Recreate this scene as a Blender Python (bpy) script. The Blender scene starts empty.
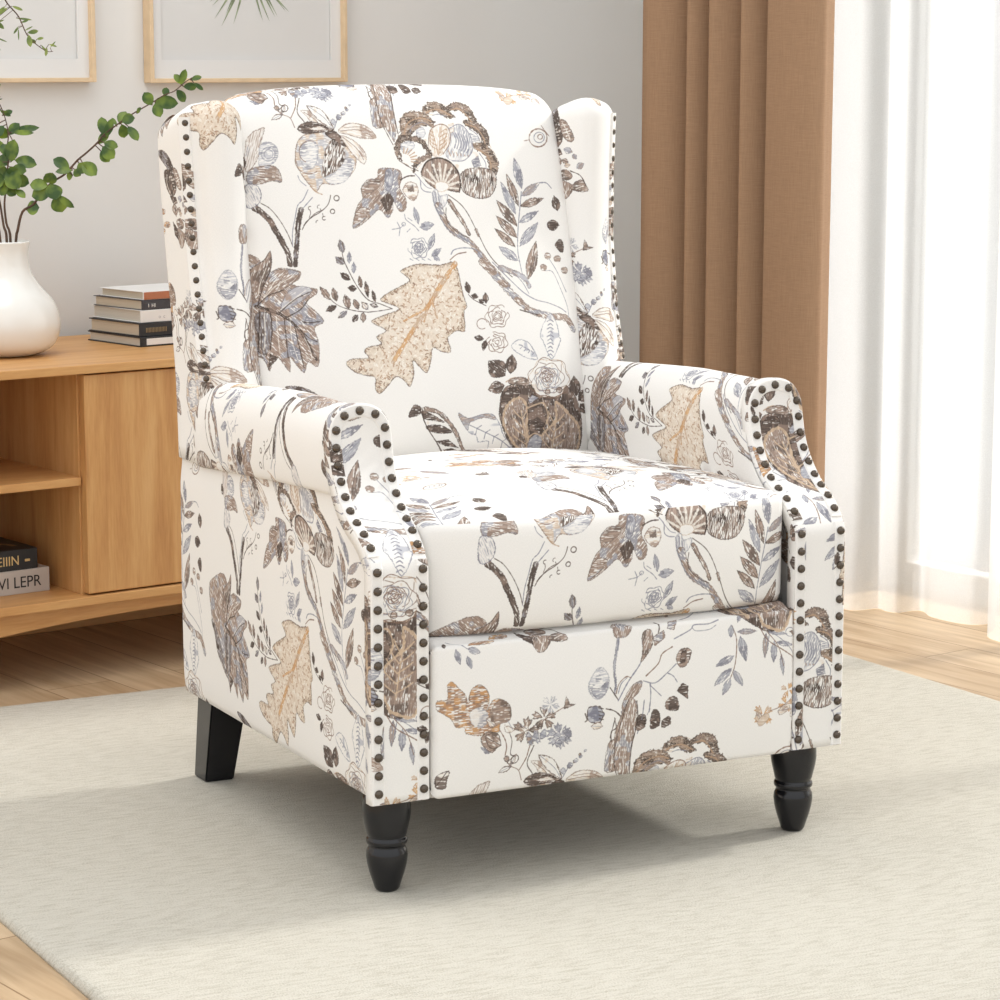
import bpy, bmesh, math, random
import numpy as np
from mathutils import Vector, Matrix
random.seed(7)
SC = bpy.context.scene
COL = SC.collection
PI = math.pi

# ---------------------------------------------------------------- helpers
def link(o, parent=None):
    COL.objects.link(o)
    if parent is not None:
        o.parent = parent
    return o

def tag(o, label=None, cat=None, group=None, kind=None):
    if label: o['label'] = label
    if cat: o['category'] = cat
    if group: o['group'] = group
    if kind: o['kind'] = kind
    return o

def empty(name, loc=(0, 0, 0), rz=0.0):
    o = bpy.data.objects.new(name, None)
    o.location = loc; o.rotation_euler = (0, 0, rz); o.empty_display_size = 0.05
    return link(o)

def mesh(name, verts, faces, mat, parent=None, smooth=True, uvs=None, loc=None, rz=None):
    me = bpy.data.meshes.new(name)
    me.from_pydata([tuple(v) for v in verts], [], faces)
    if uvs is not None:
        lay = me.uv_layers.new(name='UVMap')
        li = 0
        for f in faces:
            for vi in f:
                lay.data[li].uv = uvs[vi]; li += 1
    me.validate()
    if smooth:
        for p in me.polygons: p.use_smooth = True
    if mat is not None: me.materials.append(mat)
    o = bpy.data.objects.new(name, me)
    link(o, parent)
    if loc: o.location = loc
    if rz is not None: o.rotation_euler = (0, 0, rz)
    return o

def from_bm(name, bm, mat, parent=None, smooth=False):
    me = bpy.data.meshes.new(name)
    bmesh.ops.recalc_face_normals(bm, faces=bm.faces)
    bm.to_mesh(me); bm.free()
    if smooth:
        for p in me.polygons: p.use_smooth = True
    me.materials.append(mat)
    return link(bpy.data.objects.new(name, me), parent)

def box_bm(bm, lo, hi, bev=0.0, seg=2, rz=0.0, org=(0, 0, 0)):
    r = bmesh.ops.create_cube(bm, size=1.0)
    vs = r['verts']
    M = Matrix.Translation([(a + b) / 2 for a, b in zip(lo, hi)]) @ Matrix.Diagonal([b - a for a, b in zip(lo, hi)] + [1])
    bmesh.ops.transform(bm, matrix=M, verts=vs)
    if bev > 0:
        es = list({e for v in vs for e in v.link_edges})
        out = bmesh.ops.bevel(bm, geom=es, offset=bev, segments=seg, affect='EDGES', profile=0.5)
        vs = list({v for f in out['faces'] for v in f.verts} | {v for v in vs if v.is_valid})
    return vs

def box(name, lo, hi, mat, parent=None, bev=0.002, seg=2):
    bm = bmesh.new(); box_bm(bm, lo, hi, bev, seg)
    return from_bm(name, bm, mat, parent, smooth=False)

def lathe(name, prof, mat, parent=None, n=40, cen=(0, 0), cap=True):
    vs, fs = [], []
    m = len(prof)
    for r, z in prof:
        for k in range(n):
            a = 2 * PI * k / n
            vs.append((cen[0] + r * math.cos(a), cen[1] + r * math.sin(a), z))
    for i in range(m - 1):
        for k in range(n):
            a, b = i * n + k, i * n + (k + 1) % n
            fs.append((a, b, b + n, a + n))
    if cap:
        fs.append(tuple(range(n))[::-1]); fs.append(tuple(range((m - 1) * n, m * n)))
    return mesh(name, vs, fs, mat, parent)

def tube_data(pts, rads, n=7):
    vs, fs = [], []
    pts = [Vector(p) for p in pts]
    ref = Vector((0.3, 0.2, 1)).normalized()
    for i, p in enumerate(pts):
        t = (pts[min(i + 1, len(pts) - 1)] - pts[max(i - 1, 0)]).normalized()
        a = t.cross(ref)
        if a.length < 1e-4: a = t.cross(Vector((1, 0, 0)))
        a.normalize(); b = t.cross(a)
        for k in range(n):
            w = 2 * PI * k / n
            vs.append(p + (a * math.cos(w) + b * math.sin(w)) * rads[i])
    for i in range(len(pts) - 1):
        for k in range(n):
            q, r = i * n + k, i * n + (k + 1) % n
            fs.append((q, r, r + n, q + n))
    fs.append(tuple(range(n))[::-1]); fs.append(tuple(range((len(pts) - 1) * n, len(pts) * n)))
    return vs, fs

def catmull(pts, k=6, closed=False):
    P = [np.array(p, float) for p in pts]
    n = len(P)
    out = []
    rng = range(n if closed else n - 1)
    for i in rng:
        if closed:
            p0, p1, p2, p3 = P[(i - 1) % n], P[i], P[(i + 1) % n], P[(i + 2) % n]
        else:
            p1, p2 = P[i], P[i + 1]
            p0 = P[i - 1] if i > 0 else 2 * p1 - p2
            p3 = P[i + 2] if i + 2 < n else 2 * p2 - p1
        for j in range(k):
            t = j / k
            out.append(0.5 * ((2 * p1) + (-p0 + p2) * t + (2 * p0 - 5 * p1 + 4 * p2 - p3) * t * t + (-p0 + 3 * p1 - 3 * p2 + p3) * t ** 3))
    if not closed: out.append(P[-1])
    return np.array(out)

def resample(P, n, closed=False):
    P = np.array(P, float)
    if closed: P = np.vstack([P, P[:1]])
    s = np.concatenate([[0], np.cumsum(np.linalg.norm(np.diff(P, axis=0), axis=1))])
    t = np.linspace(0, s[-1], n + 1)[:-1] if closed else np.linspace(0, s[-1], n)
    return np.stack([np.interp(t, s, P[:, k]) for k in range(P.shape[1])], 1), s[-1]

def lerp(a, b, t): return a + (b - a) * t
def interp(x, xs, ys): return float(np.interp(x, xs, ys))

# ---------------------------------------------------------------- materials
def nodes_of(name):
    m = bpy.data.materials.new(name); m.use_nodes = True
    nt = m.node_tree
    return m, nt, nt.nodes['Principled BSDF']

def set_in(node, **kw):
    for k, v in kw.items():
        k = k.replace('_', ' ')
        for s in node.inputs:
            if s.name.lower() == k.lower(): s.default_value = v

def plain(name, col, rough=0.5, metal=0.0, spec=0.5, noise=0.0, nscale=30.0, bump=0.0, bscale=200.0):
    m, nt, b = nodes_of(name)
    b.inputs['Base Color'].default_value = (*col, 1); b.inputs['Roughness'].default_value = rough
    b.inputs['Metallic'].default_value = metal; b.inputs['Specular IOR Level'].default_value = spec
    tc = nt.nodes.new('ShaderNodeTexCoord')
    if noise > 0:
        n = nt.nodes.new('ShaderNodeTexNoise'); n.inputs['Scale'].default_value = nscale; n.inputs['Detail'].default_value = 5
        nt.links.new(tc.outputs['Object'], n.inputs['Vector'])
        r = nt.nodes.new('ShaderNodeValToRGB')
        r.color_ramp.elements[0].position = 0.3; r.color_ramp.elements[1].position = 0.7
        r.color_ramp.elements[0].color = (*[c * (1 - noise) for c in col], 1); r.color_ramp.elements[1].color = (*[min(1, c * (1 + noise)) for c in col], 1)
        nt.links.new(n.outputs['Fac'], r.inputs['Fac']); nt.links.new(r.outputs['Color'], b.inputs['Base Color'])
    if bump > 0:
        n = nt.nodes.new('ShaderNodeTexNoise'); n.inputs['Scale'].default_value = bscale; n.inputs['Detail'].default_value = 4
        nt.links.new(tc.outputs['Object'], n.inputs['Vector'])
        bp = nt.nodes.new('ShaderNodeBump'); bp.inputs['Strength'].default_value = bump; bp.inputs['Distance'].default_value = 0.002
        nt.links.new(n.outputs['Fac'], bp.inputs['Height']); nt.links.new(bp.outputs['Normal'], b.inputs['Normal'])
    return m

def wood(name, cols, scale=(1, 1, 1), rough=0.4, rot=(0, 0, 0), big=6.0, fine=60.0):
    """Grain that runs along local X of the given mapping."""
    m, nt, b = nodes_of(name)
    tc = nt.nodes.new('ShaderNodeTexCoord'); mp = nt.nodes.new('ShaderNodeMapping')
    mp.inputs['Scale'].default_value = scale; mp.inputs['Rotation'].default_value = rot
    nt.links.new(tc.outputs['Object'], mp.inputs['Vector'])
    n1 = nt.nodes.new('ShaderNodeTexNoise'); n1.inputs['Scale'].default_value = big; n1.inputs['Detail'].default_value = 6; n1.inputs['Distortion'].default_value = 0.6
    n2 = nt.nodes.new('ShaderNodeTexNoise'); n2.inputs['Scale'].default_value = fine; n2.inputs['Detail'].default_value = 3
    mx = nt.nodes.new('ShaderNodeMath'); mx.operation = 'MULTIPLY_ADD'; mx.inputs[1].default_value = 0.35
    nt.links.new(mp.outputs['Vector'], n1.inputs['Vector']); nt.links.new(mp.outputs['Vector'], n2.inputs['Vector'])
    nt.links.new(n2.outputs['Fac'], mx.inputs[0]); nt.links.new(n1.outputs['Fac'], mx.inputs[2])
    r = nt.nodes.new('ShaderNodeValToRGB'); els = r.color_ramp.elements
    els[0].position = 0.45; els[0].color = (*cols[0], 1); els[1].position = 0.9; els[1].color = (*cols[2], 1)
    e = els.new(0.67); e.color = (*cols[1], 1)
    nt.links.new(mx.outputs[0], r.inputs['Fac']); nt.links.new(r.outputs['Color'], b.inputs['Base Color'])
    b.inputs['Roughness'].default_value = rough
    bp = nt.nodes.new('ShaderNodeBump'); bp.inputs['Strength'].default_value = 0.08; bp.inputs['Distance'].default_value = 0.001
    nt.links.new(mx.outputs[0], bp.inputs['Height']); nt.links.new(bp.outputs['Normal'], b.inputs['Normal'])
    return m
# ---------------------------------------------------------------- armchair
CW = 0.70                       # overall width
PARTS = {}                      # fabric part -> (object, canvas width m, canvas height m)

def round_extrude(name, prof, a_pos, rad, xf, mat, parent, canvas, flip=False, nprof=72, close_caps=True):
    """Extrude a closed 2-D profile along an axis with rounded ends.
    xf(p, q, s, a) -> xyz ; prof points (p, q); UV = (a, arc length)."""
    P, L = resample(prof, nprof, closed=True)
    nxt, prv = np.roll(P, -1, 0), np.roll(P, 1, 0)
    T = nxt - prv; T /= np.linalg.norm(T, axis=1)[:, None]
    N = np.stack([T[:, 1], -T[:, 0]], 1)
    area = 0.5 * np.sum(P[:, 0] * nxt[:, 1] - nxt[:, 0] * P[:, 1])
    if area < 0: N = -N
    a0, a1 = a_pos; r0, r1 = rad
    sl = []
    K = 7
    for k in range(K + 1):
        th = PI / 2 * k / K
        if r0 > 0: sl.append((a0 + r0 * (1 - math.sin(th)), r0 * (1 - math.cos(th)), a0 - r0 * (th) + r0 * PI / 2 - r0 * 0.0))
    if r0 > 0: sl = sl[::-1]
    else: sl = [(a0, 0.0, a0)]
    sl = [(a, i, a) for a, i, _ in sl]
    lo, hi = a0 + r0, a1 - r1
    M = max(6, int((hi - lo) / 0.018))
    for k in range(1, M): sl.append((lerp(lo, hi, k / M), 0.0, lerp(lo, hi, k / M)))
    if r1 > 0:
        for k in range(K + 1):
            th = PI / 2 * k / K
            sl.append((hi + r1 * math.sin(th), r1 * (1 - math.cos(th)), hi + r1 * th))
    else: sl.append((a1, 0.0, a1))
    if r0 > 0:   # arc-length in the leading rounding too
        for k in range(K + 1):
            a, i, _ = sl[k]; th = math.asin(max(-1, min(1, (lo - a) / r0)))
            sl[k] = (a, i, lo - r0 * th)
    vs, uv, fs = [], [], []
    n = nprof
    for a, ins, ua in sl:
        Q = P - N * ins
        s = (a - a0) / (a1 - a0)
        for j in range(n + 1):
            q = Q[j % n]
            vs.append(xf(q[0], q[1], s, a))
            uv.append(((ua + canvas[2]) / canvas[0], (L * j / n) / canvas[1]))
    W = n + 1
    for i in range(len(sl) - 1):
        for j in range(n):
            f = (i * W + j, (i + 1) * W + j, (i + 1) * W + j + 1, i * W + j + 1)
            fs.append(f)
    if close_caps: fs.append(tuple(range(n)))
    fs.append(tuple(range((len(sl) - 1) * W, (len(sl) - 1) * W + n))[::-1])
    want = -1 if area > 0 else 1
    if flip: want = -want
    if want > 0: fs = [f[::-1] for f in fs]
    o = mesh(name, vs, fs, mat, parent, uvs=uv)
    bm = bmesh.new(); bm.from_mesh(o.data); bmesh.ops.recalc_face_normals(bm, faces=bm.faces); bm.to_mesh(o.data); bm.free()
    return o

# --- front outline of an arm seen from the side: (y, z) from the foot up to the top of the roll
ARM_PATH = catmull([(0, .126), (0, .22), (0, .32), (0, .41), (.003, .431), (.028, .458), (.071, .486), (.101, .522), (.114, .560), (.119, .596), (.121, .617)], 8)
ARM_PTS, ARM_LEN = resample(ARM_PATH, 90)
ARM_T = np.linspace(0, ARM_LEN, 90)
ARM_TAN = np.gradient(ARM_PTS, axis=0); ARM_TAN /= np.linalg.norm(ARM_TAN, axis=1)[:, None]
def arm_yz(t):
    return np.interp(t, ARM_T, ARM_PTS[:, 0]), np.interp(t, ARM_T, ARM_PTS[:, 1])
def arm_n(t):                    # unit normal, pointing at the sitter's side (forwards)
    ty, tz = np.interp(t, ARM_T, ARM_TAN[:, 0]), np.interp(t, ARM_T, ARM_TAN[:, 1])
    l = math.hypot(ty, tz); return -tz / l, ty / l
def arm_front_y(z): return interp(z, ARM_PTS[:, 1], ARM_PTS[:, 0])
T_KNEE = float(np.interp(.436, ARM_PTS[:, 1], ARM_T))
XC, RA = .0405, .0445
def arm_half(t):                 # half width of the arm front at arc length t
    w = lerp(.0405, RA, min(1, max(0, (t - T_KNEE) / .08)))
    c = ARM_LEN - RA
    if t > c: w = RA * max(0.0, 1 - ((t - c) / RA) ** 2.3) ** (1 / 2.3)
    return w

def sx(x, right): return CW - x if right else x

def arm_surface(x, t, off, right):
    y, z = arm_yz(t); ny, nz = arm_n(t)
    return (sx(x, right), y + ny * off, z + nz * off)

def make_arm_front(parent, right, mat, canvas):
    rows = list(np.linspace(0, ARM_LEN - RA, 46)) + [ARM_LEN - RA + RA * math.sin(PI / 2 * k / 16) for k in range(1, 17)]
    NX = 18; vs, uv, fs = [], [], []
    for layer in (0, 1):
        for t in rows:
            w = max(arm_half(t), 1e-4)
            for k in range(NX + 1):
                a = -math.cos(PI * k / NX); x = XC + w * a
                d = min(w * (1 - abs(a)), (ARM_LEN - t) if t > ARM_LEN - RA else 1, t + .003)
                rr = .0045
                e = rr - math.sqrt(max(0, rr * rr - max(0, rr - d) ** 2))
                off = (.001 - e) if layer == 0 else -.016
                vs.append(arm_surface(x, t, off, right)); uv.append(((x + .01 + (.016 * (1 if a > 0 else -1) if layer else 0)) / canvas[0], t / canvas[1]))
    W = NX + 1; R = len(rows); B = R * W
    for i in range(R - 1):
        for k in range(NX):
            fs.append((i * W + k, i * W + k + 1, (i + 1) * W + k + 1, (i + 1) * W + k))
            fs.append(tuple(B + q for q in (i * W + k, (i + 1) * W + k, (i + 1) * W + k + 1, i * W + k + 1)))
        for k in (0, NX):
            q = (i * W + k, (i + 1) * W + k, B + (i + 1) * W + k, B + i * W + k)
            fs.append(q if k == 0 else q[::-1])
    for k in range(NX):
        fs.append((k, B + k, B + k + 1, k + 1))
        j = (R - 1) * W + k; fs.append((j, j + 1, B + j + 1, B + j))
    if right: fs = [f[::-1] for f in fs]
    o = mesh('arm_front', vs, fs, mat, parent, uvs=uv)
    bm = bmesh.new(); bm.from_mesh(o.data); bmesh.ops.recalc_face_normals(bm, faces=bm.faces); bm.to_mesh(o.data); bm.free()
    return o

def band_on_arm(parent, right, line, mat, canvas, wid=.0165):
    """A raised trim band along a line of (x, t) on the arm front, mitred in the surface."""
    Pl, L = resample(line, max(8, int(len(line) * 1)), False)
    T = np.gradient(Pl, axis=0); T /= np.linalg.norm(T, axis=1)[:, None]
    N = np.stack([-T[:, 1], T[:, 0]], 1)
    vs, uv, fs = [], [], []
    prof = [(-.5, -.003), (-.5, .0012), (-.40, .0024), (0, .0026), (.40, .0024), (.5, .0012), (.5, -.003)]
    for p, nn in zip(Pl, N):
        for a, h in prof:
            q = p + nn * a * wid
            t = min(max(q[1], 0), ARM_LEN)
            v = arm_surface(q[0], t, h, right); ov = q[1] - t
            vs.append((v[0], v[1], v[2] + max(0, ov)))
            uv.append(((q[0] + .01) / canvas[0], q[1] / canvas[1]))
    W = len(prof)
    for i in range(len(Pl) - 1):
        for k in range(W - 1):
            fs.append((i * W + k, i * W + k + 1, (i + 1) * W + k + 1, (i + 1) * W + k))
    fs.append(tuple(range(W))); fs.append(tuple(range((len(Pl) - 1) * W, len(Pl) * W)))
    o = mesh('trim_band', vs, fs, mat, parent, uvs=uv)
    bm = bmesh.new(); bm.from_mesh(o.data); bmesh.ops.recalc_face_normals(bm, faces=bm.faces); bm.to_mesh(o.data); bm.free()
    for p in o.data.polygons: p.use_smooth = False
    return o

def nail_mesh(mat):
    prof = [(.0057, -.001), (.0057, .0006), (.0052, .0022), (.0041, .0036), (.0026, .0046), (.001, .0050), (.0001, .0051)]
    vs, fs = [], []; n = 12
    for r, z in prof:
        for k in range(n): vs.append((r * math.cos(2 * PI * k / n), r * math.sin(2 * PI * k / n), z))
    for i in range(len(prof) - 1):
        for k in range(n): fs.append((i * n + k, i * n + (k + 1) % n, (i + 1) * n + (k + 1) % n, (i + 1) * n + k))
    me = bpy.data.meshes.new('nailhead'); me.from_pydata(vs, [], fs)
    for p in me.polygons: p.use_smooth = True
    me.materials.append(mat); return me

def nails_at(parent, me, spots, stuff=False):
    if not stuff:
        for p, n in spots:
            o = bpy.data.objects.new('nailhead', me); link(o, parent)
            o.rotation_euler = Vector(n).to_track_quat('Z', 'Y').to_euler(); o.location = p
        return
    bm = bmesh.new()
    for p, n in spots:
        b0 = len(bm.verts); bm.from_mesh(me); bm.verts.ensure_lookup_table()
        M = Matrix.Translation(p) @ Vector(n).to_track_quat('Z', 'Y').to_matrix().to_4x4()
        bmesh.ops.transform(bm, matrix=M, verts=bm.verts[b0:])
    m2 = bpy.data.meshes.new('nailheads'); bm.to_mesh(m2); bm.free(); m2.materials.append(me.materials[0])
    for p in m2.polygons: p.use_smooth = True
    o = bpy.data.objects.new('nailhead_row', m2); link(o, parent); o['kind'] = 'stuff'

def spaced(line, step, start=0.0, end=0.0):
    line = np.array(line, float)
    s = np.concatenate([[0], np.cumsum(np.linalg.norm(np.diff(line, axis=0), axis=1))])
    tot = s[-1] - start - end; n = max(1, round(tot / step))
    t = start + tot * np.arange(n + 1) / n
    return np.stack([np.interp(t, s, line[:, k]) for k in range(line.shape[1])], 1)

# --- recline of the back: front line of the wings and rear face, by height
ZN = [.40, .50, .595, .67, .78, .88, .965, 1.02]
YN = [.56, .570, .590, .612, .632, .636, .638, .638]
ZB = [.40, .48, .66, .78, .88, .95, 1.02]
YB = [.686, .690, .726, .744, .752, .748, .742]
def wing_in(z): return interp(z, [.478, .53, .595, .67, .78, .88, .965, 1.0], [.003, .006, .009, .010, .008, .005, .001, .0])
def wing_y(z): return interp(z, ZN, YN)
def rear_y(z): return interp(z, ZB, YB)

# wing section: (x, k) with k in 'n' (relative to the nail line) or 'b' (relative to the rear)
WING_SEC = [(.030, 'b', 0), (.006, 'b', -.002), (.0, 'b', -.010), (.0, 'm', 0), (.0, 'n', .022), (.0005, 'n', .012), (.0035, 'n', .003), (.011, 'n', -.0045), (.0165, 'n', -.0085),
            (.026, 'n', -.021), (.042, 'n', -.030), (.060, 'n', -.030), (.076, 'n', -.020), (.088, 'n', .000), (.092, 'n', .020), (.093, 'n', .05), (.082, 'b', -.01), (.07, 'b', 0)]
def wing_pt(k, z):
    x, ref, d = WING_SEC[k]
    yn, yb = wing_y(z), rear_y(z)
    y = yn + d if ref == 'n' else yb + d if ref == 'b' else (yn + yb) / 2
    return x, y

def make_wing(parent, right, mat, canvas):
    zref = .80
    base = [wing_pt(k, zref) for k in range(len(WING_SEC))]
    yn0, yb0 = wing_y(zref), rear_y(zref)
    dense = catmull(base, 6, closed=True)
    def xf(x, y, s, z):
        yn, yb = wing_y(z), rear_y(z)
        f = (y - yn0) / (yb0 - yn0)
        yy = yn + (y - yn0) if f < .25 else lerp(yn + .25 * (yb0 - yn0), yb, (f - .25) / .75)
        zz = z - max(0, y - yn0 - .0) * .26 * max(0, (s - .6) / .4)
        return (sx(x + wing_in(z), right), yy, zz)
    return round_extrude('wing', dense, (.478, .989), (0, .030), xf, mat, parent, canvas, flip=right, nprof=96)

def build_armchair(F, black, bronze, liner):
    """F: fabric part name -> material."""
    root = empty('armchair', (0, 0, 0))
    cv = CANVAS
    def reg(key, o): PARTS[key] = o; return o
    # ---- seat cushion (profile y, z)
    prof = catmull([(.060, .335), (.010, .328), (.001, .345), (.0, .40), (-.001, .458), (.0005, .4675), (.007, .4725), (.03, .4755), (.10, .477), (.25, .477), (.42, .470), (.52, .462), (.535, .43), (.53, .36), (.50, .335)], 5, closed=True)
    def seat_xf(y, z, s, x):
        xn = (x - .35) / .265
        if z > .44:
            k = max(0, 1 - xn * xn) ** .8
            z += .025 * k * min(1, max(0, y - .004) / .13) ** .8 * min(1, (z - .44) / .03)
        if y < .08: y += .022 * abs(xn) ** 4 * (1 - y / .08)
        if y < .02 and z < .46: y -= .006 * max(0, math.sin(PI * (z - .33) / .13)) * (1 - xn ** 4)
        return (x, y, z)
    reg('seat', round_extrude('seat', prof, (.083, .617), (.012, .012), seat_xf, F['seat'], root, cv['seat'], nprof=110))
    # ---- footrest panel below the seat
    prof = catmull([(.035, .128), (.004, .126), (-.004, .134), (-.006, .22), (-.004, .312), (.004, .3205), (.035, .3205), (.040, .22)], 6, closed=True)
    def foot_xf(y, z, s, x):
        xn = (x - .356) / .268
        if y < .01: y -= .005 * max(0, 1 - xn ** 4) * max(0, math.sin(PI * (z - .126) / .195))
        return (x, y, z)
    reg('footrest', round_extrude('footrest', prof, (.0835, .620), (.010, .010), foot_xf, F['footrest'], root, cv['footrest'], nprof=90))
    # ---- backrest cushion
    prof = catmull([(.62, .43), (.575, .44), (.560, .47), (.574, .56), (.597, .67), (.621, .78), (.640, .87), (.655, .93), (.668, .970), (.688, .993), (.712, 1.000), (.738, .988), (.744, .94), (.725, .70), (.69, .45)], 5, closed=True)
    def back_xf(y, z, s, x):
        xn = (x - .35) / .28
        k = max(0, 1 - abs(xn) ** 2.6)
        front = min(1, max(0, (.735 - y) / .06))
        y -= .038 * k * front * max(0, math.sin(PI * min(1, max(0, (z - .42) / .60)))) ** .7
        if z > .80: z += .010 * (1 - xn * xn) * min(1, (z - .80) / .2) - .012 * abs(xn) ** 5 * min(1, (z - .80) / .2)
        xs = 1 - .03 * min(1, max(0, (z - .86) / .14)) ** 2
        return (.35 + (x - .35) * xs, y, z)
    reg('back', round_extrude('backrest', prof, (.074, .626), (.034, .034), back_xf, F['back'], root, cv['back'], nprof=110))
    # ---- outside back panel
    prof = [(.016, .0), (.024, -.004), (.676, -.004), (.684, .0), (.686, .016), (.676, .022), (.024, .022), (.014, .016)]
    def rear_xf(x, d, s, z): return (x, rear_y(z) - .028 + d, z)
    reg('rear', round_extrude('rear_panel', prof, (.128, .895), (0, .012), rear_xf, F['rear'], root, cv['rear'], nprof=60))
    # ---- wings, arms, arm fronts, sides
    nm = nail_mesh(bronze)
    for right in (False, True):
        S = 'r' if right else 'l'
        w = reg('wing_' + S, make_wing(root, right, F['wing_' + S], cv['wing']))
        line = [(wing_y(z), z) for z in np.linspace(.600, .958, 60)]
        spots = []
        for y, z in spaced(line, .0205):
            spots.append(((sx(.0052 + wing_in(z), right), y + .0005, z), ((1 if right else -1) * .72, -.70, .05)))
        # nailed trim band down the wing
        sgn = 1 if right else -1
        vs, uv, fs = [], [], []
        for z in np.linspace(.596, .966, 50):
            y = wing_y(z)
            for a, h in ((-.5, -.002), (-.46, .0012), (0, .0022), (.46, .0012), (.5, -.002)):
                e = a * .0175
                vs.append((sx(.0030 + wing_in(z) - .72 * h + .70 * e, right), y + .0015 - .70 * h - .72 * e, z)); uv.append((e / cv['front'][0], z / cv['front'][1]))
        for i in range(49):
            for q in range(4): fs.append((i * 5 + q, i * 5 + q + 1, i * 5 + q + 6, i * 5 + q + 5))
        bd = mesh('trim_band', vs, fs, F['wing_' + S], w, uvs=uv, smooth=False)
        bm = bmesh.new(); bm.from_mesh(bd.data); bmesh.ops.recalc_face_normals(bm, faces=bm.faces); bm.to_mesh(bd.data); bm.free()
        nails_at(w, nm, spots, stuff=right)
        # roll of the arm
        prof = catmull([(.020, .500), (.004, .503), (-.001, .515), (-.003, .540), (.000, .572), (.010, .594), (.026, .6075), (.043, .611), (.062, .605), (.077, .588), (.084, .56), (.086, .50), (.086, .44), (.060, .43), (.03, .46)], 6, closed=True)
        def roll_xf(x, z, s, a, right=right):
            yf = arm_front_y(max(z, .45)) + .010
            y = lerp(yf, .640, s)
            drop = -.026 * s * min(1, max(0, (.60 - z) / .10)) if x < .05 and z < .60 else 0
            sag = -.020 * max(0, s - .35) ** 1.2 / .6 * min(1, max(0, (z - .47) / .1))
            return (sx(x, right), y, z + drop + sag)
        reg('roll_' + S, round_extrude('armrest', prof, (0, .545), (0, .045), roll_xf, F['roll_' + S], root, cv['roll'], flip=right, nprof=96, close_caps=False))
        # flat outside panel below the roll
        prof = [(.064, .128), (.016, .127), (.008, .131), (.006, .16), (.005, .30), (.006, .46), (.010, .512), (.064, .512)]
        def side_xf(x, z, s, a, right=right):
            y = lerp(arm_front_y(z) + .008, .692, s)
            top = z - .034 * s * max(0, (z - .40) / .11) if z > .40 else z
            bulge = -.004 * math.sin(PI * s) * math.sin(PI * min(1, max(0, (z - .13) / .36)))
            return (sx(x + bulge, right), y, top)
        reg('side_' + S, round_extrude('side_panel', prof, (0, .692), (0, .008), side_xf, F['side_' + S], root, cv['side'], flip=right, nprof=80, close_caps=False))
        # front face of the arm with its nailed trim
        fr = reg('front_' + S, make_arm_front(root, right, F['front_' + S], cv['front']))
        ins = .0095
        tk = T_KNEE
        for x0 in (XC - .0405 + ins, XC + .0405 - ins):
            ln = [(x0, t) for t in np.linspace(.001, tk - .004, 40)]
            b = band_on_arm(fr, right, ln, F['front_' + S], cv['front'])
            nails_at(fr, nm, [(arm_surface(x, t, .0030, right), (0, *arm_n(t))) for x, t in spaced(ln, .0232, .014, .012)])
        up = [(XC - arm_half(t) + ins, t) for t in np.linspace(tk + .004, ARM_LEN - RA, 30)]
        arc = []
        for k in range(1, 24):
            th = PI * k / 24
            c, s_ = math.cos(th), math.sin(th)
            q = (abs(c) ** 2.3 + s_ ** 2.3) ** (-1 / 2.3) * (RA - ins)
            arc.append((XC - q * c, ARM_LEN - RA + q * s_))
        dn = [(2 * XC - x, t) for x, t in up][::-1]
        ln = up + arc + dn
        b = band_on_arm(fr, right, ln, F['front_' + S], cv['front'])
        nails_at(fr, nm, [(arm_surface(x, t, .0030, right), (0, *arm_n(t))) for x, t in spaced(ln, .0225, .012, .012)])
    # ---- unseen dark sheet added to stop light leaking under the seat
    box('light_stop', (.05, .03, .131), (.65, .66, .135), liner, root, bev=0)
    # ---- legs
    prof = [(.0105, 0), (.0140, .0006), (.0150, .004), (.0178, .014), (.0208, .024), (.0235, .036), (.0246, .046), (.0240, .053), (.0220, .0575), (.0212, .0595), (.0216, .0612), (.0236, .0625), (.0244, .065), (.0243, .068), (.0232, .0702), (.0222, .0714), (.0226, .0728), (.0236, .0745),
            (.0244, .079), (.0262, .087), (.0278, .095), (.0288, .104), (.0286, .113), (.0278, .120), (.0272, .128)]
    for x in (.0425, CW - .0455):
        lathe('leg', [(r * (1.0 if z < .004 else 1.09), z) for r, z in prof], black, root, 48, (x, .0475))
    for right in (False, True):
        bm = bmesh.new()
        lo = [(.019, .640), (.064, .640), (.064, .686), (.019, .686)]; hi = [(.016, .598), (.072, .598), (.072, .656), (.016, .656)]
        v = [bm.verts.new((sx(x, right), y, 0)) for x, y in lo] + [bm.verts.new((sx(x, right), y, .135)) for x, y in hi]
        for f in ((3, 2, 1, 0), (4, 5, 6, 7), (0, 1, 5, 4), (1, 2, 6, 5), (2, 3, 7, 6), (3, 0, 4, 7)): bm.faces.new([v[i] for i in f])
        bmesh.ops.bevel(bm, geom=list(bm.edges), offset=.002, segments=2, affect='EDGES')
        from_bm('leg', bm, black, root)
    return root

# canvas of each fabric part: (width m, height m, offset of u)
CANVAS = {'seat': (.72, 1.30, 0.0), 'footrest': (.72, .50, 0.0), 'back': (.74, 1.50, 0.02), 'rear': (1.0, 1.6, 0.0), 'wing': (.62, .50, -.45), 'roll': (.64, .50, .02), 'side': (.74, .95, .02), 'front': (.11, ARM_LEN + .02)}
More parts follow.
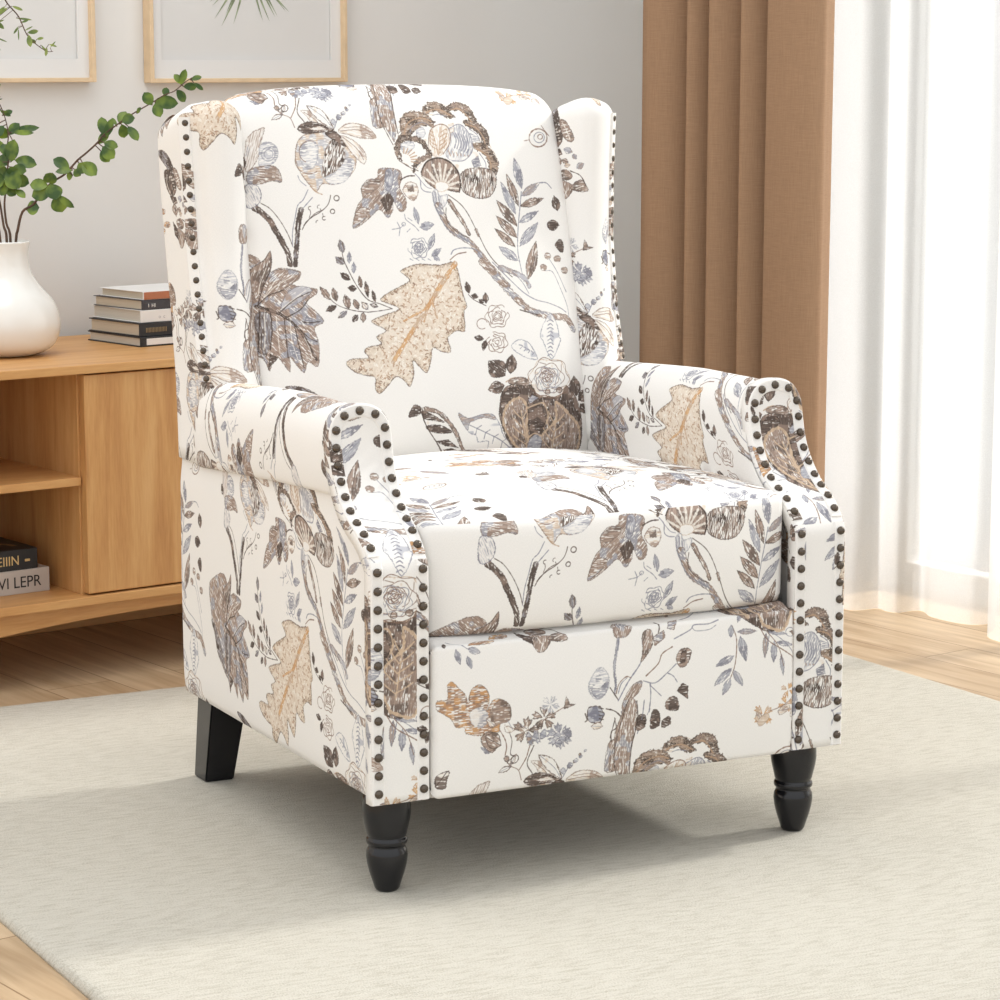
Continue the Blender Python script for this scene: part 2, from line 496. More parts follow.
# ---------------------------------------------------------------- room frame (s along the back wall, d into it)
RA_ = math.radians(10.7)
WD = Vector((math.cos(RA_), math.sin(RA_), 0)); WN = Vector((-math.sin(RA_), math.cos(RA_), 0))
ORG = Vector((-.013, 1.057, 0))
FLOOR_Z = -.012
def room(s, d, z=0.0):
    return ORG + WD * s + WN * d + Vector((0, 0, z))
KS = 1.085                       # the furniture by the back wall is built in its own unit and sized here
def by_wall(s, d, z=0.0):
    return room(s * KS + .174, d * KS + .319, z * KS - .0889)
def placed(name, s, d, z, rz=0.0):
    o = empty(name, by_wall(s, d, z), RA_ + rz); o.scale = (KS, KS, KS); return o
def struct(o, label=None):
    o['kind'] = 'structure'
    if label: o['label'] = label
    return o
def rbox(name, lo, hi, mat, bev=0.0, parent=None):
    o = box(name, lo, hi, mat, parent, bev)
    if parent is None:
        o.location = ORG; o.rotation_euler = (0, 0, RA_)
    return o

def sheet(name, plan, z0, z1, mat, parent=None, thick=.002, nz=10, top_pull=None, k=8, loc=True):
    """A hanging cloth whose plan line is (s, d) points; it is a thin solid."""
    C = catmull(plan, k)
    T = np.gradient(C, axis=0); T /= np.linalg.norm(T, axis=1)[:, None]
    N = np.stack([-T[:, 1], T[:, 0]], 1)
    vs, fs = [], []; n = len(C)
    for side in (0, 1):
        for i in range(nz + 1):
            t = i / nz; z = lerp(z0, z1, t)
            for j in range(n):
                p = C[j] + N[j] * (thick * (side - .5))
                if top_pull: p = p + np.array(top_pull(p, t, j / n))
                vs.append((p[0], p[1], z))
    B = (nz + 1) * n
    for i in range(nz):
        for j in range(n - 1):
            q = (i * n + j, i * n + j + 1, (i + 1) * n + j + 1, (i + 1) * n + j)
            fs.append(q); fs.append(tuple(B + a for a in q[::-1]))
        for j in (0, n - 1):
            fs.append((i * n + j, (i + 1) * n + j, B + (i + 1) * n + j, B + i * n + j))
    for j in range(n - 1):
        fs.append((j, j + 1, B + j + 1, B + j)); a = nz * n + j
        fs.append((a, B + a, B + a + 1, a + 1))
    o = mesh(name, vs, fs, mat, parent)
    bm = bmesh.new(); bm.from_mesh(o.data); bmesh.ops.recalc_face_normals(bm, faces=bm.faces); bm.to_mesh(o.data); bm.free()
    if parent is None: o.location = ORG; o.rotation_euler = (0, 0, RA_)
    return o

def build_room(M):
    fl = box('floor', (-3.2, -3.6, FLOOR_Z - .05), (1.98, .88, FLOOR_Z), M['floor'], bev=0)
    fl.location = ORG; fl.rotation_euler = (0, 0, RA_); struct(fl)
    struct(rbox('wall_back', (-3.2, .7964, FLOOR_Z), (1.98, .88, 2.6), M['wall']))
    # window wall with a tall opening
    bm = bmesh.new()
    for lo, hi in (((1.88, .12, FLOOR_Z), (1.98, .7964, 2.6)), ((1.88, -2.1, 2.3), (1.98, .12, 2.6)), ((1.88, -3.6, FLOOR_Z), (1.98, -2.1, 2.6)), ((1.88, -2.1, FLOOR_Z), (1.98, .12, .0))):
        box_bm(bm, lo, hi)
    o = from_bm('wall_right', bm, M['wall']); o.location = ORG; o.rotation_euler = (0, 0, RA_); struct(o)
    bm = bmesh.new()
    for lo, hi in (((1.90, -2.1, .0), (1.95, -2.04, 2.3)), ((1.90, .06, .0), (1.95, .12, 2.3)), ((1.90, -2.04, .0), (1.95, .06, .04)), ((1.90, -2.04, 2.24), (1.95, .06, 2.3)), ((1.905, -.53, .04), (1.945, -.48, 2.24)), ((1.905, -1.24, .04), (1.945, -1.19, 2.24))):
        box_bm(bm, lo, hi, .004)
    o = from_bm('window_1', bm, M['white_paint']); o.location = ORG; o.rotation_euler = (0, 0, RA_); struct(o)
    g = box('window_pane', (1.920, -2.04, .04), (1.926, .06, 2.24), M['glass'], o, bev=0)
    struct(rbox('baseboard_back', (-3.2, .784, FLOOR_Z), (1.88, .7964, .075), M['white_paint'], .002))

def build_rug(M):
    # corners follow the left, back and right edges seen in the photograph
    c = [np.array(q) for q in ((-.395, -.95), (1.475, -.95), (1.338, 1.262), (-.458, 1.246))]
    e = [0, .0003, .0008, .0018, .0034, .007]
    uu = e + list(np.linspace(.016, .984, 80)) + [1 - q for q in e[::-1]]
    rnd = np.random.RandomState(3); n = len(uu)
    h = lambda d: -.012 + .012 * min(1.0, max(0.0, d / .009)) ** .45
    vs, fs = [], []
    for i, u in enumerate(uu):
        for j, v in enumerate(uu):
            p = lerp(lerp(c[0], c[1], u), lerp(c[3], c[2], u), v)
            d = min(min(u, 1 - u) * 1.85, min(v, 1 - v) * 2.2)
            if 0 < d < .02: p = p + rnd.uniform(-.0007, .0007, 2)
            vs.append((p[0], p[1], h(d)))
    for i in range(n - 1):
        for j in range(n - 1): fs.append((i * n + j, (i + 1) * n + j, (i + 1) * n + j + 1, i * n + j + 1))
    fs.append(tuple([i * n for i in range(n)] + [(n - 1) * n + j for j in range(1, n)] + [i * n + n - 1 for i in range(n - 2, -1, -1)] + [j for j in range(n - 2, 0, -1)])[::-1])
    o = mesh('rug', vs, fs, M['rug'])
    tag(o, 'large cream low-pile rug under the floral armchair', 'rug')

def build_sideboard(M):
    r = placed('sideboard', 0, 0, 0)
    tag(r, 'light oak sideboard with open shelves beside a flush door', 'sideboard')
    W, V = M['oak'], M['oak_v']
    zb, zt = .208, .562
    L, R = -.52, .95
    box('top_board', (L - .012, -.008, zt), (R + .012, .415, .576), W, r, .0015)
    box('bottom_board', (L, -.006, .194), (R, .41, zb), W, r, .0012)
    box('back_board', (L + .015, .396, zb), (R - .015, .406, zt), V, r, 0)
    box('plinth_board', (L + .06, .375, .0711), (R - .06, .390, .194), W, r, .001)
    box('side_panel', (L, 0, zb), (L + .018, .41, zt), V, r, .001)
    box('side_panel', (R - .018, 0, zb), (R, .41, zt), V, r, .001)
    box('divider', (-.005, .0185, zb), (.011, .396, zt), V, r, .001)
    box('divider', (.468, .024, zb), (.482, .396, zt), V, r, .001)
    box('shelf', (L + .018, .010, .384), (-.005, .396, .397), W, r, .001)
    for a, b in ((-.002, .474), (.478, .948)):
        box('door', (a, .000, zb + .003), (b - .002, .018, zt - .003), V, r, .0015)
    # arched apron below the bottom board
    n = 60; vs, fs = [], []
    for i in range(n + 1):
        s = lerp(L + .02, R - .02, i / n); u = (s - .245) / .69
        zl = .172 - .060 * abs(u) ** 2.6
        for d in (.014, .034): vs += [(s, d, zl), (s, d, .194)]
    for i in range(n):
        a = i * 4
        fs += [(a, a + 4, a + 5, a + 1), (a + 2, a + 3, a + 7, a + 6), (a, a + 2, a + 6, a + 4), (a + 1, a + 5, a + 7, a + 3)]
    fs += [(0, 1, 3, 2), (4 * n, 4 * n + 2, 4 * n + 3, 4 * n + 1)]
    mesh('apron', vs, fs, W, r, smooth=False)
    for s in (L + .035, R - .035):
        for d in (.035, .375):
            bm = bmesh.new()
            z0 = .0710
            bmesh.ops.create_cone(bm, cap_ends=True, segments=20, radius1=.013, radius2=.021, depth=.194 - z0, matrix=Matrix.Translation((s, d, (.194 + z0) / 2)))
            from_bm('leg', bm, W, r, smooth=False)

def build_book(name, M, size, cover, loc, rz, label, group, cov=.0022, block='pages', spine_mark=None, page_dir=None):
    """size = (along the spine, depth, thickness); origin at the near left bottom corner; spine along the near side."""
    L, D, T = size
    r = empty(name, loc, rz); r.scale = (KS, KS, KS); tag(r, label, 'book', group)
    bm = bmesh.new()
    box_bm(bm, (0, 0, 0), (L, D, cov), .0006, 1); box_bm(bm, (0, 0, T - cov), (L, D, T), .0006, 1)
    box_bm(bm, (0, -.0012, 0), (L, .0018, T), .0008, 1)
    from_bm('cover', bm, cover, r)
    box('page_block', (.003, .0018, cov), (L - .003, D - .004, T - cov), M[block], r, 0)
    return r

def text_on(parent, name, body, size, loc, mat, rot=(PI / 2, 0, 0), extr=.0003, sx_=1.0):
    cu = bpy.data.curves.new(name, 'FONT'); cu.body = body; cu.size = size; cu.extrude = extr
    cu.materials.append(mat)
    t = bpy.data.objects.new(name, cu); COL.objects.link(t); bpy.context.view_layer.update()
    me = bpy.data.meshes.new_from_object(t.evaluated_get(bpy.context.evaluated_depsgraph_get())); bpy.data.objects.remove(t); me.name = name
    o = bpy.data.objects.new(name, me); link(o, parent); o.location = loc; o.rotation_euler = rot; o.scale = (sx_, 1, 1)
    return o

def build_frame(M, s0, s1, z0, z1, label, art):
    r = placed('framed_picture', s0, .44, z0)
    tag(r, label, 'picture', 'framed botanical prints')
    w, h = s1 - s0, z1 - z0
    fw, fd = .0075, .026
    bm = bmesh.new()
    box_bm(bm, (0, -fd, 0), (fw, -.001, h), .0008, 1); box_bm(bm, (w - fw, -fd, 0), (w, -.001, h), .0008, 1)
    box_bm(bm, (fw, -fd, 0), (w - fw, -.001, fw), .0008, 1); box_bm(bm, (fw, -fd, h - fw), (w - fw, -.001, h), .0008, 1)
    from_bm('frame', bm, M['pale_wood'], r)
    # mat board with a bevelled opening, print behind it
    mo = .022; bm = bmesh.new(); y0, y1 = -.014, -.010
    a0, a1, b0, b1 = fw + mo - .001, w - fw - mo + .001, fw + mo + .010, h - fw - mo
    for lo, hi in (((fw, y0, fw), (a0, y1, h - fw)), ((a1, y0, fw), (w - fw, y1, h - fw)), ((a0, y0, fw), (a1, y1, b0)), ((a0, y0, b1), (a1, y1, h - fw))):
        box_bm(bm, lo, hi)
    from_bm('mat_board', bm, M['mat'], r)
    pr = box('print', (fw, -.009, fw), (w - fw, -.007, h - fw), M['print'], r, 0)
    art(pr, w, h)
    return r

def flat_leaf(bm, base, ang, L, wd, y, bend=0.0):
    """A painted leaf in the picture plane (x, z)."""
    n = 10; up, dn = [], []
    for i in range(n + 1):
        t = i / n; ww = wd * math.sin(PI * min(1, t ** .7)) * .5
        a = ang + bend * t
        cx, cz = base[0] + math.cos(ang + bend * t * .5) * L * t, base[1] + math.sin(ang + bend * t * .5) * L * t
        up.append((cx - math.sin(a) * ww, y, cz + math.cos(a) * ww)); dn.append((cx + math.sin(a) * ww, y, cz - math.cos(a) * ww))
    for i in range(n):
        q = [up[i], up[i + 1], dn[i + 1], dn[i]]
        try: bm.faces.new([bm.verts.new(p) for p in q])
        except Exception: pass

# ---------------------------------------------------------------- plants
def leaf_mesh(vs, fs, base, axis, nrm, L, wd, fold=.18, curl=.15):
    """Obovate leaf with a folded midrib, appended to vs/fs."""
    A = Vector(axis).normalized(); Nn = Vector(nrm); Nn = (Nn - A * Nn.dot(A)).normalized(); S = A.cross(Nn)
    n = 7; b = len(vs)
    for i in range(n + 1):
        t = i / n
        w = wd * .5 * (math.sin(PI * t ** 1.15) ** .62 if 0 < t < 1 else .02)
        c = Vector(base) + A * (L * t) - Nn * (curl * L * t * t)
        vs.append(c + S * w + Nn * (fold * w)); vs.append(c); vs.append(c - S * w + Nn * (fold * w))
    for i in range(n):
        a = b + 3 * i
        fs.append((a, a + 1, a + 4, a + 3)); fs.append((a + 1, a + 2, a + 5, a + 4))
BRANCHES = {
'reach': ([(2.1,17.8),(2.5,20.0),(3.4,23.0),(5.1,24.1),(6.4,25.7),(8.3,27.7),(10.4,29.0),(12.5,31.2),(14.0,32.4),(15.8,34.0),(16.9,35.3),(18.7,36.6),(21.0,38.2),(23.1,39.4),(24.7,40.3),(26.7,41.5),(28.3,42.1),(29.9,43.4),(31.2,44.2)],
  [((7.7,27.2),(4.9,27.4),1.8),((7.7,26.9),(6.2,25.1),1.6),((8.3,27.4),(8.5,29.1),1.6),((8.1,27.5),(9.1,25.2),2.4),((8.5,27.8),(7.5,29.0),1.8),((9.1,25.7),(11.6,23.8),1.0),((8.8,25.6),(9.8,23.1),2.3),((4.1,23.3),(6.0,23.8),2.1),((8.3,26.5),(5.2,25.6),2.1),((11.2,30.0),(8.8,31.4),1.6),((11.7,29.6),(9.3,29.6),1.0),((12.0,29.8),(12.9,28.8),1.3),((13.3,30.9),(15.5,29.0),1.9),((12.7,30.8),(13.8,29.3),1.6),((11.7,28.8),(10.7,28.8),1.3),((15.9,33.8),(17.4,35.6),1.3),((16.9,35.0),(16.4,37.9),1.5),((17.2,34.8),(18.2,37.6),1.1),((16.8,34.0),(19.0,33.4),1.3),((16.6,33.4),(18.4,31.7),1.9),((16.3,32.7),(17.6,31.1),1.6),((19.4,36.9),(20.2,38.9),1.5),((19.8,37.4),(21.8,37.9),1.6),((19.7,36.9),(20.0,34.8),1.5),((20.8,36.6),(22.4,34.5),1.3),((19.0,36.6),(18.1,37.9),0.5),((22.3,38.6),(22.9,39.5),0.6),((24.7,39.9),(23.6,41.8),1.6),((25.0,40.5),(28.6,40.2),1.8),((25.2,40.2),(26.0,38.2),1.5),((26.7,41.3),(27.0,42.6),1.0),((28.6,42.3),(29.9,40.5),1.3),((29.3,43.1),(30.1,45.4),1.0),((29.6,43.1),(28.4,44.7),1.0),((29.7,42.8),(31.7,42.8),1.1),((30.9,43.8),(32.5,44.4),0.8),((31.4,43.4),(32.8,42.3),0.6)]),
'upright': ([(0.7,17.8),(0.2,20.7),(-0.3,23.9),(-0.9,26.9),(-0.6,30.1),(0.7,33.0),(1.0,35.3),(0.4,38.2),(-0.6,40.5)],
  [((0.7,33.0),(-2.2,33.4),1.9),((1.0,34.7),(-0.6,35.8),1.6),((1.0,35.1),(2.6,36.9),1.6),((1.3,35.6),(5.7,36.3),1.1),((1.7,35.5),(5.1,35.5),0.8),((0.0,38.2),(1.5,38.9),0.8),((-0.3,39.0),(1.3,38.1),0.6),((-0.6,40.5),(-0.6,40.8),1.0),((-0.3,41.2),(-1.9,40.5),1.3),((-0.9,42.8),(-0.1,43.1),1.0),((0.0,31.7),(-1.9,29.8),1.9),((-0.3,29.8),(-2.2,27.5),2.3),((-0.6,36.9),(-2.6,37.9),1.3),((0.4,36.6),(-0.9,35.0),1.5)]),
'bushy': ([(1.3,17.8),(0.7,21.2),(0.5,24.4),(1.0,27.7),(1.3,30.9),(2.3,33.4),(1.3,35.8)],
  [((1.8,30.9),(2.3,34.3),2.1),((2.3,31.2),(5.6,30.6),1.8),((2.0,30.1),(4.1,29.5),1.5),((1.7,28.5),(4.3,27.5),1.8),((1.3,27.5),(-0.9,26.5),2.6),((1.3,29.3),(-0.6,28.8),2.3),((1.0,26.9),(2.3,25.7),1.6),((1.0,27.8),(0.0,25.9),2.3),((2.0,28.8),(2.0,30.1),1.6),((2.3,26.5),(3.9,25.4),1.1),((1.3,30.4),(-0.3,31.7),2.1),((1.0,29.3),(3.0,26.9),2.3),((0.7,28.5),(-1.6,27.8),2.3),((0.4,30.9),(-1.6,30.4),1.9),((1.3,31.7),(0.4,33.7),1.5),((2.3,25.9),(1.0,27.2),1.5)]),
'droop': ([(-0.3,17.8),(-1.3,22.8),(-3.2,30.1),(-4.8,39.9),(-5.2,49.6),(-3.5,56.4),(-0.6,58.7),(1.3,55.8),(3.0,53.8),(4.3,50.9),(5.9,49.3),(7.5,48.3),(8.5,48.3)],
  [((-0.6,58.4),(3.0,57.4),1.1),((0.4,57.4),(2.6,56.9),1.0),((1.3,56.4),(1.5,58.0),0.5),((1.0,55.4),(-0.9,53.8),0.5),((1.3,55.1),(-0.3,54.1),0.5),((2.0,55.4),(3.6,54.8),0.4),((2.6,53.5),(4.9,53.3),0.3),((3.3,52.8),(4.4,53.2),0.3),((4.4,51.2),(6.0,51.5),0.6),((4.6,50.9),(4.9,49.1),0.8),((4.9,50.2),(5.6,49.6),0.5),((5.9,50.2),(7.0,50.4),0.4),((7.5,48.9),(7.3,47.6),0.4),((7.8,49.4),(9.0,49.1),0.3),((8.1,48.9),(9.0,49.8),0.2),((3.0,52.2),(2.3,51.1),0.3),((3.0,51.9),(3.1,50.1),0.2),((-0.9,53.2),(0.5,51.9),0.6),((-1.3,52.8),(-0.3,52.2),0.8),((-0.9,50.6),(1.0,49.8),0.2),((-1.3,50.2),(0.0,48.5),0.3),((-1.6,48.0),(-0.1,46.8),0.6),((-1.9,46.3),(-0.8,45.0),0.6),((-0.3,52.8),(0.8,53.2),0.2),((3.9,51.5),(5.2,52.2),0.2),((6.5,49.3),(7.5,48.0),0.3)]),
}
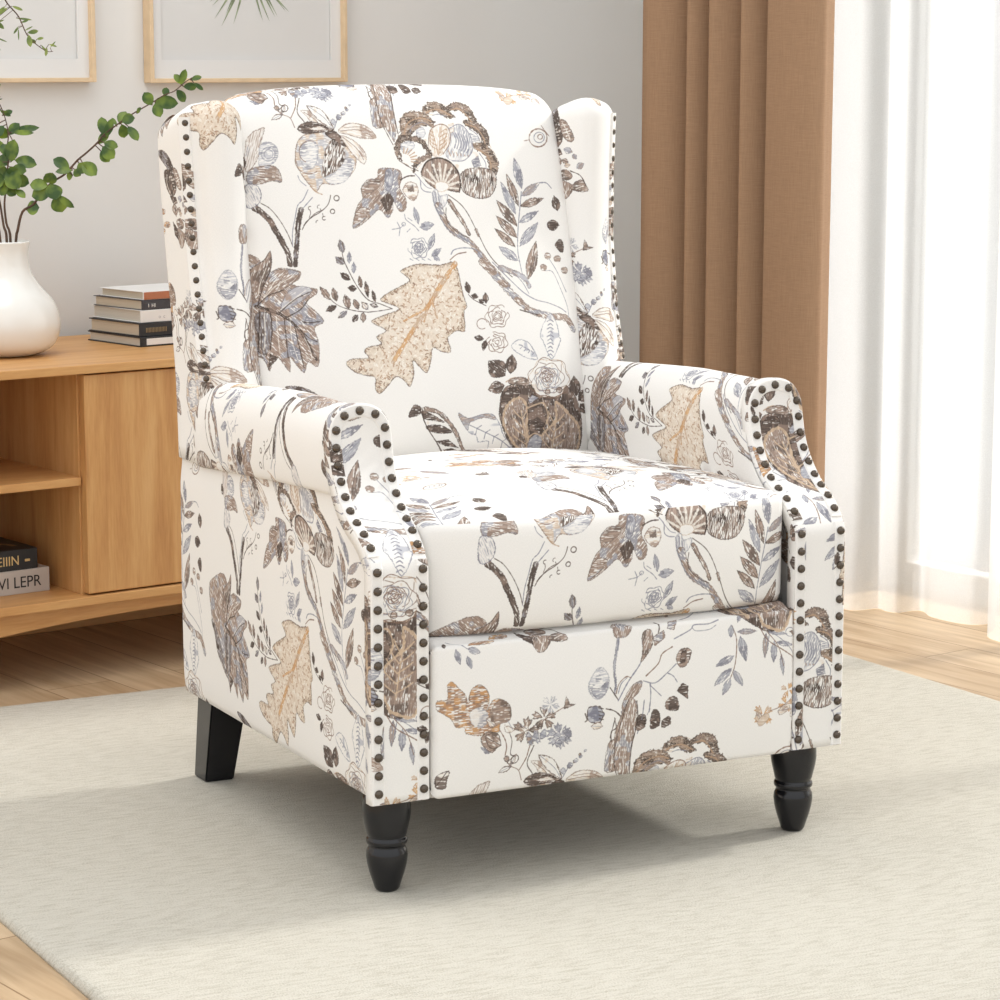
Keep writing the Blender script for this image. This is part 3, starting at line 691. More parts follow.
MOTIFS = """
F|rust|1|0|875,7036 944,7086 1025,6997 1119,6911 1158,6779 1173,6880 1230,6977 1342,7004 1437,6905 1449,6775 1406,6651 1491,6784 1603,6799 1728,6721 1756,6588 1699,6490 1601,6475 1588,6371 1462,6372 1323,6348 1129,6394 1102,6475 992,6486 925,6596 804,6685 728,6739 741,6855 873,6858
F|grayfleck|1|0|1185,6673 1351,6708 1447,6569 1350,6449 1212,6502
F|brownfleck|1|0|1461,6645 1602,6786 1742,6694 1742,6512 1573,6465 1461,6437
F|rust|1|0|1173,6880 1230,6977 1342,7004 1437,6905 1443,6789 1296,6765 1200,6787
F|brown|1|0|1337,6320 1434,6388 1574,6334 1590,6214 1495,6106 1367,6199
F|gray|1|0|1325,6203 1409,6168 1467,6095 1397,6103
L|b|1|0|1602,6383 1674,6257 1696,6149 1681,6018 1757,5902 1874,5834 1927,5692
L|b|1|0|1889,5832 1981,5983 2019,6112 2086,6264 2169,6413 2312,6502 2543,6609
F|palebrown|0|1.09|1757,5902 1778,5914 1804,5934 1818,5955 1830,5988 1834,6025 1836,6053 1813,6037 1786,6013 1766,5985 1757,5961 1754,5927
L|g|0.5|0|1757,5902 1820,6023
F|cream|0|-2.79|1771,5895 1741,5903 1699,5907 1670,5900 1637,5882 1609,5852 1590,5828 1625,5824 1670,5822 1709,5830 1734,5843 1758,5871
L|g|0.5|0|1771,5895 1626,5842
F|brown|1|0|1739,5998 1732,5977 1709,5965 1681,5970 1662,5995 1663,6019 1682,6034 1706,6042 1733,6024
F|brown|0|2.63|1950,6354 1839,6362 1783,6380 1816,6405 1784,6447 1838,6445 1843,6481 1892,6441
F|brown|0|1.42|1973,6363 1933,6464 1928,6517 1968,6492 1998,6528 2019,6479 2058,6482 2038,6431
F|brown|0|0.05|1993,6344 2079,6398 2132,6413 2124,6373 2175,6352 2133,6325 2153,6290 2091,6299
F|brown|0|-1.06|1981,6323 2076,6255 2114,6210 2069,6211 2071,6161 2024,6194 1997,6170 1978,6227
F|brown|0|-2.43|1955,6329 1927,6233 1898,6191 1878,6231 1829,6221 1841,6269 1805,6289 1855,6315
F|gray|0|-0.46|2468,6213 2574,6211 2629,6195 2600,6170 2634,6130 2581,6130 2580,6095 2530,6132
F|gray|0|-1.4|2451,6203 2517,6115 2537,6065 2495,6080 2479,6038 2446,6080 2412,6069 2414,6123
F|gray|0|-2.6|2431,6213 2390,6128 2356,6093 2343,6133 2293,6131 2312,6173 2280,6196 2332,6213
F|gray|0|2.68|2427,6233 2322,6235 2268,6250 2297,6275 2264,6314 2315,6314 2317,6349 2366,6313
F|gray|0|1.73|2444,6243 2380,6329 2360,6378 2402,6364 2419,6406 2451,6364 2485,6375 2482,6322
F|gray|0|0.53|2465,6233 2506,6317 2540,6352 2553,6312 2603,6315 2584,6272 2616,6249 2564,6232
F|brown|0|-0.89|2239,6470 2330,6425 2371,6391 2332,6384 2342,6341 2297,6362 2278,6337 2252,6385
F|brown|0|-2.23|2215,6472 2208,6382 2191,6341 2167,6373 2126,6357 2129,6401 2095,6413 2132,6444
F|brown|0|2.79|2207,6493 2111,6482 2060,6490 2084,6517 2050,6550 2096,6556 2094,6588 2142,6560
F|brown|0|1.62|2225,6504 2174,6587 2160,6632 2198,6617 2218,6653 2244,6613 2277,6622 2268,6574
F|brown|0|0.23|2245,6490 2309,6551 2351,6572 2351,6536 2398,6525 2367,6495 2390,6467 2336,6465
F|grayfleck|0|-0.28|2327,6642 2399,6655 2437,6652 2421,6630 2449,6607 2414,6600 2417,6575 2379,6594
F|grayfleck|0|-1.45|2314,6633 2357,6572 2370,6538 2340,6548 2328,6519 2306,6548 2282,6540 2285,6578
F|grayfleck|0|-2.84|2298,6642 2253,6593 2223,6575 2221,6602 2185,6608 2207,6633 2188,6652 2228,6656
F|grayfleck|0|2.31|2302,6658 2231,6687 2199,6710 2228,6718 2219,6749 2254,6736 2266,6756 2287,6722
F|grayfleck|0|0.98|2319,6658 2321,6726 2332,6758 2351,6735 2381,6749 2381,6716 2408,6709 2380,6683
F|brown|0|0|2508,6573 2544,6740 2601,6629 2688,6614 2572,6579
F|gray|0|-0.55|2085,6231 2153,6224 2187,6211 2166,6197 2185,6170 2152,6173 2149,6151 2119,6177
F|gray|0|-2.11|2066,6228 2068,6165 2060,6135 2041,6156 2015,6143 2013,6174 1989,6180 2012,6204
F|gray|0|2.59|2060,6246 1992,6254 1959,6266 1979,6280 1961,6307 1994,6304 1997,6326 2027,6300
F|gray|0|1.02|2079,6249 2077,6312 2086,6342 2104,6321 2131,6334 2132,6303 2156,6297 2133,6273
L|g|1|0|2187,6244 2288,6233
F|palebrown|1|-0.76|2055,5934 2274,5894 2398,5770 2378,5662 2216,5683 2133,5830
L|b|0.7|0|2100,5901 2251,5788 2317,5684
F|gray|1|0|2578,5734 2566,5708 2543,5694 2509,5710 2489,5730 2488,5758 2506,5775 2536,5784 2563,5761
F|brown|1|0|2650,5789 2643,5768 2622,5763 2600,5769 2587,5786 2581,5806 2598,5822 2618,5822 2638,5809
F|brown|1|0|2719,5846 2711,5832 2696,5826 2678,5828 2666,5844 2662,5860 2676,5871 2693,5874 2708,5862
F|brown|1|0|2788,5927 2784,5913 2773,5905 2755,5910 2747,5925 2742,5941 2754,5952 2770,5953 2783,5941
F|gray|0|-1.32|1009,7485 995,7458 984,7419 987,7389 1004,7350 1034,7313 1060,7286 1069,7319 1078,7362 1075,7403 1063,7432 1034,7465
L|g|0.5|0|1009,7485 1049,7326
F|gray|0|-1.26|1161,7390 1150,7365 1142,7330 1147,7302 1164,7268 1193,7236 1218,7213 1225,7243 1232,7282 1226,7319 1214,7345 1186,7373
L|g|0.5|0|1161,7390 1206,7248
F|gray|0|-0.37|1175,7477 1188,7449 1211,7418 1235,7404 1273,7397 1316,7403 1350,7410 1331,7437 1304,7470 1272,7490 1245,7496 1205,7488
L|g|0.5|0|1175,7477 1315,7423
L|g|0.8|0|921,7666 1056,7559 1167,7478
F|dark|1|0|881,7555 866,7521 850,7519 833,7522 822,7544 846,7599 872,7636 891,7633 894,7607
F|darkline|1|0|718,5725 728,5885 901,5936 876,5820 852,5704
L|k|0.8|0|730,5753 860,5914
F|graywash|1|0|2866,6837 2927,6961 3047,7065 3162,6963 3173,6805 3099,6681 2981,6641 2893,6729
F|gray|1|0|2909,6780 3041,6792 3160,6885 3128,6717 2996,6652
F|berry|1|0|3109,6434 3077,6384 3049,6333 2998,6326 2938,6336 2875,6364 2854,6410 2848,6462 2853,6520 2876,6554 2940,6564 2995,6557 3046,6544 3079,6484
L|k|1.2|0|2821,6473 2851,6390 2823,6367
L|k|0.9|0|3011,6532 3088,6510
L|k|0.9|0|3017,6484 3088,6462
L|k|0.9|0|3024,6435 3089,6414
L|k|0.9|0|3031,6386 3090,6366
B|gray|1.91|0|3330,7400 3282,7185 3252,7006 3271,6821 3261,6703
L|k|1.2|0|3188,6777 3306,6606
L|g|0.9|0|3305,6686 3351,6812 3441,6882
L|k|0.9|0|3129,6506 3278,6450 3430,6299
F|brownmix|1|-1.83|3174,6031 3289,6099 3390,6169 3407,6004 3365,5817 3320,5656 3141,5664
L|k|1|0|3255,6372 3283,6235 3211,6189 3217,6053
B|gray|2.03|0|3401,6275 3473,6105 3461,5943 3412,5784 3388,5717
F|brownmix|1|-2.14|3365,6547 3484,6746 3604,6818 3669,6806 3618,6679 3499,6572 3462,6429 3382,6438
L|g|1.4|0|3306,6593 3455,6828 3639,7046 3689,7197 3683,7354
L|b|1|0|3276,6689 3321,6816 3427,6897 3500,6876
F|brown|1|-1.91|3689,7431 3813,7484 3849,7377 3810,7225 3654,7065 3682,7224
F|brownmix|1|0|3849,7377 4020,7452 4027,7347 3863,7253
F|brownmix|1|0|4103,7596 4261,7636 4170,7438 4066,7460
L|k|1.6|0|3915,7610 3950,7497 3927,7414
L|g|1.1|0|4161,7321 4410,7415 4476,7474 4689,7468 4846,7506
L|g|0.7|0|4442,7439 4500,7394 4698,7394 4810,7444
L|g|1|0|4300,7624 4464,7674 4607,7770
L|b|1.3|0|3724,6879 3907,7019 3972,7144 4126,7220
B|graymix|2.29|0|3373,6439 3436,6298 3482,6104 3449,5889 3384,5676
L|k|0.9|0|3188,6499 3308,6420 3416,6274
L|k|1|0|3265,6358 3225,6215 3199,6109
F|brownmix|1|-1.69|3225,5916 3320,6068 3390,6169 3389,5897 3364,5664 3230,5667
F|brown|1|0|4180,7071 4244,7170 4351,7185 4419,7121 4328,6950 4222,6948
F|dark|1|0|4259,7142 4351,7172 4315,7005 4238,6986
F|dark|1|0|4180,6633 4265,6731 4356,6681 4352,6507
F|dark|1|0|4009,6477 4084,6563 4190,6538 4215,6374 4042,6393
F|dark|1|0|3553,6191 3601,6361 3711,6362 3724,6239 3642,6200
F|dark|1|0|3789,6286 3830,6416 3921,6379 3936,6210 3822,6209
L|g|1.1|0|3678,6818 3858,6773 4040,6887 4178,6992
L|g|1.1|0|4040,6887 4129,6838 4189,6752
L|g|1.3|0|3783,6768 3791,6607 3770,6396
L|g|0.9|0|3791,6740 3948,6591
L|g|1|0|3741,6358 3779,6435
L|b|1.1|0|5053,7408 5112,7218 5082,6900 5003,6707
F|graymix|0|-0.05|5126,7322 5163,7302 5219,7282 5266,7275 5328,7278 5390,7292 5437,7306 5390,7324 5327,7345 5265,7355 5218,7353 5163,7338
L|g|0.5|0|5126,7322 5375,7309
F|gray|0|-1.34|5170,7265 5148,7220 5132,7153 5138,7099 5165,7029 5213,6961 5254,6909 5268,6966 5282,7040 5275,7112 5256,7165 5210,7226
L|g|0.5|0|5170,7265 5236,6981
F|gray|0|-2.77|5068,7009 5019,7016 4953,7015 4906,7002 4851,6972 4804,6928 4771,6892 4827,6891 4899,6894 4962,6910 5004,6932 5045,6974
L|g|0.5|0|5068,7009 4830,6916
F|gray|0|-2.49|5034,6852 4981,6844 4911,6823 4864,6794 4813,6745 4775,6683 4749,6635 4808,6651 4883,6677 4946,6714 4985,6751 5018,6808
L|g|0.5|0|5034,6852 4805,6678
F|gray|0|-2.07|5009,6720 4972,6704 4927,6675 4904,6644 4887,6595 4885,6539 4887,6495 4925,6519 4972,6553 5003,6594 5017,6630 5016,6682
L|g|0.5|0|5009,6720 4911,6540
F|gray|0|-0.99|5050,6823 5047,6786 5054,6735 5073,6697 5112,6652 5165,6613 5208,6585 5202,6629 5191,6686 5167,6736 5139,6770 5089,6804
L|g|0.5|0|5050,6823 5176,6633
F|gray|0|-1.66|5039,7423 5016,7405 4992,7377 4985,7352 4989,7317 5007,7280 5023,7253 5044,7276 5067,7308 5077,7341 5075,7367 5057,7400
L|g|0.5|0|5039,7423 5026,7287
F|graymix|0|-1.65|5577,7266 5552,7228 5526,7171 5516,7121 5518,7052 5534,6981 5549,6927 5572,6975 5599,7040 5611,7107 5611,7158 5595,7222
L|g|0.5|0|5577,7266 5554,6995
F|gray|0|-0.18|5594,7277 5630,7257 5684,7233 5731,7222 5796,7215 5861,7216 5911,7219 5865,7240 5803,7265 5740,7281 5692,7287 5633,7284
L|g|0.5|0|5594,7277 5847,7231
F|gray|0|-1.6|5702,7146 5677,7113 5652,7063 5645,7019 5651,6959 5673,6897 5693,6849 5715,6892 5740,6948 5750,7007 5746,7052 5724,7108
L|g|0.5|0|5702,7146 5695,6909
F|gray|0|-0.23|5734,7124 5763,7100 5809,7072 5849,7059 5905,7052 5965,7055 6020,7056 5971,7084 5917,7113 5863,7131 5822,7137 5769,7132
L|g|0.5|0|5734,7124 5952,7073
F|gray|0|-1.44|5813,6959 5801,6923 5791,6870 5793,6826 5806,6766 5831,6706 5851,6660 5860,6705 5868,6764 5866,6824 5857,6869 5834,6923
L|g|0.5|0|5813,6959 5843,6720
F|gray|0|-2.05|5225,7606 5193,7580 5151,7530 5140,7515 5135,7493 5138,7467 5143,7447 5162,7459 5184,7476 5198,7496 5202,7513 5205,7547
L|g|0.5|0|5225,7606 5152,7469
F|gray|0|-1.68|5340,7616 5302,7565 5278,7518 5277,7500 5286,7476 5304,7453 5319,7436 5328,7456 5338,7481 5339,7506 5333,7523 5334,7575
L|g|0.5|0|5340,7616 5315,7460
F|brown|0|-0.74|5663,7607 5643,7513 5675,7463 5713,7434 5775,7407 5848,7394 5905,7387 5876,7431 5837,7485 5787,7525 5764,7581 5713,7609
L|k|0.5|0|5663,7607 5848,7421
L|b|0.9|0|5338,7474 5474,7409 5594,7277 5765,7072 5856,6791
L|g|0.6|0|5372,7645 5467,7515 5570,7440 5564,7334
L|g|0.8|0|6046,7230 6038,7205 6033,7182 5976,7181 5941,7186 5913,7201 5894,7225 5889,7252 5899,7277 5921,7294 5950,7301 5988,7294 6023,7276 6040,7251 6045,7223
L|g|0.8|0|5875,7518 5951,7484 6072,7537
F|orange|0|-2.53|5524,6146 5497,6068 5470,6035 5453,6070 5409,6064 5421,6103 5390,6121 5435,6140
F|orange|0|2.35|5525,6170 5430,6209 5387,6238 5424,6247 5410,6287 5457,6269 5472,6294 5502,6250
F|orange|0|0.61|5553,6166 5581,6243 5609,6275 5625,6242 5670,6247 5657,6209 5689,6191 5643,6172
F|orange|0|-0.79|5553,6141 5648,6103 5691,6073 5655,6064 5669,6024 5622,6042 5606,6017 5576,6061
F|orange|0|-1.13|5913,6251 5977,6201 6015,6165 5967,6174 5964,6144 5932,6168 5912,6155 5903,6192
F|orange|0|-2.93|5892,6261 5844,6217 5811,6202 5810,6228 5774,6236 5797,6258 5778,6278 5820,6279
F|orange|0|2.01|5901,6277 5840,6326 5816,6357 5848,6353 5851,6384 5881,6360 5902,6373 5910,6336
F|orange|0|0.14|5921,6267 5972,6311 6036,6316 6040,6288 6058,6286 6036,6264 6053,6244 6008,6244
F|orange|0|-2.08|5928,6443 5935,6384 5929,6355 5908,6375 5882,6361 5878,6390 5853,6395 5875,6418
F|orange|0|2.68|5921,6460 5851,6464 5816,6474 5836,6488 5815,6513 5849,6511 5851,6532 5883,6509
F|orange|0|1.0|5940,6464 5933,6523 5940,6551 5961,6532 5994,6544 6001,6513 6035,6506 6007,6484
F|orange|0|-0.44|5947,6447 6037,6437 6076,6426 6054,6412 6077,6387 6040,6389 6038,6369 5994,6395
L|b|0.8|0|5649,6198 5842,6244 6035,6353
F|brownmix|1|-1.87|3284,7657 3443,7677 3559,7589 3496,7443 3390,7407 3274,7438
L|g|1.4|0|3346,7411 3315,7259
L|k|0.8|0|1736,6339 1771,6223 1753,6066 1806,6026
F|brown|0|2.58|1621,6192 1611,6248 1591,6319 1567,6362 1516,6381 1447,6359 1392,6338 1405,6267 1433,6199 1476,6162 1516,6154 1575,6169
L|k|0.5|0|1621,6192 1432,6295
L|k|0.8|0|1869,5981 1859,5957 1840,5940 1818,5932 1795,5935 1776,5948 1767,5970 1768,5995 1780,6018 1799,6034 1823,6040 1845,6036 1862,6021 1870,5999 1868,5975
L|k|0.7|0|1807,5929 1712,5945 1806,6026
L|k|1|0|2085,6135 1997,5914 2081,5762
F|gray|0|-0.46|2061,6267 2059,6237 2063,6204 2075,6192 2098,6190 2130,6205 2157,6220 2154,6248 2149,6282 2135,6301 2118,6303 2086,6285
L|g|0.5|0|2061,6267 2137,6229
F|gray|0|-0.45|2165,6288 2163,6259 2167,6226 2178,6214 2202,6212 2235,6227 2261,6242 2259,6270 2257,6308 2247,6335 2230,6337 2194,6313
L|g|0.5|0|2165,6288 2242,6251
F|gray|0|-0.43|2372,6247 2370,6217 2373,6185 2385,6173 2409,6173 2442,6187 2469,6203 2467,6231 2462,6264 2448,6281 2430,6282 2398,6265
L|g|0.5|0|2372,6247 2450,6211
F|gray|0|-0.35|2443,6186 2443,6160 2450,6135 2463,6125 2487,6125 2519,6137 2544,6149 2539,6172 2533,6204 2518,6221 2500,6222 2469,6205
L|g|0.5|0|2443,6186 2524,6156
F|gray|0|-0.42|2532,6245 2529,6215 2532,6183 2544,6172 2569,6172 2602,6186 2630,6202 2628,6230 2624,6263 2609,6280 2591,6281 2559,6264
L|g|0.5|0|2532,6245 2610,6210
F|gray|0|-0.33|2393,6139 2395,6115 2402,6089 2415,6079 2439,6079 2470,6092 2495,6104 2490,6127 2480,6153 2464,6167 2446,6168 2416,6154
L|g|0.5|0|2393,6139 2475,6111
F|palebrown|0|-0.65|1406,6565 1409,6522 1435,6486 1451,6448 1485,6440 1524,6445 1555,6451 1536,6477 1510,6508 1479,6527 1467,6578 1431,6572
L|g|0.5|0|1406,6565 1522,6464
F|palebrown|0|-0.97|1693,6533 1658,6403 1675,6363 1696,6346 1732,6340 1775,6351 1810,6364 1797,6398 1758,6412 1727,6432 1701,6437 1664,6431
L|g|0.5|0|1693,6533 1778,6379
F|palebrown|0|-0.57|1864,6451 1858,6386 1874,6348 1896,6332 1932,6328 1977,6341 2013,6355 2001,6389 2011,6494 1916,6394 1889,6398 1853,6392
L|g|0.5|0|1864,6451 1981,6369
F|palebrown|0|-0.15|2909,6301 2921,6278 2945,6256 2971,6248 3011,6249 3057,6262 3093,6274 3074,6294 3053,6329 3022,6346 2992,6346 2945,6325
L|g|0.5|0|2909,6301 3056,6279
F|tanwash|1|0|1917,5429 1992,5544 2151,5601 2366,5605 2517,5585 2661,5510 2763,5366 2809,5225 2753,5059 2604,4923 2413,4859 2241,4878 2137,4765 2054,4857 1954,5002 1898,5146 1885,5288
F|graywash|1|0|2616,5216 2767,5198 2712,5032 2569,4891 2354,4869 2291,4961 2435,5018
F|graywash|1|0|1977,5425 2137,5502 2246,5412 2182,5161 2053,5082 1952,5228
L|b|0.8|0|2029,5196 2001,5214 1978,5238 1962,5267 1953,5298 1950,5331 1956,5364 1968,5396 1988,5424 2013,5449 2043,5468 2077,5481 2112,5488 2147,5487 2181,5479
L|b|0.8|0|2177,5052 2143,5038 2108,5029 2072,5025 2037,5028 2003,5036 1972,5050 1944,5068 1920,5092 1901,5119 1887,5149 1879,5182 1878,5215 1882,5249 1892,5282
F|seeds|1|-1.92|2321,5291 2372,5393 2506,5515 2617,5427 2657,5285 2581,5147 2477,5061 2373,5008 2248,4976 2276,5143
F|dark|1|0|2378,5582 2499,5629 2657,5482 2678,5383 2585,5422 2478,5488
F|cream|1|-0.81|2524,5628 2458,5801 2359,5937 2156,6004 2221,5870 2312,5764 2437,5673
L|g|0.6|0|2183,5986 2396,5803 2501,5643
F|dark|1|-0.11|1961,5666 2079,5753 2263,5749 2450,5653 2496,5606 2304,5602 2088,5584
F|palebrown|1|-0.11|2097,5661 2317,5698 2431,5631 2245,5622
F|palebrown|1|-0.18|2576,5603 2724,5706 2914,5706 3077,5640 3169,5492 2910,5498 2730,5550
L|b|0.7|0|2614,5607 2898,5616 3104,5521
L|b|0.5|0|2684,5651 2937,5655 3082,5578
F|palebrown|1|-0.9|2604,5546 2782,5484 2918,5362 2968,5243 2919,5132 2802,5219 2699,5354
L|b|0.7|0|2632,5525 2825,5365 2916,5194
L|g|0.8|0|2526,5642 2593,5767
F|gray|1|0|2667,5805 2653,5782 2623,5768 2594,5773 2582,5796 2589,5821 2607,5843 2636,5844 2660,5830
F|gray|1|0|2740,5861 2727,5841 2704,5830 2684,5840 2671,5852 2677,5872 2694,5886 2719,5892 2731,5878
F|gray|1|0|2803,5906 2793,5890 2776,5886 2758,5889 2749,5900 2753,5916 2767,5928 2786,5928 2800,5921
F|gray|1|0|2861,5978 2851,5966 2838,5962 2825,5963 2818,5973 2825,5986 2834,5996 2848,5999 2859,5990
L|t|1.2|0|2053,4852 2132,4770 2216,4731
L|g|0.8|0|1995,4859 1916,4933 1891,5010
L|g|0.9|0|2018,4808 1928,4665 1840,4589 1784,4416 1726,4219 1704,4005
L|g|0.9|0|2069,4694 1947,4580 1881,4512
B|dark|4.5|0|1236,4574 1330,4494 1425,4383 1475,4267 1518,4180 1575,4050 1631,3906 1644,3748
L|k|0.8|0|1324,4639 1442,4556 1566,4379 1659,4178 1705,4019
B|graydark|3.9|0|1883,4526 1818,4331 1780,4104 1748,3932 1718,3746
L|k|0.9|0|1866,4245 1936,4350 2032,4423 2156,4485 2271,4571 2320,4653 2340,4714
L|k|0.7|0|1896,4306 2065,4459 2205,4517
L|k|0.9|0|2464,4671 2458,4655 2445,4643 2428,4637 2410,4638 2395,4646 2387,4659 2386,4675 2393,4691 2406,4703 2424,4708 2441,4706 2455,4697 2463,4683 2463,4667
L|k|0.9|0|2374,4490 2369,4477 2359,4466 2345,4461 2330,4462 2317,4468 2310,4480 2309,4493 2315,4507 2326,4516 2341,4521 2355,4520 2367,4512 2374,4500 2374,4486
L|k|0.8|0|2012,4519 2005,4521 2000,4523 1995,4527 1992,4532 1990,4538 1990,4544 1991,4550 1994,4556 1998,4561 2003,4565 2009,4568 2016,4569 2022,4569 2028,4568
L|k|0.8|0|2130,4543 2127,4547 2125,4551 2124,4555 2124,4560 2125,4565 2127,4569 2129,4573 2132,4577 2136,4580 2141,4583 2146,4584 2150,4585 2155,4585 2160,4584
L|k|0.8|0|2224,4383 2217,4378 2209,4375 2200,4375 2192,4377 2185,4382 2181,4388 2179,4396 2180,4404 2183,4412 2189,4418 2197,4422 2205,4424 2214,4424 2221,4421
L|k|0.8|0|2079,4341 2079,4344 2079,4347 2079,4350 2080,4353 2082,4356 2083,4359 2085,4362 2088,4364 2090,4366 2093,4368 2096,4369 2100,4370 2103,4371 2106,4371
L|k|0.7|0|2012,4508 2014,4472 1986,4411
L|k|0.7|0|2162,4532 2173,4504
L|k|0.7|0|2194,4428 2190,4467
F|stripebrown|1|1.23|1203,5587 1295,5685 1385,5714 1481,5725 1413,5529 1365,5329 1251,5165 1165,5113 1148,5300 1181,5473
F|graywash|1|0|1394,5487 1514,5518 1624,5450 1641,5333 1585,5222 1478,5167 1358,5169 1354,5301
L|g|0.8|0|1594,5331 1579,5289 1548,5257 1505,5242 1461,5247 1425,5272 1402,5310 1399,5355 1416,5396 1449,5425 1492,5438 1536,5430 1571,5404 1592,5364 1592,5320
L|g|0.7|0|1565,5334 1555,5307 1535,5286 1508,5276 1479,5279 1455,5295 1441,5320 1439,5348 1450,5375 1471,5394 1499,5402 1527,5397 1550,5380 1564,5355 1564,5326
F|brownmix|1|-0.2|1193,5129 1365,5178 1550,5168 1636,5081 1648,4926 1513,4952 1339,4917 1164,4947
F|stripegray|1|-1.17|1134,4915 1282,4912 1341,4801 1312,4657 1196,4577 1107,4622
F|dark|1|0|1102,5325 1151,5336 1175,5236 1115,5157 1064,5199
F|maple|1|-2.41|3121,5055 3282,5074 3465,5028 3471,4902 3422,4792 3506,4623 3465,4485 3368,4471 3292,4614 3275,4490 3181,4376 3104,4461 3039,4490 2902,4388 2734,4281 2624,4250 2650,4394 2741,4580 2820,4662 2813,4792 2927,4915 3087,4939
F|brownfleck|1|0|2816,4792 2941,4900 3130,4910 3082,4800 2915,4720
F|brownmix|1|0|2624,4250 2656,4394 2765,4530 2916,4498 2806,4363
F|dark|1|-1.75|3090,4633 3247,4740 3310,4628 3185,4409
F|gray|1|-1.77|3246,5047 3341,5045 3326,4850 3215,4741 3199,4908
L|k|1.4|0|3446,4903 3575,4951 3684,4954
F|palebrown|1|0|3476,4791 3569,4873 3692,4842 3714,4730 3632,4606 3535,4645 3467,4730
F|brownfleck|1|0|3528,4818 3642,4829 3644,4732 3548,4734
L|g|0.8|0|3495,4015 3507,4051 3538,4073 3578,4071 3612,4066 3647,4076 3687,4084 3717,4065 3729,4031 3742,4004 3769,3983 3789,3953 3777,3919 3749,3892 3732,3866 3723,3831 3699,3802 3659,3797 3623,3804 3590,3799 3551,3787 3515,3796 3498,3828 3489,3859 3466,3880 3440,3906 3441,3941
L|g|0.7|0|3495,4015 3554,4022
L|g|0.7|0|3669,4067 3689,4019
L|g|0.7|0|3765,3937 3718,3900
L|g|0.7|0|3650,3804 3601,3830
L|g|0.7|0|3484,3852 3499,3905
L|g|0.8|0|3500,3932 3511,3953 3516,3974 3520,3999 3535,4021 3561,4031 3589,4030 3613,4029 3637,4035 3665,4039 3691,4031 3704,4009 3708,3985 3714,3966 3727,3946 3735,3922 3728,3898 3705,3880 3682,3869 3664,3854 3645,3835 3620,3821 3593,3823 3571,3838 3554,3853 3533,3862 3508,3872
L|g|0.7|0|3502,3932 3535,3959
L|g|0.7|0|3617,4035 3644,4007
L|g|0.7|0|3722,3939 3689,3912
L|g|0.7|0|3608,3836 3580,3863
L|g|0.8|0|3648,3992 3665,3988 3678,3980 3685,3966 3684,3950 3679,3936 3675,3923 3672,3909 3668,3894 3658,3880 3643,3872 3626,3871 3610,3874 3596,3877 3581,3878 3565,3881 3550,3887 3541,3900 3540,3915 3544,3930 3549,3943 3551,3957 3554,3971 3562,3986 3576,3996 3593,4000 3610,3998
L|g|0.7|0|3648,3991 3653,3967
L|g|0.7|0|3645,3883 3620,3889
L|g|0.7|0|3543,3932 3564,3949
L|g|0.8|0|3643,3922 3638,3916 3632,3911 3625,3909 3618,3909 3611,3909 3605,3909 3598,3910 3591,3911 3585,3914 3580,3919 3578,3926 3579,3933 3582,3939 3585,3945 3589,3950 3593,3954 3598,3959 3604,3964 3611,3967 3619,3967 3626,3965 3631,3960 3635,3955 3638,3950 3640,3945 3642,3939
L|g|0.8|0|3638,3857 3618,3857 3600,3865 3584,3869 3564,3867 3546,3873 3539,3891 3540,3908 3534,3923 3524,3938 3526,3956 3542,3970 3558,3979 3568,3993 3581,4009 3600,4015 3619,4008 3634,4002 3653,4003 3674,4001 3685,3986 3684,3967 3687,3952 3697,3938 3701,3920 3689,3904 3671,3894
L|g|0.7|0|3634,3868 3608,3881
L|g|0.7|0|3547,3890 3554,3918
L|g|0.7|0|3549,3975 3580,3979
L|g|0.7|0|3639,4005 3650,3980
L|g|0.7|0|3691,3939 3668,3919
L|g|0.8|0|3636,3986 3644,3977 3654,3971 3667,3966 3676,3956 3676,3943 3669,3931 3662,3920 3660,3909 3656,3896 3646,3886 3631,3883 3617,3885 3605,3886 3592,3883 3577,3883 3566,3890 3561,3902 3561,3915 3557,3925 3551,3936 3549,3949 3556,3961 3569,3968 3581,3973 3591,3981 3602,3990
L|g|0.7|0|3635,3984 3642,3965
L|g|0.7|0|3664,3918 3643,3910
L|g|0.7|0|3589,3886 3582,3905
L|g|0.7|0|3560,3952 3581,3960
L|g|0.8|0|3618,3966 3626,3965 3634,3964 3642,3961 3648,3956 3650,3948 3649,3940 3646,3933 3644,3926 3642,3919 3640,3911 3633,3905 3625,3902 3616,3902 3608,3904 3601,3905 3593,3906 3585,3908 3578,3912 3574,3920 3575,3928 3577,3935 3580,3942 3581,3949 3583,3957 3588,3964 3596,3968
L|g|0.7|0|3619,3967 3626,3957
L|g|0.7|0|3639,3916 3625,3915
L|g|0.7|0|3578,3922 3585,3934
L|g|0.8|0|3622,3947 3625,3946 3628,3944 3630,3941 3630,3937 3629,3934 3627,3931 3625,3928 3622,3926 3620,3924 3617,3921 3614,3920 3610,3919 3606,3919 3602,3921 3600,3924 3599,3927 3598,3930 3597,3932 3596,3935 3596,3939 3597,3942 3599,3946 3602,3948 3606,3949 3610,3950 3613,3949
F|gray|0|1.75|3655,4280 3669,4314 3681,4364 3678,4403 3662,4452 3633,4498 3609,4532 3598,4490 3588,4436 3591,4384 3602,4347 3630,4306
L|g|0.5|0|3655,4280 3618,4481
F|gray|0|0.16|3666,4235 3698,4213 3745,4193 3782,4193 3830,4210 3875,4244 3909,4274 3870,4291 3818,4310 3768,4311 3732,4299 3692,4266
L|g|0.5|0|3666,4235 3860,4266
F|gray|0|1.08|3766,3907 3802,3927 3846,3962 3870,3996 3888,4046 3892,4101 3892,4143 3855,4115 3808,4076 3776,4031 3762,3994 3760,3943
L|g|0.5|0|3766,3907 3867,4096
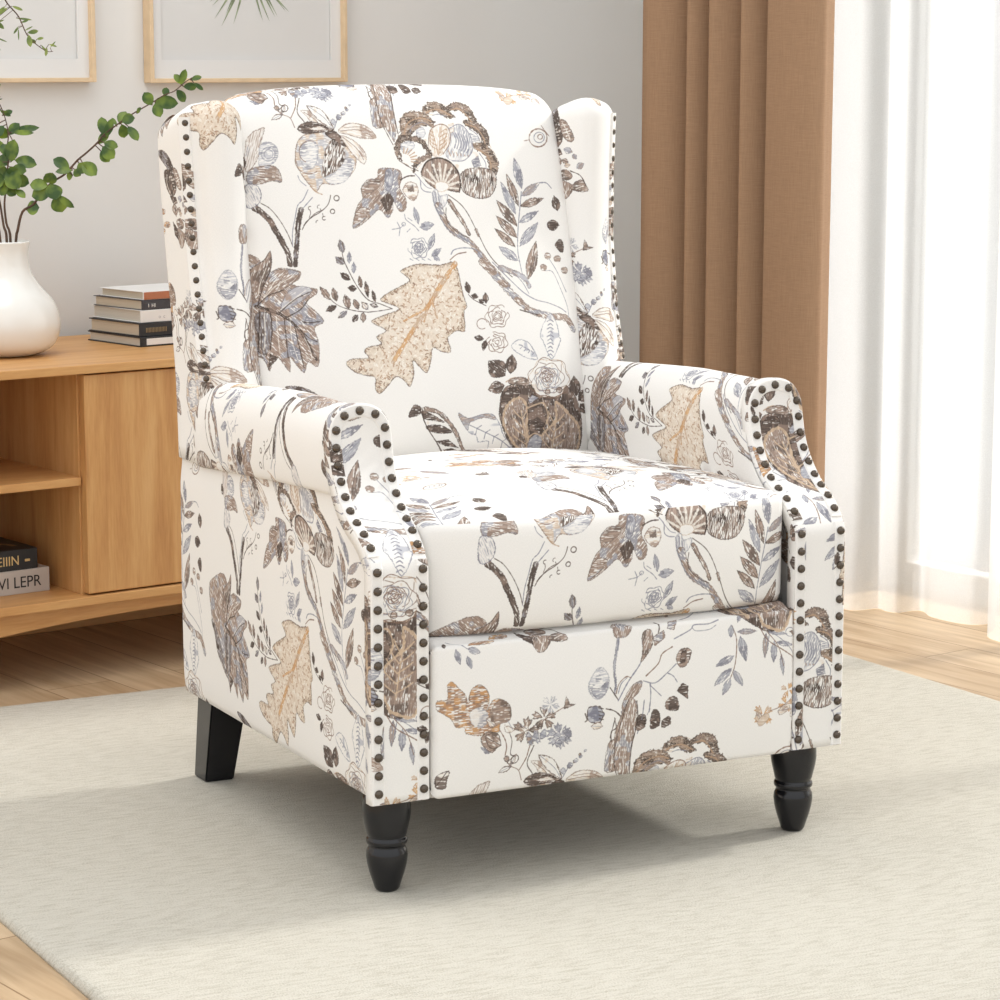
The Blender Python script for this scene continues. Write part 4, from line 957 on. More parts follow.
F|gray|0|0.59|3806,3812 3839,3809 3882,3812 3910,3825 3939,3853 3959,3892 3972,3924 3935,3922 3889,3916 3851,3900 3829,3879 3813,3842
L|g|0.5|0|3806,3812 3939,3902
F|gray|0|-0.64|3829,3817 3830,3795 3836,3768 3849,3754 3874,3743 3907,3740 3933,3740 3929,3763 3920,3792 3903,3812 3885,3820 3854,3821
L|g|0.5|0|3829,3817 3913,3756
F|gray|0|2.44|3753,4241 3754,4254 3752,4270 3745,4279 3731,4286 3711,4289 3695,4290 3697,4277 3701,4260 3710,4248 3720,4242 3738,4240
L|g|0.5|0|3753,4241 3707,4281
L|g|0.8|0|3644,4187 3579,4260 3463,4346 3447,4424
L|g|0.9|0|3445,4286 3441,4275 3431,4266 3419,4262 3406,4262 3395,4268 3389,4277 3388,4288 3393,4299 3403,4307 3416,4311 3428,4310 3439,4304 3444,4294 3444,4283
L|g|0.8|0|3224,4218 3353,4237 3423,4286
L|g|0.8|0|3353,4237 3323,4125
L|g|0.8|0|3316,4317 3353,4237
L|g|0.7|0|3492,4373 3556,4330
L|g|0.7|0|3457,4178 3510,4219
L|g|0.9|0|3457,3785 3498,3761
L|g|0.9|0|3552,3782 3594,3757
L|g|0.9|0|3648,3779 3690,3754
L|g|0.9|0|3744,3776 3786,3751
F|brownmix|1|-1.67|3467,6601 3577,6544 3579,6373 3578,6199 3516,5892 3510,5633 3447,5436 3412,5493 3322,5664 3265,5779 3269,5988 3273,6204
L|k|0.9|0|3442,6565 3304,6124 3275,5779 3360,5522 3416,5394
L|k|1.1|0|3584,6562 3598,6291 3530,5984 3518,5746 3526,5547
L|g|1.2|0|3694,6560 3667,6338 3602,6120
F|dark|0|-0.39|3579,6254 3574,6215 3578,6173 3596,6160 3631,6160 3677,6177 3717,6197 3716,6235 3711,6279 3692,6305 3667,6307 3618,6280
L|k|0.5|0|3579,6254 3690,6208
F|dark|0|-0.38|3795,6253 3790,6213 3793,6171 3811,6159 3847,6158 3894,6176 3934,6196 3934,6234 3928,6279 3910,6304 3884,6305 3834,6279
L|k|0.5|0|3795,6253 3906,6208
F|dark|0|-0.38|3963,6252 3957,6213 3960,6171 3978,6159 4014,6158 4061,6176 4103,6197 4102,6235 4097,6279 4078,6305 4053,6306 4002,6279
L|k|0.5|0|3963,6252 4075,6208
F|creamfill|1|0|3585,5518 3599,5745 3790,5860 4004,5859 4132,5997 4330,5989 4450,5951 4573,6005 4765,5972 4839,5835 4858,5718 4994,5574 5005,5400 5078,5255 5101,5110 5007,4937 5011,4794 4887,4652 4678,4622 4485,4682 4408,4830 4225,5115 3957,5259 3687,5376
F|rimbrown|1|0|3567,5524 3599,5745 3774,5860 3985,5850 4160,5725 4107,5639 3990,5662 3868,5629 3753,5545 3675,5483
F|rimbrown|1|0|3988,5882 4134,6004 4330,5989 4458,5866 4507,5778 4364,5771 4256,5844 4147,5859 4047,5805
F|rimdark|1|0|4391,5925 4575,6011 4771,5972 4849,5835 4866,5724 4768,5702 4710,5803 4613,5877 4480,5884
F|rimdark|1|0|4640,5729 4828,5732 4974,5632 5029,5502 5002,5385 4911,5393 4877,5514 4771,5615 4657,5663
F|rimbrown|1|0|4735,5412 4921,5405 5039,5284 5108,5110 5028,4937 4920,4966 4934,5139 4857,5268 4733,5326
F|graywash|1|0|3975,5563 3952,5517 3895,5483 3841,5507 3815,5538 3823,5590 3867,5621 3927,5642 3970,5613
F|graywash|1|0|4702,5565 4840,5500 4861,5442 4721,5427
F|gray|1|0|4648,5154 4780,5225 4804,5082 4680,5054
F|tanfleck|1|-1.78|3979,5372 4059,5599 4235,5679 4362,5621 4346,5427 4191,5251 4055,5224
F|grayfleck|1|-1.91|4361,5616 4577,5680 4701,5519 4696,5311 4533,5163 4332,5156 4234,5251 4352,5427
F|tanfleck|1|0|4373,5670 4464,5699 4450,5570 4361,5541
L|t|1.2|0|4117,5243 4092,5570
L|t|1.2|0|4137,5257 4233,5641
L|t|1.2|0|4156,5271 4330,5555
L|t|1.2|0|4125,5314 4048,5357 4018,5406
L|t|1.2|0|4151,5314 4232,5356 4290,5413
L|t|1.2|0|4117,5377 4049,5414 4027,5451
L|t|1.2|0|4170,5376 4251,5418 4299,5458
L|t|1.2|0|4110,5439 4051,5471 4037,5497
L|t|1.2|0|4189,5439 4271,5481 4309,5504
L|t|1.2|0|4104,5502 4053,5528 4047,5542
L|t|1.2|0|4209,5501 4291,5544 4319,5550
L|t|1.2|0|4097,5565 4056,5585 4056,5588
L|t|1.2|0|4229,5564 4312,5607 4329,5596
L|g|1.3|0|4422,5564 4458,5455 4407,5341
L|t|1.0|0|4296,5313 4319,5227
L|g|1.3|0|4467,5553 4497,5432 4444,5326
L|t|1.0|0|4358,5295 4378,5227
L|g|1.3|0|4511,5541 4535,5409 4482,5312
L|t|1.0|0|4421,5278 4438,5226
L|g|1.3|0|4555,5530 4574,5386 4519,5297
L|t|1.0|0|4485,5260 4498,5226
L|g|1.3|0|4600,5518 4613,5363 4556,5283
L|t|1.0|0|4548,5243 4558,5226
L|g|1.3|0|4645,5507 4652,5340 4593,5269
L|t|1.0|0|4611,5226 4618,5226
L|b|0.9|0|3979,5372 4064,5593 4242,5679 4369,5621 4352,5427 4201,5251
L|g|0.9|0|4377,5616 4577,5680 4708,5519 4703,5311 4539,5163 4338,5156
L|t|1.6|0|3623,5546 3720,5701 3933,5771 4102,5719
L|t|1.6|0|4057,5844 4156,5888 4297,5889 4447,5806
L|t|1.6|0|4472,5890 4605,5907 4701,5833 4774,5722
L|t|1.6|0|4678,5680 4836,5630 4925,5500 4937,5399
L|t|1.6|0|4767,5326 4920,5240 4977,5096 4937,4966
L|g|1.0|0|3725,5568 3773,5644 3934,5708 4041,5670
L|g|1.0|0|4146,5805 4244,5823 4370,5794
L|g|1.0|0|4713,5614 4829,5528 4857,5427
L|g|1.0|0|4806,5268 4883,5139 4884,5053
F|creamfill|1|0|3509,5491 3633,5518 3869,5475 3968,5350 4006,5208 3892,5170 3761,5065 3673,5005 3605,5096 3476,5168 3426,5323
F|rimdark|1|0|3510,5497 3635,5523 3886,5481 3987,5330 4006,5208 3902,5170 3750,5099 3678,4996 3664,5066 3750,5191 3932,5265 3868,5387 3733,5446 3595,5439 3518,5336 3529,5181 3461,5196 3420,5323
F|graywash|1|0|3547,5406 3731,5437 3746,5346 3570,5265 3541,5321
L|t|1.4|0|3770,5129 3666,5154
L|t|1.4|0|3778,5184 3669,5184
L|t|1.4|0|3767,5236 3664,5212
L|t|1.4|0|3740,5282 3649,5237
L|t|1.4|0|3698,5318 3626,5256
L|t|1.4|0|3644,5341 3597,5269
L|t|1.4|0|3583,5349 3564,5273
F|fan|1|1.4|3799,5003 3903,5141 4083,5201 4266,5157 4394,5022 4418,4852 4376,4712 4196,4743 3973,4775 3817,4918
L|c|2.6|0|4004,4826 3820,4934
L|c|2.6|0|4030,4854 3902,5033
L|c|2.6|0|4065,4871 4012,5098
L|c|2.6|0|4100,4877 4118,5118
L|c|2.6|0|4133,4872 4219,5101
L|c|2.6|0|4161,4858 4303,5050
L|c|2.6|0|4182,4832 4365,4955
L|c|2.6|0|4188,4804 4382,4854
L|c|2.6|0|4184,4779 4367,4762
F|creamfill|1|0|4025,4859 4181,4856 4216,4763 4063,4723 3990,4781
L|k|1.4|0|3799,5003 3903,5141 4083,5201 4266,5157 4394,5022 4418,4852 4376,4712
F|hatch|1|-1.81|4438,4971 4612,5049 4850,5053 5016,4989 5022,4816 4893,4646 4677,4616 4485,4682 4416,4773
L|k|0.9|0|3476,5168 3633,5073 3754,5023
L|g|1|0|3698,4982 3765,4897 3764,4785 3821,4733 3916,4720
L|g|0.8|0|3765,4897 3853,4797 3933,4768
F|graywash|1|-1.48|3940,4726 4019,4758 4054,4667 4182,4687 4136,4554 4027,4472 3941,4552
B|gray|3.3|0|3961,4697 3961,4585 3998,4501
B|brownmix|5.1|0|4009,4528 4070,4359 4155,4210 4305,4096 4458,3997 4574,3851 4721,3668 4841,3530 5026,3329
L|g|1.2|0|3939,4544 4026,4346 4135,4182 4396,4034 4519,3948
B|brown|3.3|0|4191,4595 4257,4481 4339,4352 4406,4238 4456,4115
L|k|0.8|0|4128,4498 4109,4358 4159,4244 4308,4125 4459,4056
L|k|0.9|0|4187,4679 4366,4549 4478,4400 4582,4175 4634,4056 4712,3876 4813,3724 4921,3616 5112,3459
B|brown|2.1|0|4582,4175 4611,4086
L|g|1.2|0|4123,3831 4180,3894 4348,3918 4544,3882 4637,3760
L|b|1.2|0|4097,3749 4221,3828 4373,3852
L|g|1.1|0|5316,3375 5280,3616 5261,3855 5311,4181 5375,4441 5442,4703
F|gray|0|1.71|5456,4746 5482,4808 5504,4898 5502,4969 5478,5059 5432,5144 5394,5206 5371,5130 5348,5031 5349,4938 5366,4870 5413,4795
L|g|0.5|0|5456,4746 5404,5114
F|brown|0|1.87|5361,4494 5372,4560 5374,4654 5359,4728 5320,4821 5262,4907 5215,4971 5210,4892 5209,4789 5229,4691 5257,4621 5314,4543
L|k|0.5|0|5361,4494 5243,4876
F|gray|0|1.96|5295,4379 5300,4447 5292,4543 5268,4617 5219,4709 5152,4794 5098,4856 5101,4776 5112,4671 5142,4573 5177,4504 5242,4427
L|g|0.5|0|5295,4379 5136,4761
F|brown|0|2.25|5296,4205 5289,4270 5262,4358 5220,4420 5147,4492 5054,4551 4981,4593 5001,4520 5033,4426 5086,4343 5140,4288 5227,4235
L|k|0.5|0|5296,4205 5043,4517
F|brown|0|2.35|5273,4034 5262,4095 5230,4177 5186,4232 5111,4292 5016,4339 4943,4371 4967,4305 5004,4219 5060,4145 5116,4098 5204,4056
L|k|0.5|0|5273,4034 5008,4305
F|brown|0|2.41|5223,3899 5206,3952 5169,4022 5125,4070 5052,4122 4965,4162 4897,4189 4926,4130 4968,4055 5026,3990 5080,3951 5161,3916
L|k|0.5|0|5223,3899 4961,4132
F|gray|0|2.51|5247,3692 5233,3743 5200,3807 5157,3847 5086,3885 4999,3908 4931,3921 4956,3866 4995,3798 5050,3744 5102,3714 5184,3696
L|g|0.5|0|5247,3692 4993,3876
F|graymix|0|0.5|5433,4639 5494,4641 5577,4656 5637,4682 5707,4731 5766,4794 5809,4845 5736,4832 5644,4811 5563,4777 5511,4742 5461,4684
L|g|0.5|0|5433,4639 5732,4802
F|brown|0|0.24|5390,4493 5451,4480 5538,4473 5607,4483 5695,4514 5779,4564 5841,4605 5765,4612 5667,4616 5574,4602 5509,4579 5436,4533
L|k|0.5|0|5390,4493 5749,4582
F|gray|0|0.41|5335,4254 5393,4252 5475,4260 5534,4280 5607,4320 5671,4375 5717,4419 5647,4413 5556,4401 5476,4375 5422,4345 5367,4295
L|g|0.5|0|5335,4254 5640,4386
F|gray|0|0.73|5303,3907 5378,3927 5476,3967 5540,4014 5608,4090 5655,4181 5687,4251 5601,4219 5494,4172 5408,4110 5358,4054 5319,3970
L|g|0.5|0|5303,3907 5609,4183
F|brown|0|1.2|5391,3401 5461,3461 5543,3554 5586,3639 5616,3757 5617,3881 5612,3976 5539,3898 5452,3792 5393,3680 5370,3592 5374,3480
L|k|0.5|0|5391,3401 5567,3861
L|g|1.4|0|5789,4836 5920,4837 6007,4757
F|dark|0|1.76|6083,4412 6114,4447 6145,4497 6146,4535 6123,4579 6077,4619 6037,4648 6012,4606 5984,4552 5980,4503 5995,4469 6040,4433
L|k|0.5|0|6083,4412 6046,4601
F|dark|1|0|6071,4198 6030,4146 5959,4114 5892,4128 5857,4176 5854,4235 5911,4269 5983,4280 6043,4247
F|dark|1|0|5965,3910 6073,3986 6133,3893 6092,3774 5994,3839
F|brownfleck|1|0|5858,3740 5849,3710 5806,3693 5761,3701 5735,3729 5743,3764 5776,3789 5817,3789 5848,3769
F|brownfleck|1|0|6048,3685 6024,3651 5981,3642 5935,3646 5909,3673 5911,3711 5950,3736 5993,3741 6031,3722
F|brownfleck|1|0|5763,3569 5745,3537 5707,3519 5666,3533 5642,3557 5637,3595 5676,3617 5720,3619 5753,3599
F|brownfleck|1|0|6163,3507 6149,3474 6101,3454 6057,3471 6038,3494 6029,3533 6068,3554 6113,3557 6152,3544
L|g|0.8|0|5722,3520 5860,3498 5977,3251 6081,2972 6095,2760
L|g|0.8|0|5821,3696 5949,3494 6087,3184
L|k|1|0|6043,4199 6080,4189
L|b|1.4|0|6073,5536 6041,5471 5981,5417 5906,5386 5830,5384 5770,5409 5737,5457 5739,5518 5775,5579 5838,5629 5914,5658 5988,5660 6046,5633 6074,5583 6068,5519
L|g|1|0|6022,5537 6003,5500 5968,5469 5924,5450 5881,5449 5846,5463 5827,5491 5829,5526 5849,5562 5885,5591 5929,5608 5973,5609 6006,5593 6022,5564 6019,5527
L|b|1|0|5990,5543 5981,5526 5965,5512 5945,5503 5925,5502 5909,5509 5900,5522 5901,5538 5910,5555 5927,5568 5947,5576 5967,5577 5983,5569 5990,5556 5989,5539
L|b|1|0|6117,5565 6047,5657 6007,5722
L|b|0.8|0|5730,5479 5635,5460
F|tan|0|2.12|5514,6064 5523,6097 5526,6140 5516,6164 5492,6189 5456,6203 5425,6210 5416,6167 5416,6122 5428,6089 5446,6072 5483,6064
L|g|0.5|0|5514,6064 5439,6175
F|tan|1|0|5635,6099 5578,6043 5519,6002 5475,6011 5451,6053 5475,6111 5541,6157 5598,6170 5632,6149
F|palebrown|0|0.08|5770,6183 5776,6154 5796,6127 5822,6122 5868,6134 5924,6165 5974,6200 5964,6231 5945,6265 5912,6274 5877,6263 5817,6223
L|g|0.5|0|5770,6183 5932,6194
F|palebrown|0|-0.73|5999,6181 5985,6140 5978,6095 5989,6074 6021,6063 6070,6071 6111,6080 6118,6120 6123,6169 6114,6204 6093,6215 6043,6202
L|g|0.5|0|5999,6181 6089,6100
F|oak|1|-2.21|4174,3703 3927,3682 3607,3707 3445,3683 3279,3616 3349,3541 3405,3466 3205,3371 3025,3290 2923,3206 3042,3144 3206,3064 2965,2986 2757,2907 2843,2831 2976,2753 2815,2672 2884,2567 2681,2532 2615,2462 2669,2372 2426,2368 2331,2299 2443,2178 2621,2112 2757,2077 2748,1917 2822,1840 2952,1950 3084,2076 3206,2011 3296,1918 3370,2105 3366,2296 3470,2188 3578,2109 3653,2282 3698,2472 3822,2407 3984,2399 3951,2607 4105,2703 4236,2697 4246,2992 4301,3049 4244,3302
B|orange|3.9|0|4172,3688 3910,3389 3651,3061 3365,2707 3051,2297
B|orange|1.65|0|3816,3260 3689,3118 3585,2859
B|orange|1.95|0|3667,3061 3418,2954 3269,2887
B|orange|1.65|0|3727,3176 3798,2908
B|orange|1.35|0|3416,2749 3307,2578
L|k|0.9|0|2420,4061 2424,3830 2505,3597 2604,3391 2739,3213 2918,3148 3097,3069
L|k|0.9|0|2722,3033 2483,3071 2253,3165 2094,3348
L|k|0.8|0|3097,3069 2908,3047 2722,3033
F|graydark|0|1.74|2432,3902 2452,3931 2470,3971 2465,4031 2456,4039 2426,4072 2400,4097 2384,4063 2367,4019 2361,4007 2376,3950 2405,3920
L|g|0.5|0|2432,3902 2407,4058
F|graydark|0|2.43|2435,3738 2436,3768 2430,3806 2395,3843 2383,3842 2341,3847 2307,3848 2312,3816 2321,3776 2322,3765 2364,3736 2403,3733
L|g|0.5|0|2435,3738 2333,3826
F|gray|0|1.46|2506,3747 2523,3768 2542,3798 2551,3850 2547,3859 2535,3894 2525,3920 2508,3895 2489,3860 2483,3852 2481,3800 2493,3768
L|g|0.5|0|2506,3747 2521,3886
F|gray|0|1.46|2559,3601 2577,3621 2595,3650 2604,3700 2600,3709 2588,3743 2577,3768 2561,3744 2542,3711 2536,3702 2534,3652 2546,3622
L|g|0.5|0|2559,3601 2574,3735
F|dark|0|2.45|2495,3505 2493,3535 2483,3572 2445,3609 2433,3610 2391,3616 2357,3618 2364,3587 2377,3548 2379,3536 2424,3506 2463,3502
L|k|0.5|0|2495,3505 2384,3596
F|dark|0|2.98|2578,3375 2568,3398 2549,3423 2511,3434 2503,3428 2472,3411 2448,3396 2463,3374 2484,3349 2489,3341 2529,3339 2558,3356
L|k|0.5|0|2578,3375 2474,3392
F|dark|0|1.63|2649,3384 2663,3408 2677,3443 2677,3499 2671,3508 2653,3543 2638,3570 2626,3540 2613,3501 2608,3491 2615,3436 2632,3404
L|k|0.5|0|2649,3384 2640,3533
F|dark|0|1.65|2742,3247 2755,3279 2767,3327 2764,3402 2758,3414 2738,3462 2722,3498 2711,3458 2700,3406 2696,3393 2705,3318 2724,3275
L|k|0.5|0|2742,3247 2726,3448
F|dark|0|1.74|2846,3174 2856,3199 2864,3234 2857,3289 2851,3297 2831,3331 2814,3355 2807,3326 2800,3287 2797,3277 2809,3223 2828,3193
L|k|0.5|0|2846,3174 2821,3319
F|brown|0|2.17|2171,3231 2173,3267 2166,3314 2130,3375 2118,3381 2073,3407 2037,3425 2041,3385 2050,3333 2050,3319 2094,3264 2137,3242
L|k|0.5|0|2171,3231 2064,3386
F|brown|0|1.75|2263,3205 2280,3234 2294,3276 2288,3338 2279,3346 2250,3382 2226,3408 2212,3373 2198,3328 2193,3316 2209,3256 2237,3225
L|k|0.5|0|2263,3205 2233,3368
F|dark|0|-2.71|2257,3142 2229,3150 2192,3154 2140,3135 2135,3125 2109,3093 2091,3066 2123,3062 2163,3059 2174,3057 2222,3084 2244,3115
L|k|0.5|0|2257,3142 2124,3081
F|brown|0|1.78|2440,3090 2459,3122 2475,3169 2466,3236 2455,3245 2421,3283 2392,3311 2377,3272 2362,3222 2356,3208 2376,3143 2409,3110
L|k|0.5|0|2440,3090 2401,3267
F|graydark|0|-2.52|2407,3065 2380,3066 2344,3062 2298,3035 2295,3025 2277,2990 2265,2962 2295,2965 2334,2971 2345,2972 2385,3006 2401,3038
L|g|0.5|0|2407,3065 2293,2983
F|brown|0|1.93|2580,3079 2593,3105 2602,3140 2588,3189 2579,3194 2548,3218 2522,3234 2514,3205 2506,3166 2503,3156 2524,3111 2554,3090
L|k|0.5|0|2580,3079 2534,3203
F|dark|0|-2.27|2561,3001 2535,3001 2504,2994 2474,2965 2475,2956 2473,2923 2474,2897 2501,2902 2534,2911 2544,2913 2566,2947 2566,2977
L|k|0.5|0|2561,3001 2491,2918
F|brown|0|-1.64|2646,3036 2625,3018 2602,2990 2594,2943 2601,2935 2619,2904 2636,2880 2656,2903 2678,2934 2686,2941 2684,2988 2666,3017
L|k|0.5|0|2646,3036 2638,2911
F|darkline|0|2.2|2726,3068 2732,3094 2734,3127 2712,3165 2702,3167 2667,3180 2639,3187 2637,3159 2637,3124 2635,3114 2665,3081 2698,3071
L|g|0.5|0|2726,3068 2656,3163
F|darkline|0|2.82|2883,3106 2874,3125 2857,3146 2821,3162 2812,3160 2781,3154 2757,3148 2771,3130 2790,3107 2794,3101 2833,3091 2862,3097
L|g|0.5|0|2883,3106 2782,3140
F|maple|1|-0.79|1114,3915 659,3781 487,3636 535,3355 576,3159 680,2946 756,2729 911,2585 1162,2404 1390,2451 1540,3053 1347,3586
F|graydark|1|-0.9|551,3154 698,3124 965,2769 1150,2430 944,2592 764,2730 680,2946
F|maple|1|-0.79|1060,3632 1121,3719 1288,3825 1384,3953 1391,3795 1355,3652 1499,3707 1777,3650 1736,3530 1651,3469 1839,3413 1996,3394 1974,3317 1826,3206 1925,3094 2056,2928 1939,2857 1906,2800 1956,2602 1916,2269 1778,2348 1708,2189 1578,2349 1526,2414 1510,2207 1384,2389 1307,2477 1233,2233 1184,2344 1119,2514 1081,2890 1052,3294 1034,3468
F|brown|1|1.17|1060,3632 1121,3719 1288,3825 1384,3953 1391,3795 1355,3646 1226,3426 1121,3260 1083,3435
F|graymix|1|0.45|1548,3327 1728,3438 1929,3382 1735,3208 1528,3103 1444,3105
F|graydark|1|-1.57|1111,3060 1301,3051 1298,2764 1197,2446 1134,2570 1098,2831
F|gray|1|0|1504,2659 1677,2525 1678,2366 1530,2465
F|gray|1|0|1803,3010 1997,2919 1905,2864 1765,2902
F|brownmix|1|0.65|1382,3637 1553,3683 1761,3639 1676,3497 1409,3336 1235,3225
B|dark|2.1|0|1126,3167 1278,3109 1438,3042 1596,2924 1724,2753 1822,2549 1901,2373
L|k|1.1|0|1139,3172 1296,3309 1526,3391
L|k|1.1|0|1154,3200 1223,3397 1358,3681
L|k|1.1|0|1441,3071 1653,3244 1891,3354
L|k|1.1|0|1518,2989 1725,3099 1852,3240
L|k|1.1|0|1303,3079 1309,2821 1258,2536
L|k|1.1|0|1490,2989 1493,2702 1498,2414
L|k|1.1|0|1623,2900 1657,2640 1714,2264
L|k|1.1|0|1700,2812 1819,2693 1930,2632
L|k|1.1|0|1738,2926 1851,2908 1997,2924
L|k|1.1|0|1160,3114 1137,2828 1100,2544
L|c|0.9|0|1240,3282 1420,3450 1685,3589
L|c|0.9|0|1211,3254 1334,3423 1491,3621
L|c|0.9|0|1444,3105 1715,3300 1836,3384
L|c|0.9|0|1381,3020 1382,2705 1391,2475
L|c|0.9|0|1569,2930 1573,2642 1637,2382
L|c|0.9|0|1220,3053 1210,2767 1178,2539
L|c|0.9|0|1748,2695 1819,2520 1837,2375
L|c|0.9|0|1164,3314 1204,3484 1305,3710
F|dark|0|0|1253,2479 1358,2418 1208,2251
B|brownmix|6.0|0|4623,3701 4805,3516 4988,3300 5147,3144 5343,2970 5553,2883 5773,2834 6039,2787 6172,2604
L|g|1.1|0|4792,3695 4977,3509 5103,3385 5297,3211 5503,3096 5720,3039 5940,2951 6050,2877
L|k|1|0|5199,2962 5338,2919 5515,2870
B|graymix|4.5|0|4919,3601 5121,3533 5323,3434 5399,3311
L|g|0.8|0|5385,3192 5280,3376 5121,3533
L|b|0.8|0|4977,2932 5002,2897 4989,2858 4955,2829 4932,2801 4921,2762 4892,2729 4845,2725 4801,2736 4763,2734 4717,2723 4673,2734 4652,2771 4642,2807 4617,2834 4586,2865 4585,2904 4616,2936 4644,2963 4656,2998 4677,3036 4720,3051 4766,3041 4805,3038 4848,3049 4896,3048 4925,3017
L|b|0.7|0|4968,2929 4928,2878
L|b|0.7|0|4888,2756 4819,2771
L|b|0.7|0|4674,2764 4671,2825
L|b|0.7|0|4622,2942 4688,2964
L|b|0.7|0|4802,3045 4846,2998
L|b|0.8|0|4871,2971 4898,2959 4926,2943 4939,2917 4931,2888 4914,2864 4903,2842 4898,2815 4885,2788 4856,2773 4822,2773 4792,2779 4765,2778 4733,2774 4700,2780 4680,2802 4674,2830 4671,2855 4660,2878 4647,2904 4650,2933 4673,2955 4702,2967 4727,2979 4749,2997 4777,3015 4809,3017
L|b|0.7|0|4876,2975 4877,2931
L|b|0.7|0|4890,2815 4839,2813
L|b|0.7|0|4705,2799 4704,2843
L|b|0.7|0|4691,2959 4741,2961
L|b|0.8|0|4771,2952 4788,2956 4807,2961 4827,2962 4846,2955 4859,2940 4864,2923 4865,2908 4869,2893 4874,2877 4875,2860 4869,2843 4853,2831 4833,2825 4814,2823 4797,2820 4780,2815 4760,2813 4740,2817 4725,2829 4718,2845 4716,2862 4713,2877 4708,2892 4705,2909 4708,2926 4721,2940
L|b|0.7|0|4770,2956 4797,2941
L|b|0.7|0|4869,2869 4840,2857
L|b|0.7|0|4731,2837 4733,2864
L|b|0.8|0|4822,2903 4823,2896 4825,2889 4826,2883 4826,2875 4823,2868 4818,2861 4811,2857 4802,2855 4793,2855 4785,2857 4778,2859 4771,2861 4763,2864 4756,2868 4751,2874 4748,2882 4749,2890 4753,2897 4759,2903 4765,2907 4770,2912 4777,2916 4784,2920 4792,2923 4802,2923 4810,2919
L|b|0.8|0|4697,2656 4738,2657 4774,2639 4807,2631 4849,2633 4888,2620 4903,2586 4902,2551 4915,2523 4937,2491 4936,2456 4904,2430 4871,2413 4851,2386 4828,2355 4789,2344 4750,2359 4717,2372 4679,2371 4637,2377 4614,2405 4612,2442 4606,2472 4584,2501 4575,2536 4598,2566 4633,2585
L|b|0.7|0|4705,2635 4759,2609
L|b|0.7|0|4887,2587 4874,2534
L|b|0.7|0|4889,2421 4826,2415
L|b|0.7|0|4709,2367 4682,2416
L|b|0.7|0|4595,2499 4641,2536
L|b|0.8|0|4697,2602 4722,2615 4751,2612 4777,2600 4799,2592 4826,2588 4855,2580 4873,2561 4875,2534 4868,2510 4868,2489 4873,2465 4869,2439 4848,2420 4819,2414 4792,2411 4769,2403 4743,2391 4713,2390 4690,2405 4676,2428 4665,2448 4647,2464 4628,2484 4622,2509 4636,2532 4657,2549
L|b|0.7|0|4703,2592 4745,2578
L|b|0.7|0|4860,2550 4844,2513
L|b|0.7|0|4810,2412 4768,2426
L|b|0.7|0|4653,2454 4669,2491
L|b|0.8|0|4680,2518 4681,2534 4692,2547 4708,2555 4725,2558 4740,2560 4755,2565 4772,2569 4791,2569 4807,2561 4816,2547 4820,2532 4823,2519 4827,2506 4832,2491 4833,2475 4825,2461 4810,2451 4793,2447 4777,2444 4762,2441 4746,2436 4728,2435 4711,2440 4699,2452 4693,2467 4691,2481
L|b|0.7|0|4686,2517 4711,2529
L|b|0.7|0|4807,2548 4806,2524
L|b|0.7|0|4777,2441 4753,2454
L|b|0.8|0|4776,2475 4769,2472 4761,2471 4753,2472 4747,2475 4741,2479 4735,2482 4730,2486 4725,2490 4720,2496 4719,2503 4720,2510 4725,2516 4731,2521 4737,2524 4743,2526 4750,2529 4757,2531 4764,2532 4772,2531 4779,2528 4784,2522 4787,2516 4788,2509 4787,2503 4786,2497 4785,2491
L|b|0.8|0|4568,2720 4538,2711 4507,2712 4479,2722 4456,2740 4443,2764 4440,2791 4447,2818 4465,2841 4491,2856 4521,2864 4552,2861 4579,2849 4600,2830 4612,2805
L|b|0.8|0|4851,2884 4843,2861 4823,2843 4797,2834 4769,2836 4746,2849 4732,2869 4729,2893 4739,2916 4760,2933 4786,2940 4814,2937 4836,2923 4850,2902 4850,2878
F|dark|0|1.74|4353,3245 4372,3270 4388,3306 4389,3334 4375,3368 4347,3400 4323,3423 4308,3393 4292,3353 4290,3316 4300,3290 4328,3262
L|k|0.5|0|4353,3245 4329,3387
F|dark|0|-0.23|4383,3214 4392,3193 4407,3170 4424,3162 4450,3162 4480,3174 4504,3185 4491,3205 4473,3229 4451,3240 4432,3241 4404,3228
L|k|0.5|0|4383,3214 4480,3191
F|dark|0|2.6|4582,3096 4584,3115 4581,3138 4571,3148 4552,3153 4525,3149 4503,3144 4505,3124 4510,3101 4522,3087 4536,3083 4562,3088
L|k|0.5|0|4582,3096 4519,3134
F|dark|0|1.57|4622,3085 4644,3106 4667,3136 4673,3162 4665,3195 4642,3227 4622,3251 4602,3226 4579,3192 4571,3158 4576,3133 4599,3104
L|k|0.5|0|4622,3085 4622,3218
F|dark|0|2.97|4534,2564 4519,2587 4494,2612 4471,2621 4436,2620 4398,2606 4370,2593 4390,2571 4418,2546 4450,2534 4475,2534 4510,2548
L|k|0.5|0|4534,2564 4403,2587
F|dark|0|-1.92|4566,2542 4540,2528 4510,2506 4497,2484 4493,2451 4501,2415 4511,2387 4536,2405 4567,2431 4585,2460 4589,2484 4579,2518
L|k|0.5|0|4566,2542 4522,2418
L|k|0.8|0|4336,3234 4426,3147 4618,3050
F|cream2|1|1.47|5673,2208 5557,2477 5520,2555 5579,2701 5749,2887 5864,2684 5877,2517 5906,2470 5757,2232
L|g|1.3|0|5671,2762 5737,2782 5787,2752
L|g|1.3|0|5680,2704 5731,2725 5766,2696
L|g|1.3|0|5660,2648 5725,2668 5775,2638
L|g|1.3|0|5669,2591 5719,2612 5754,2582
L|g|1.3|0|5648,2535 5714,2555 5763,2524
L|g|1.3|0|5657,2477 5708,2498 5742,2468
L|g|1.3|0|5637,2421 5702,2441 5752,2411
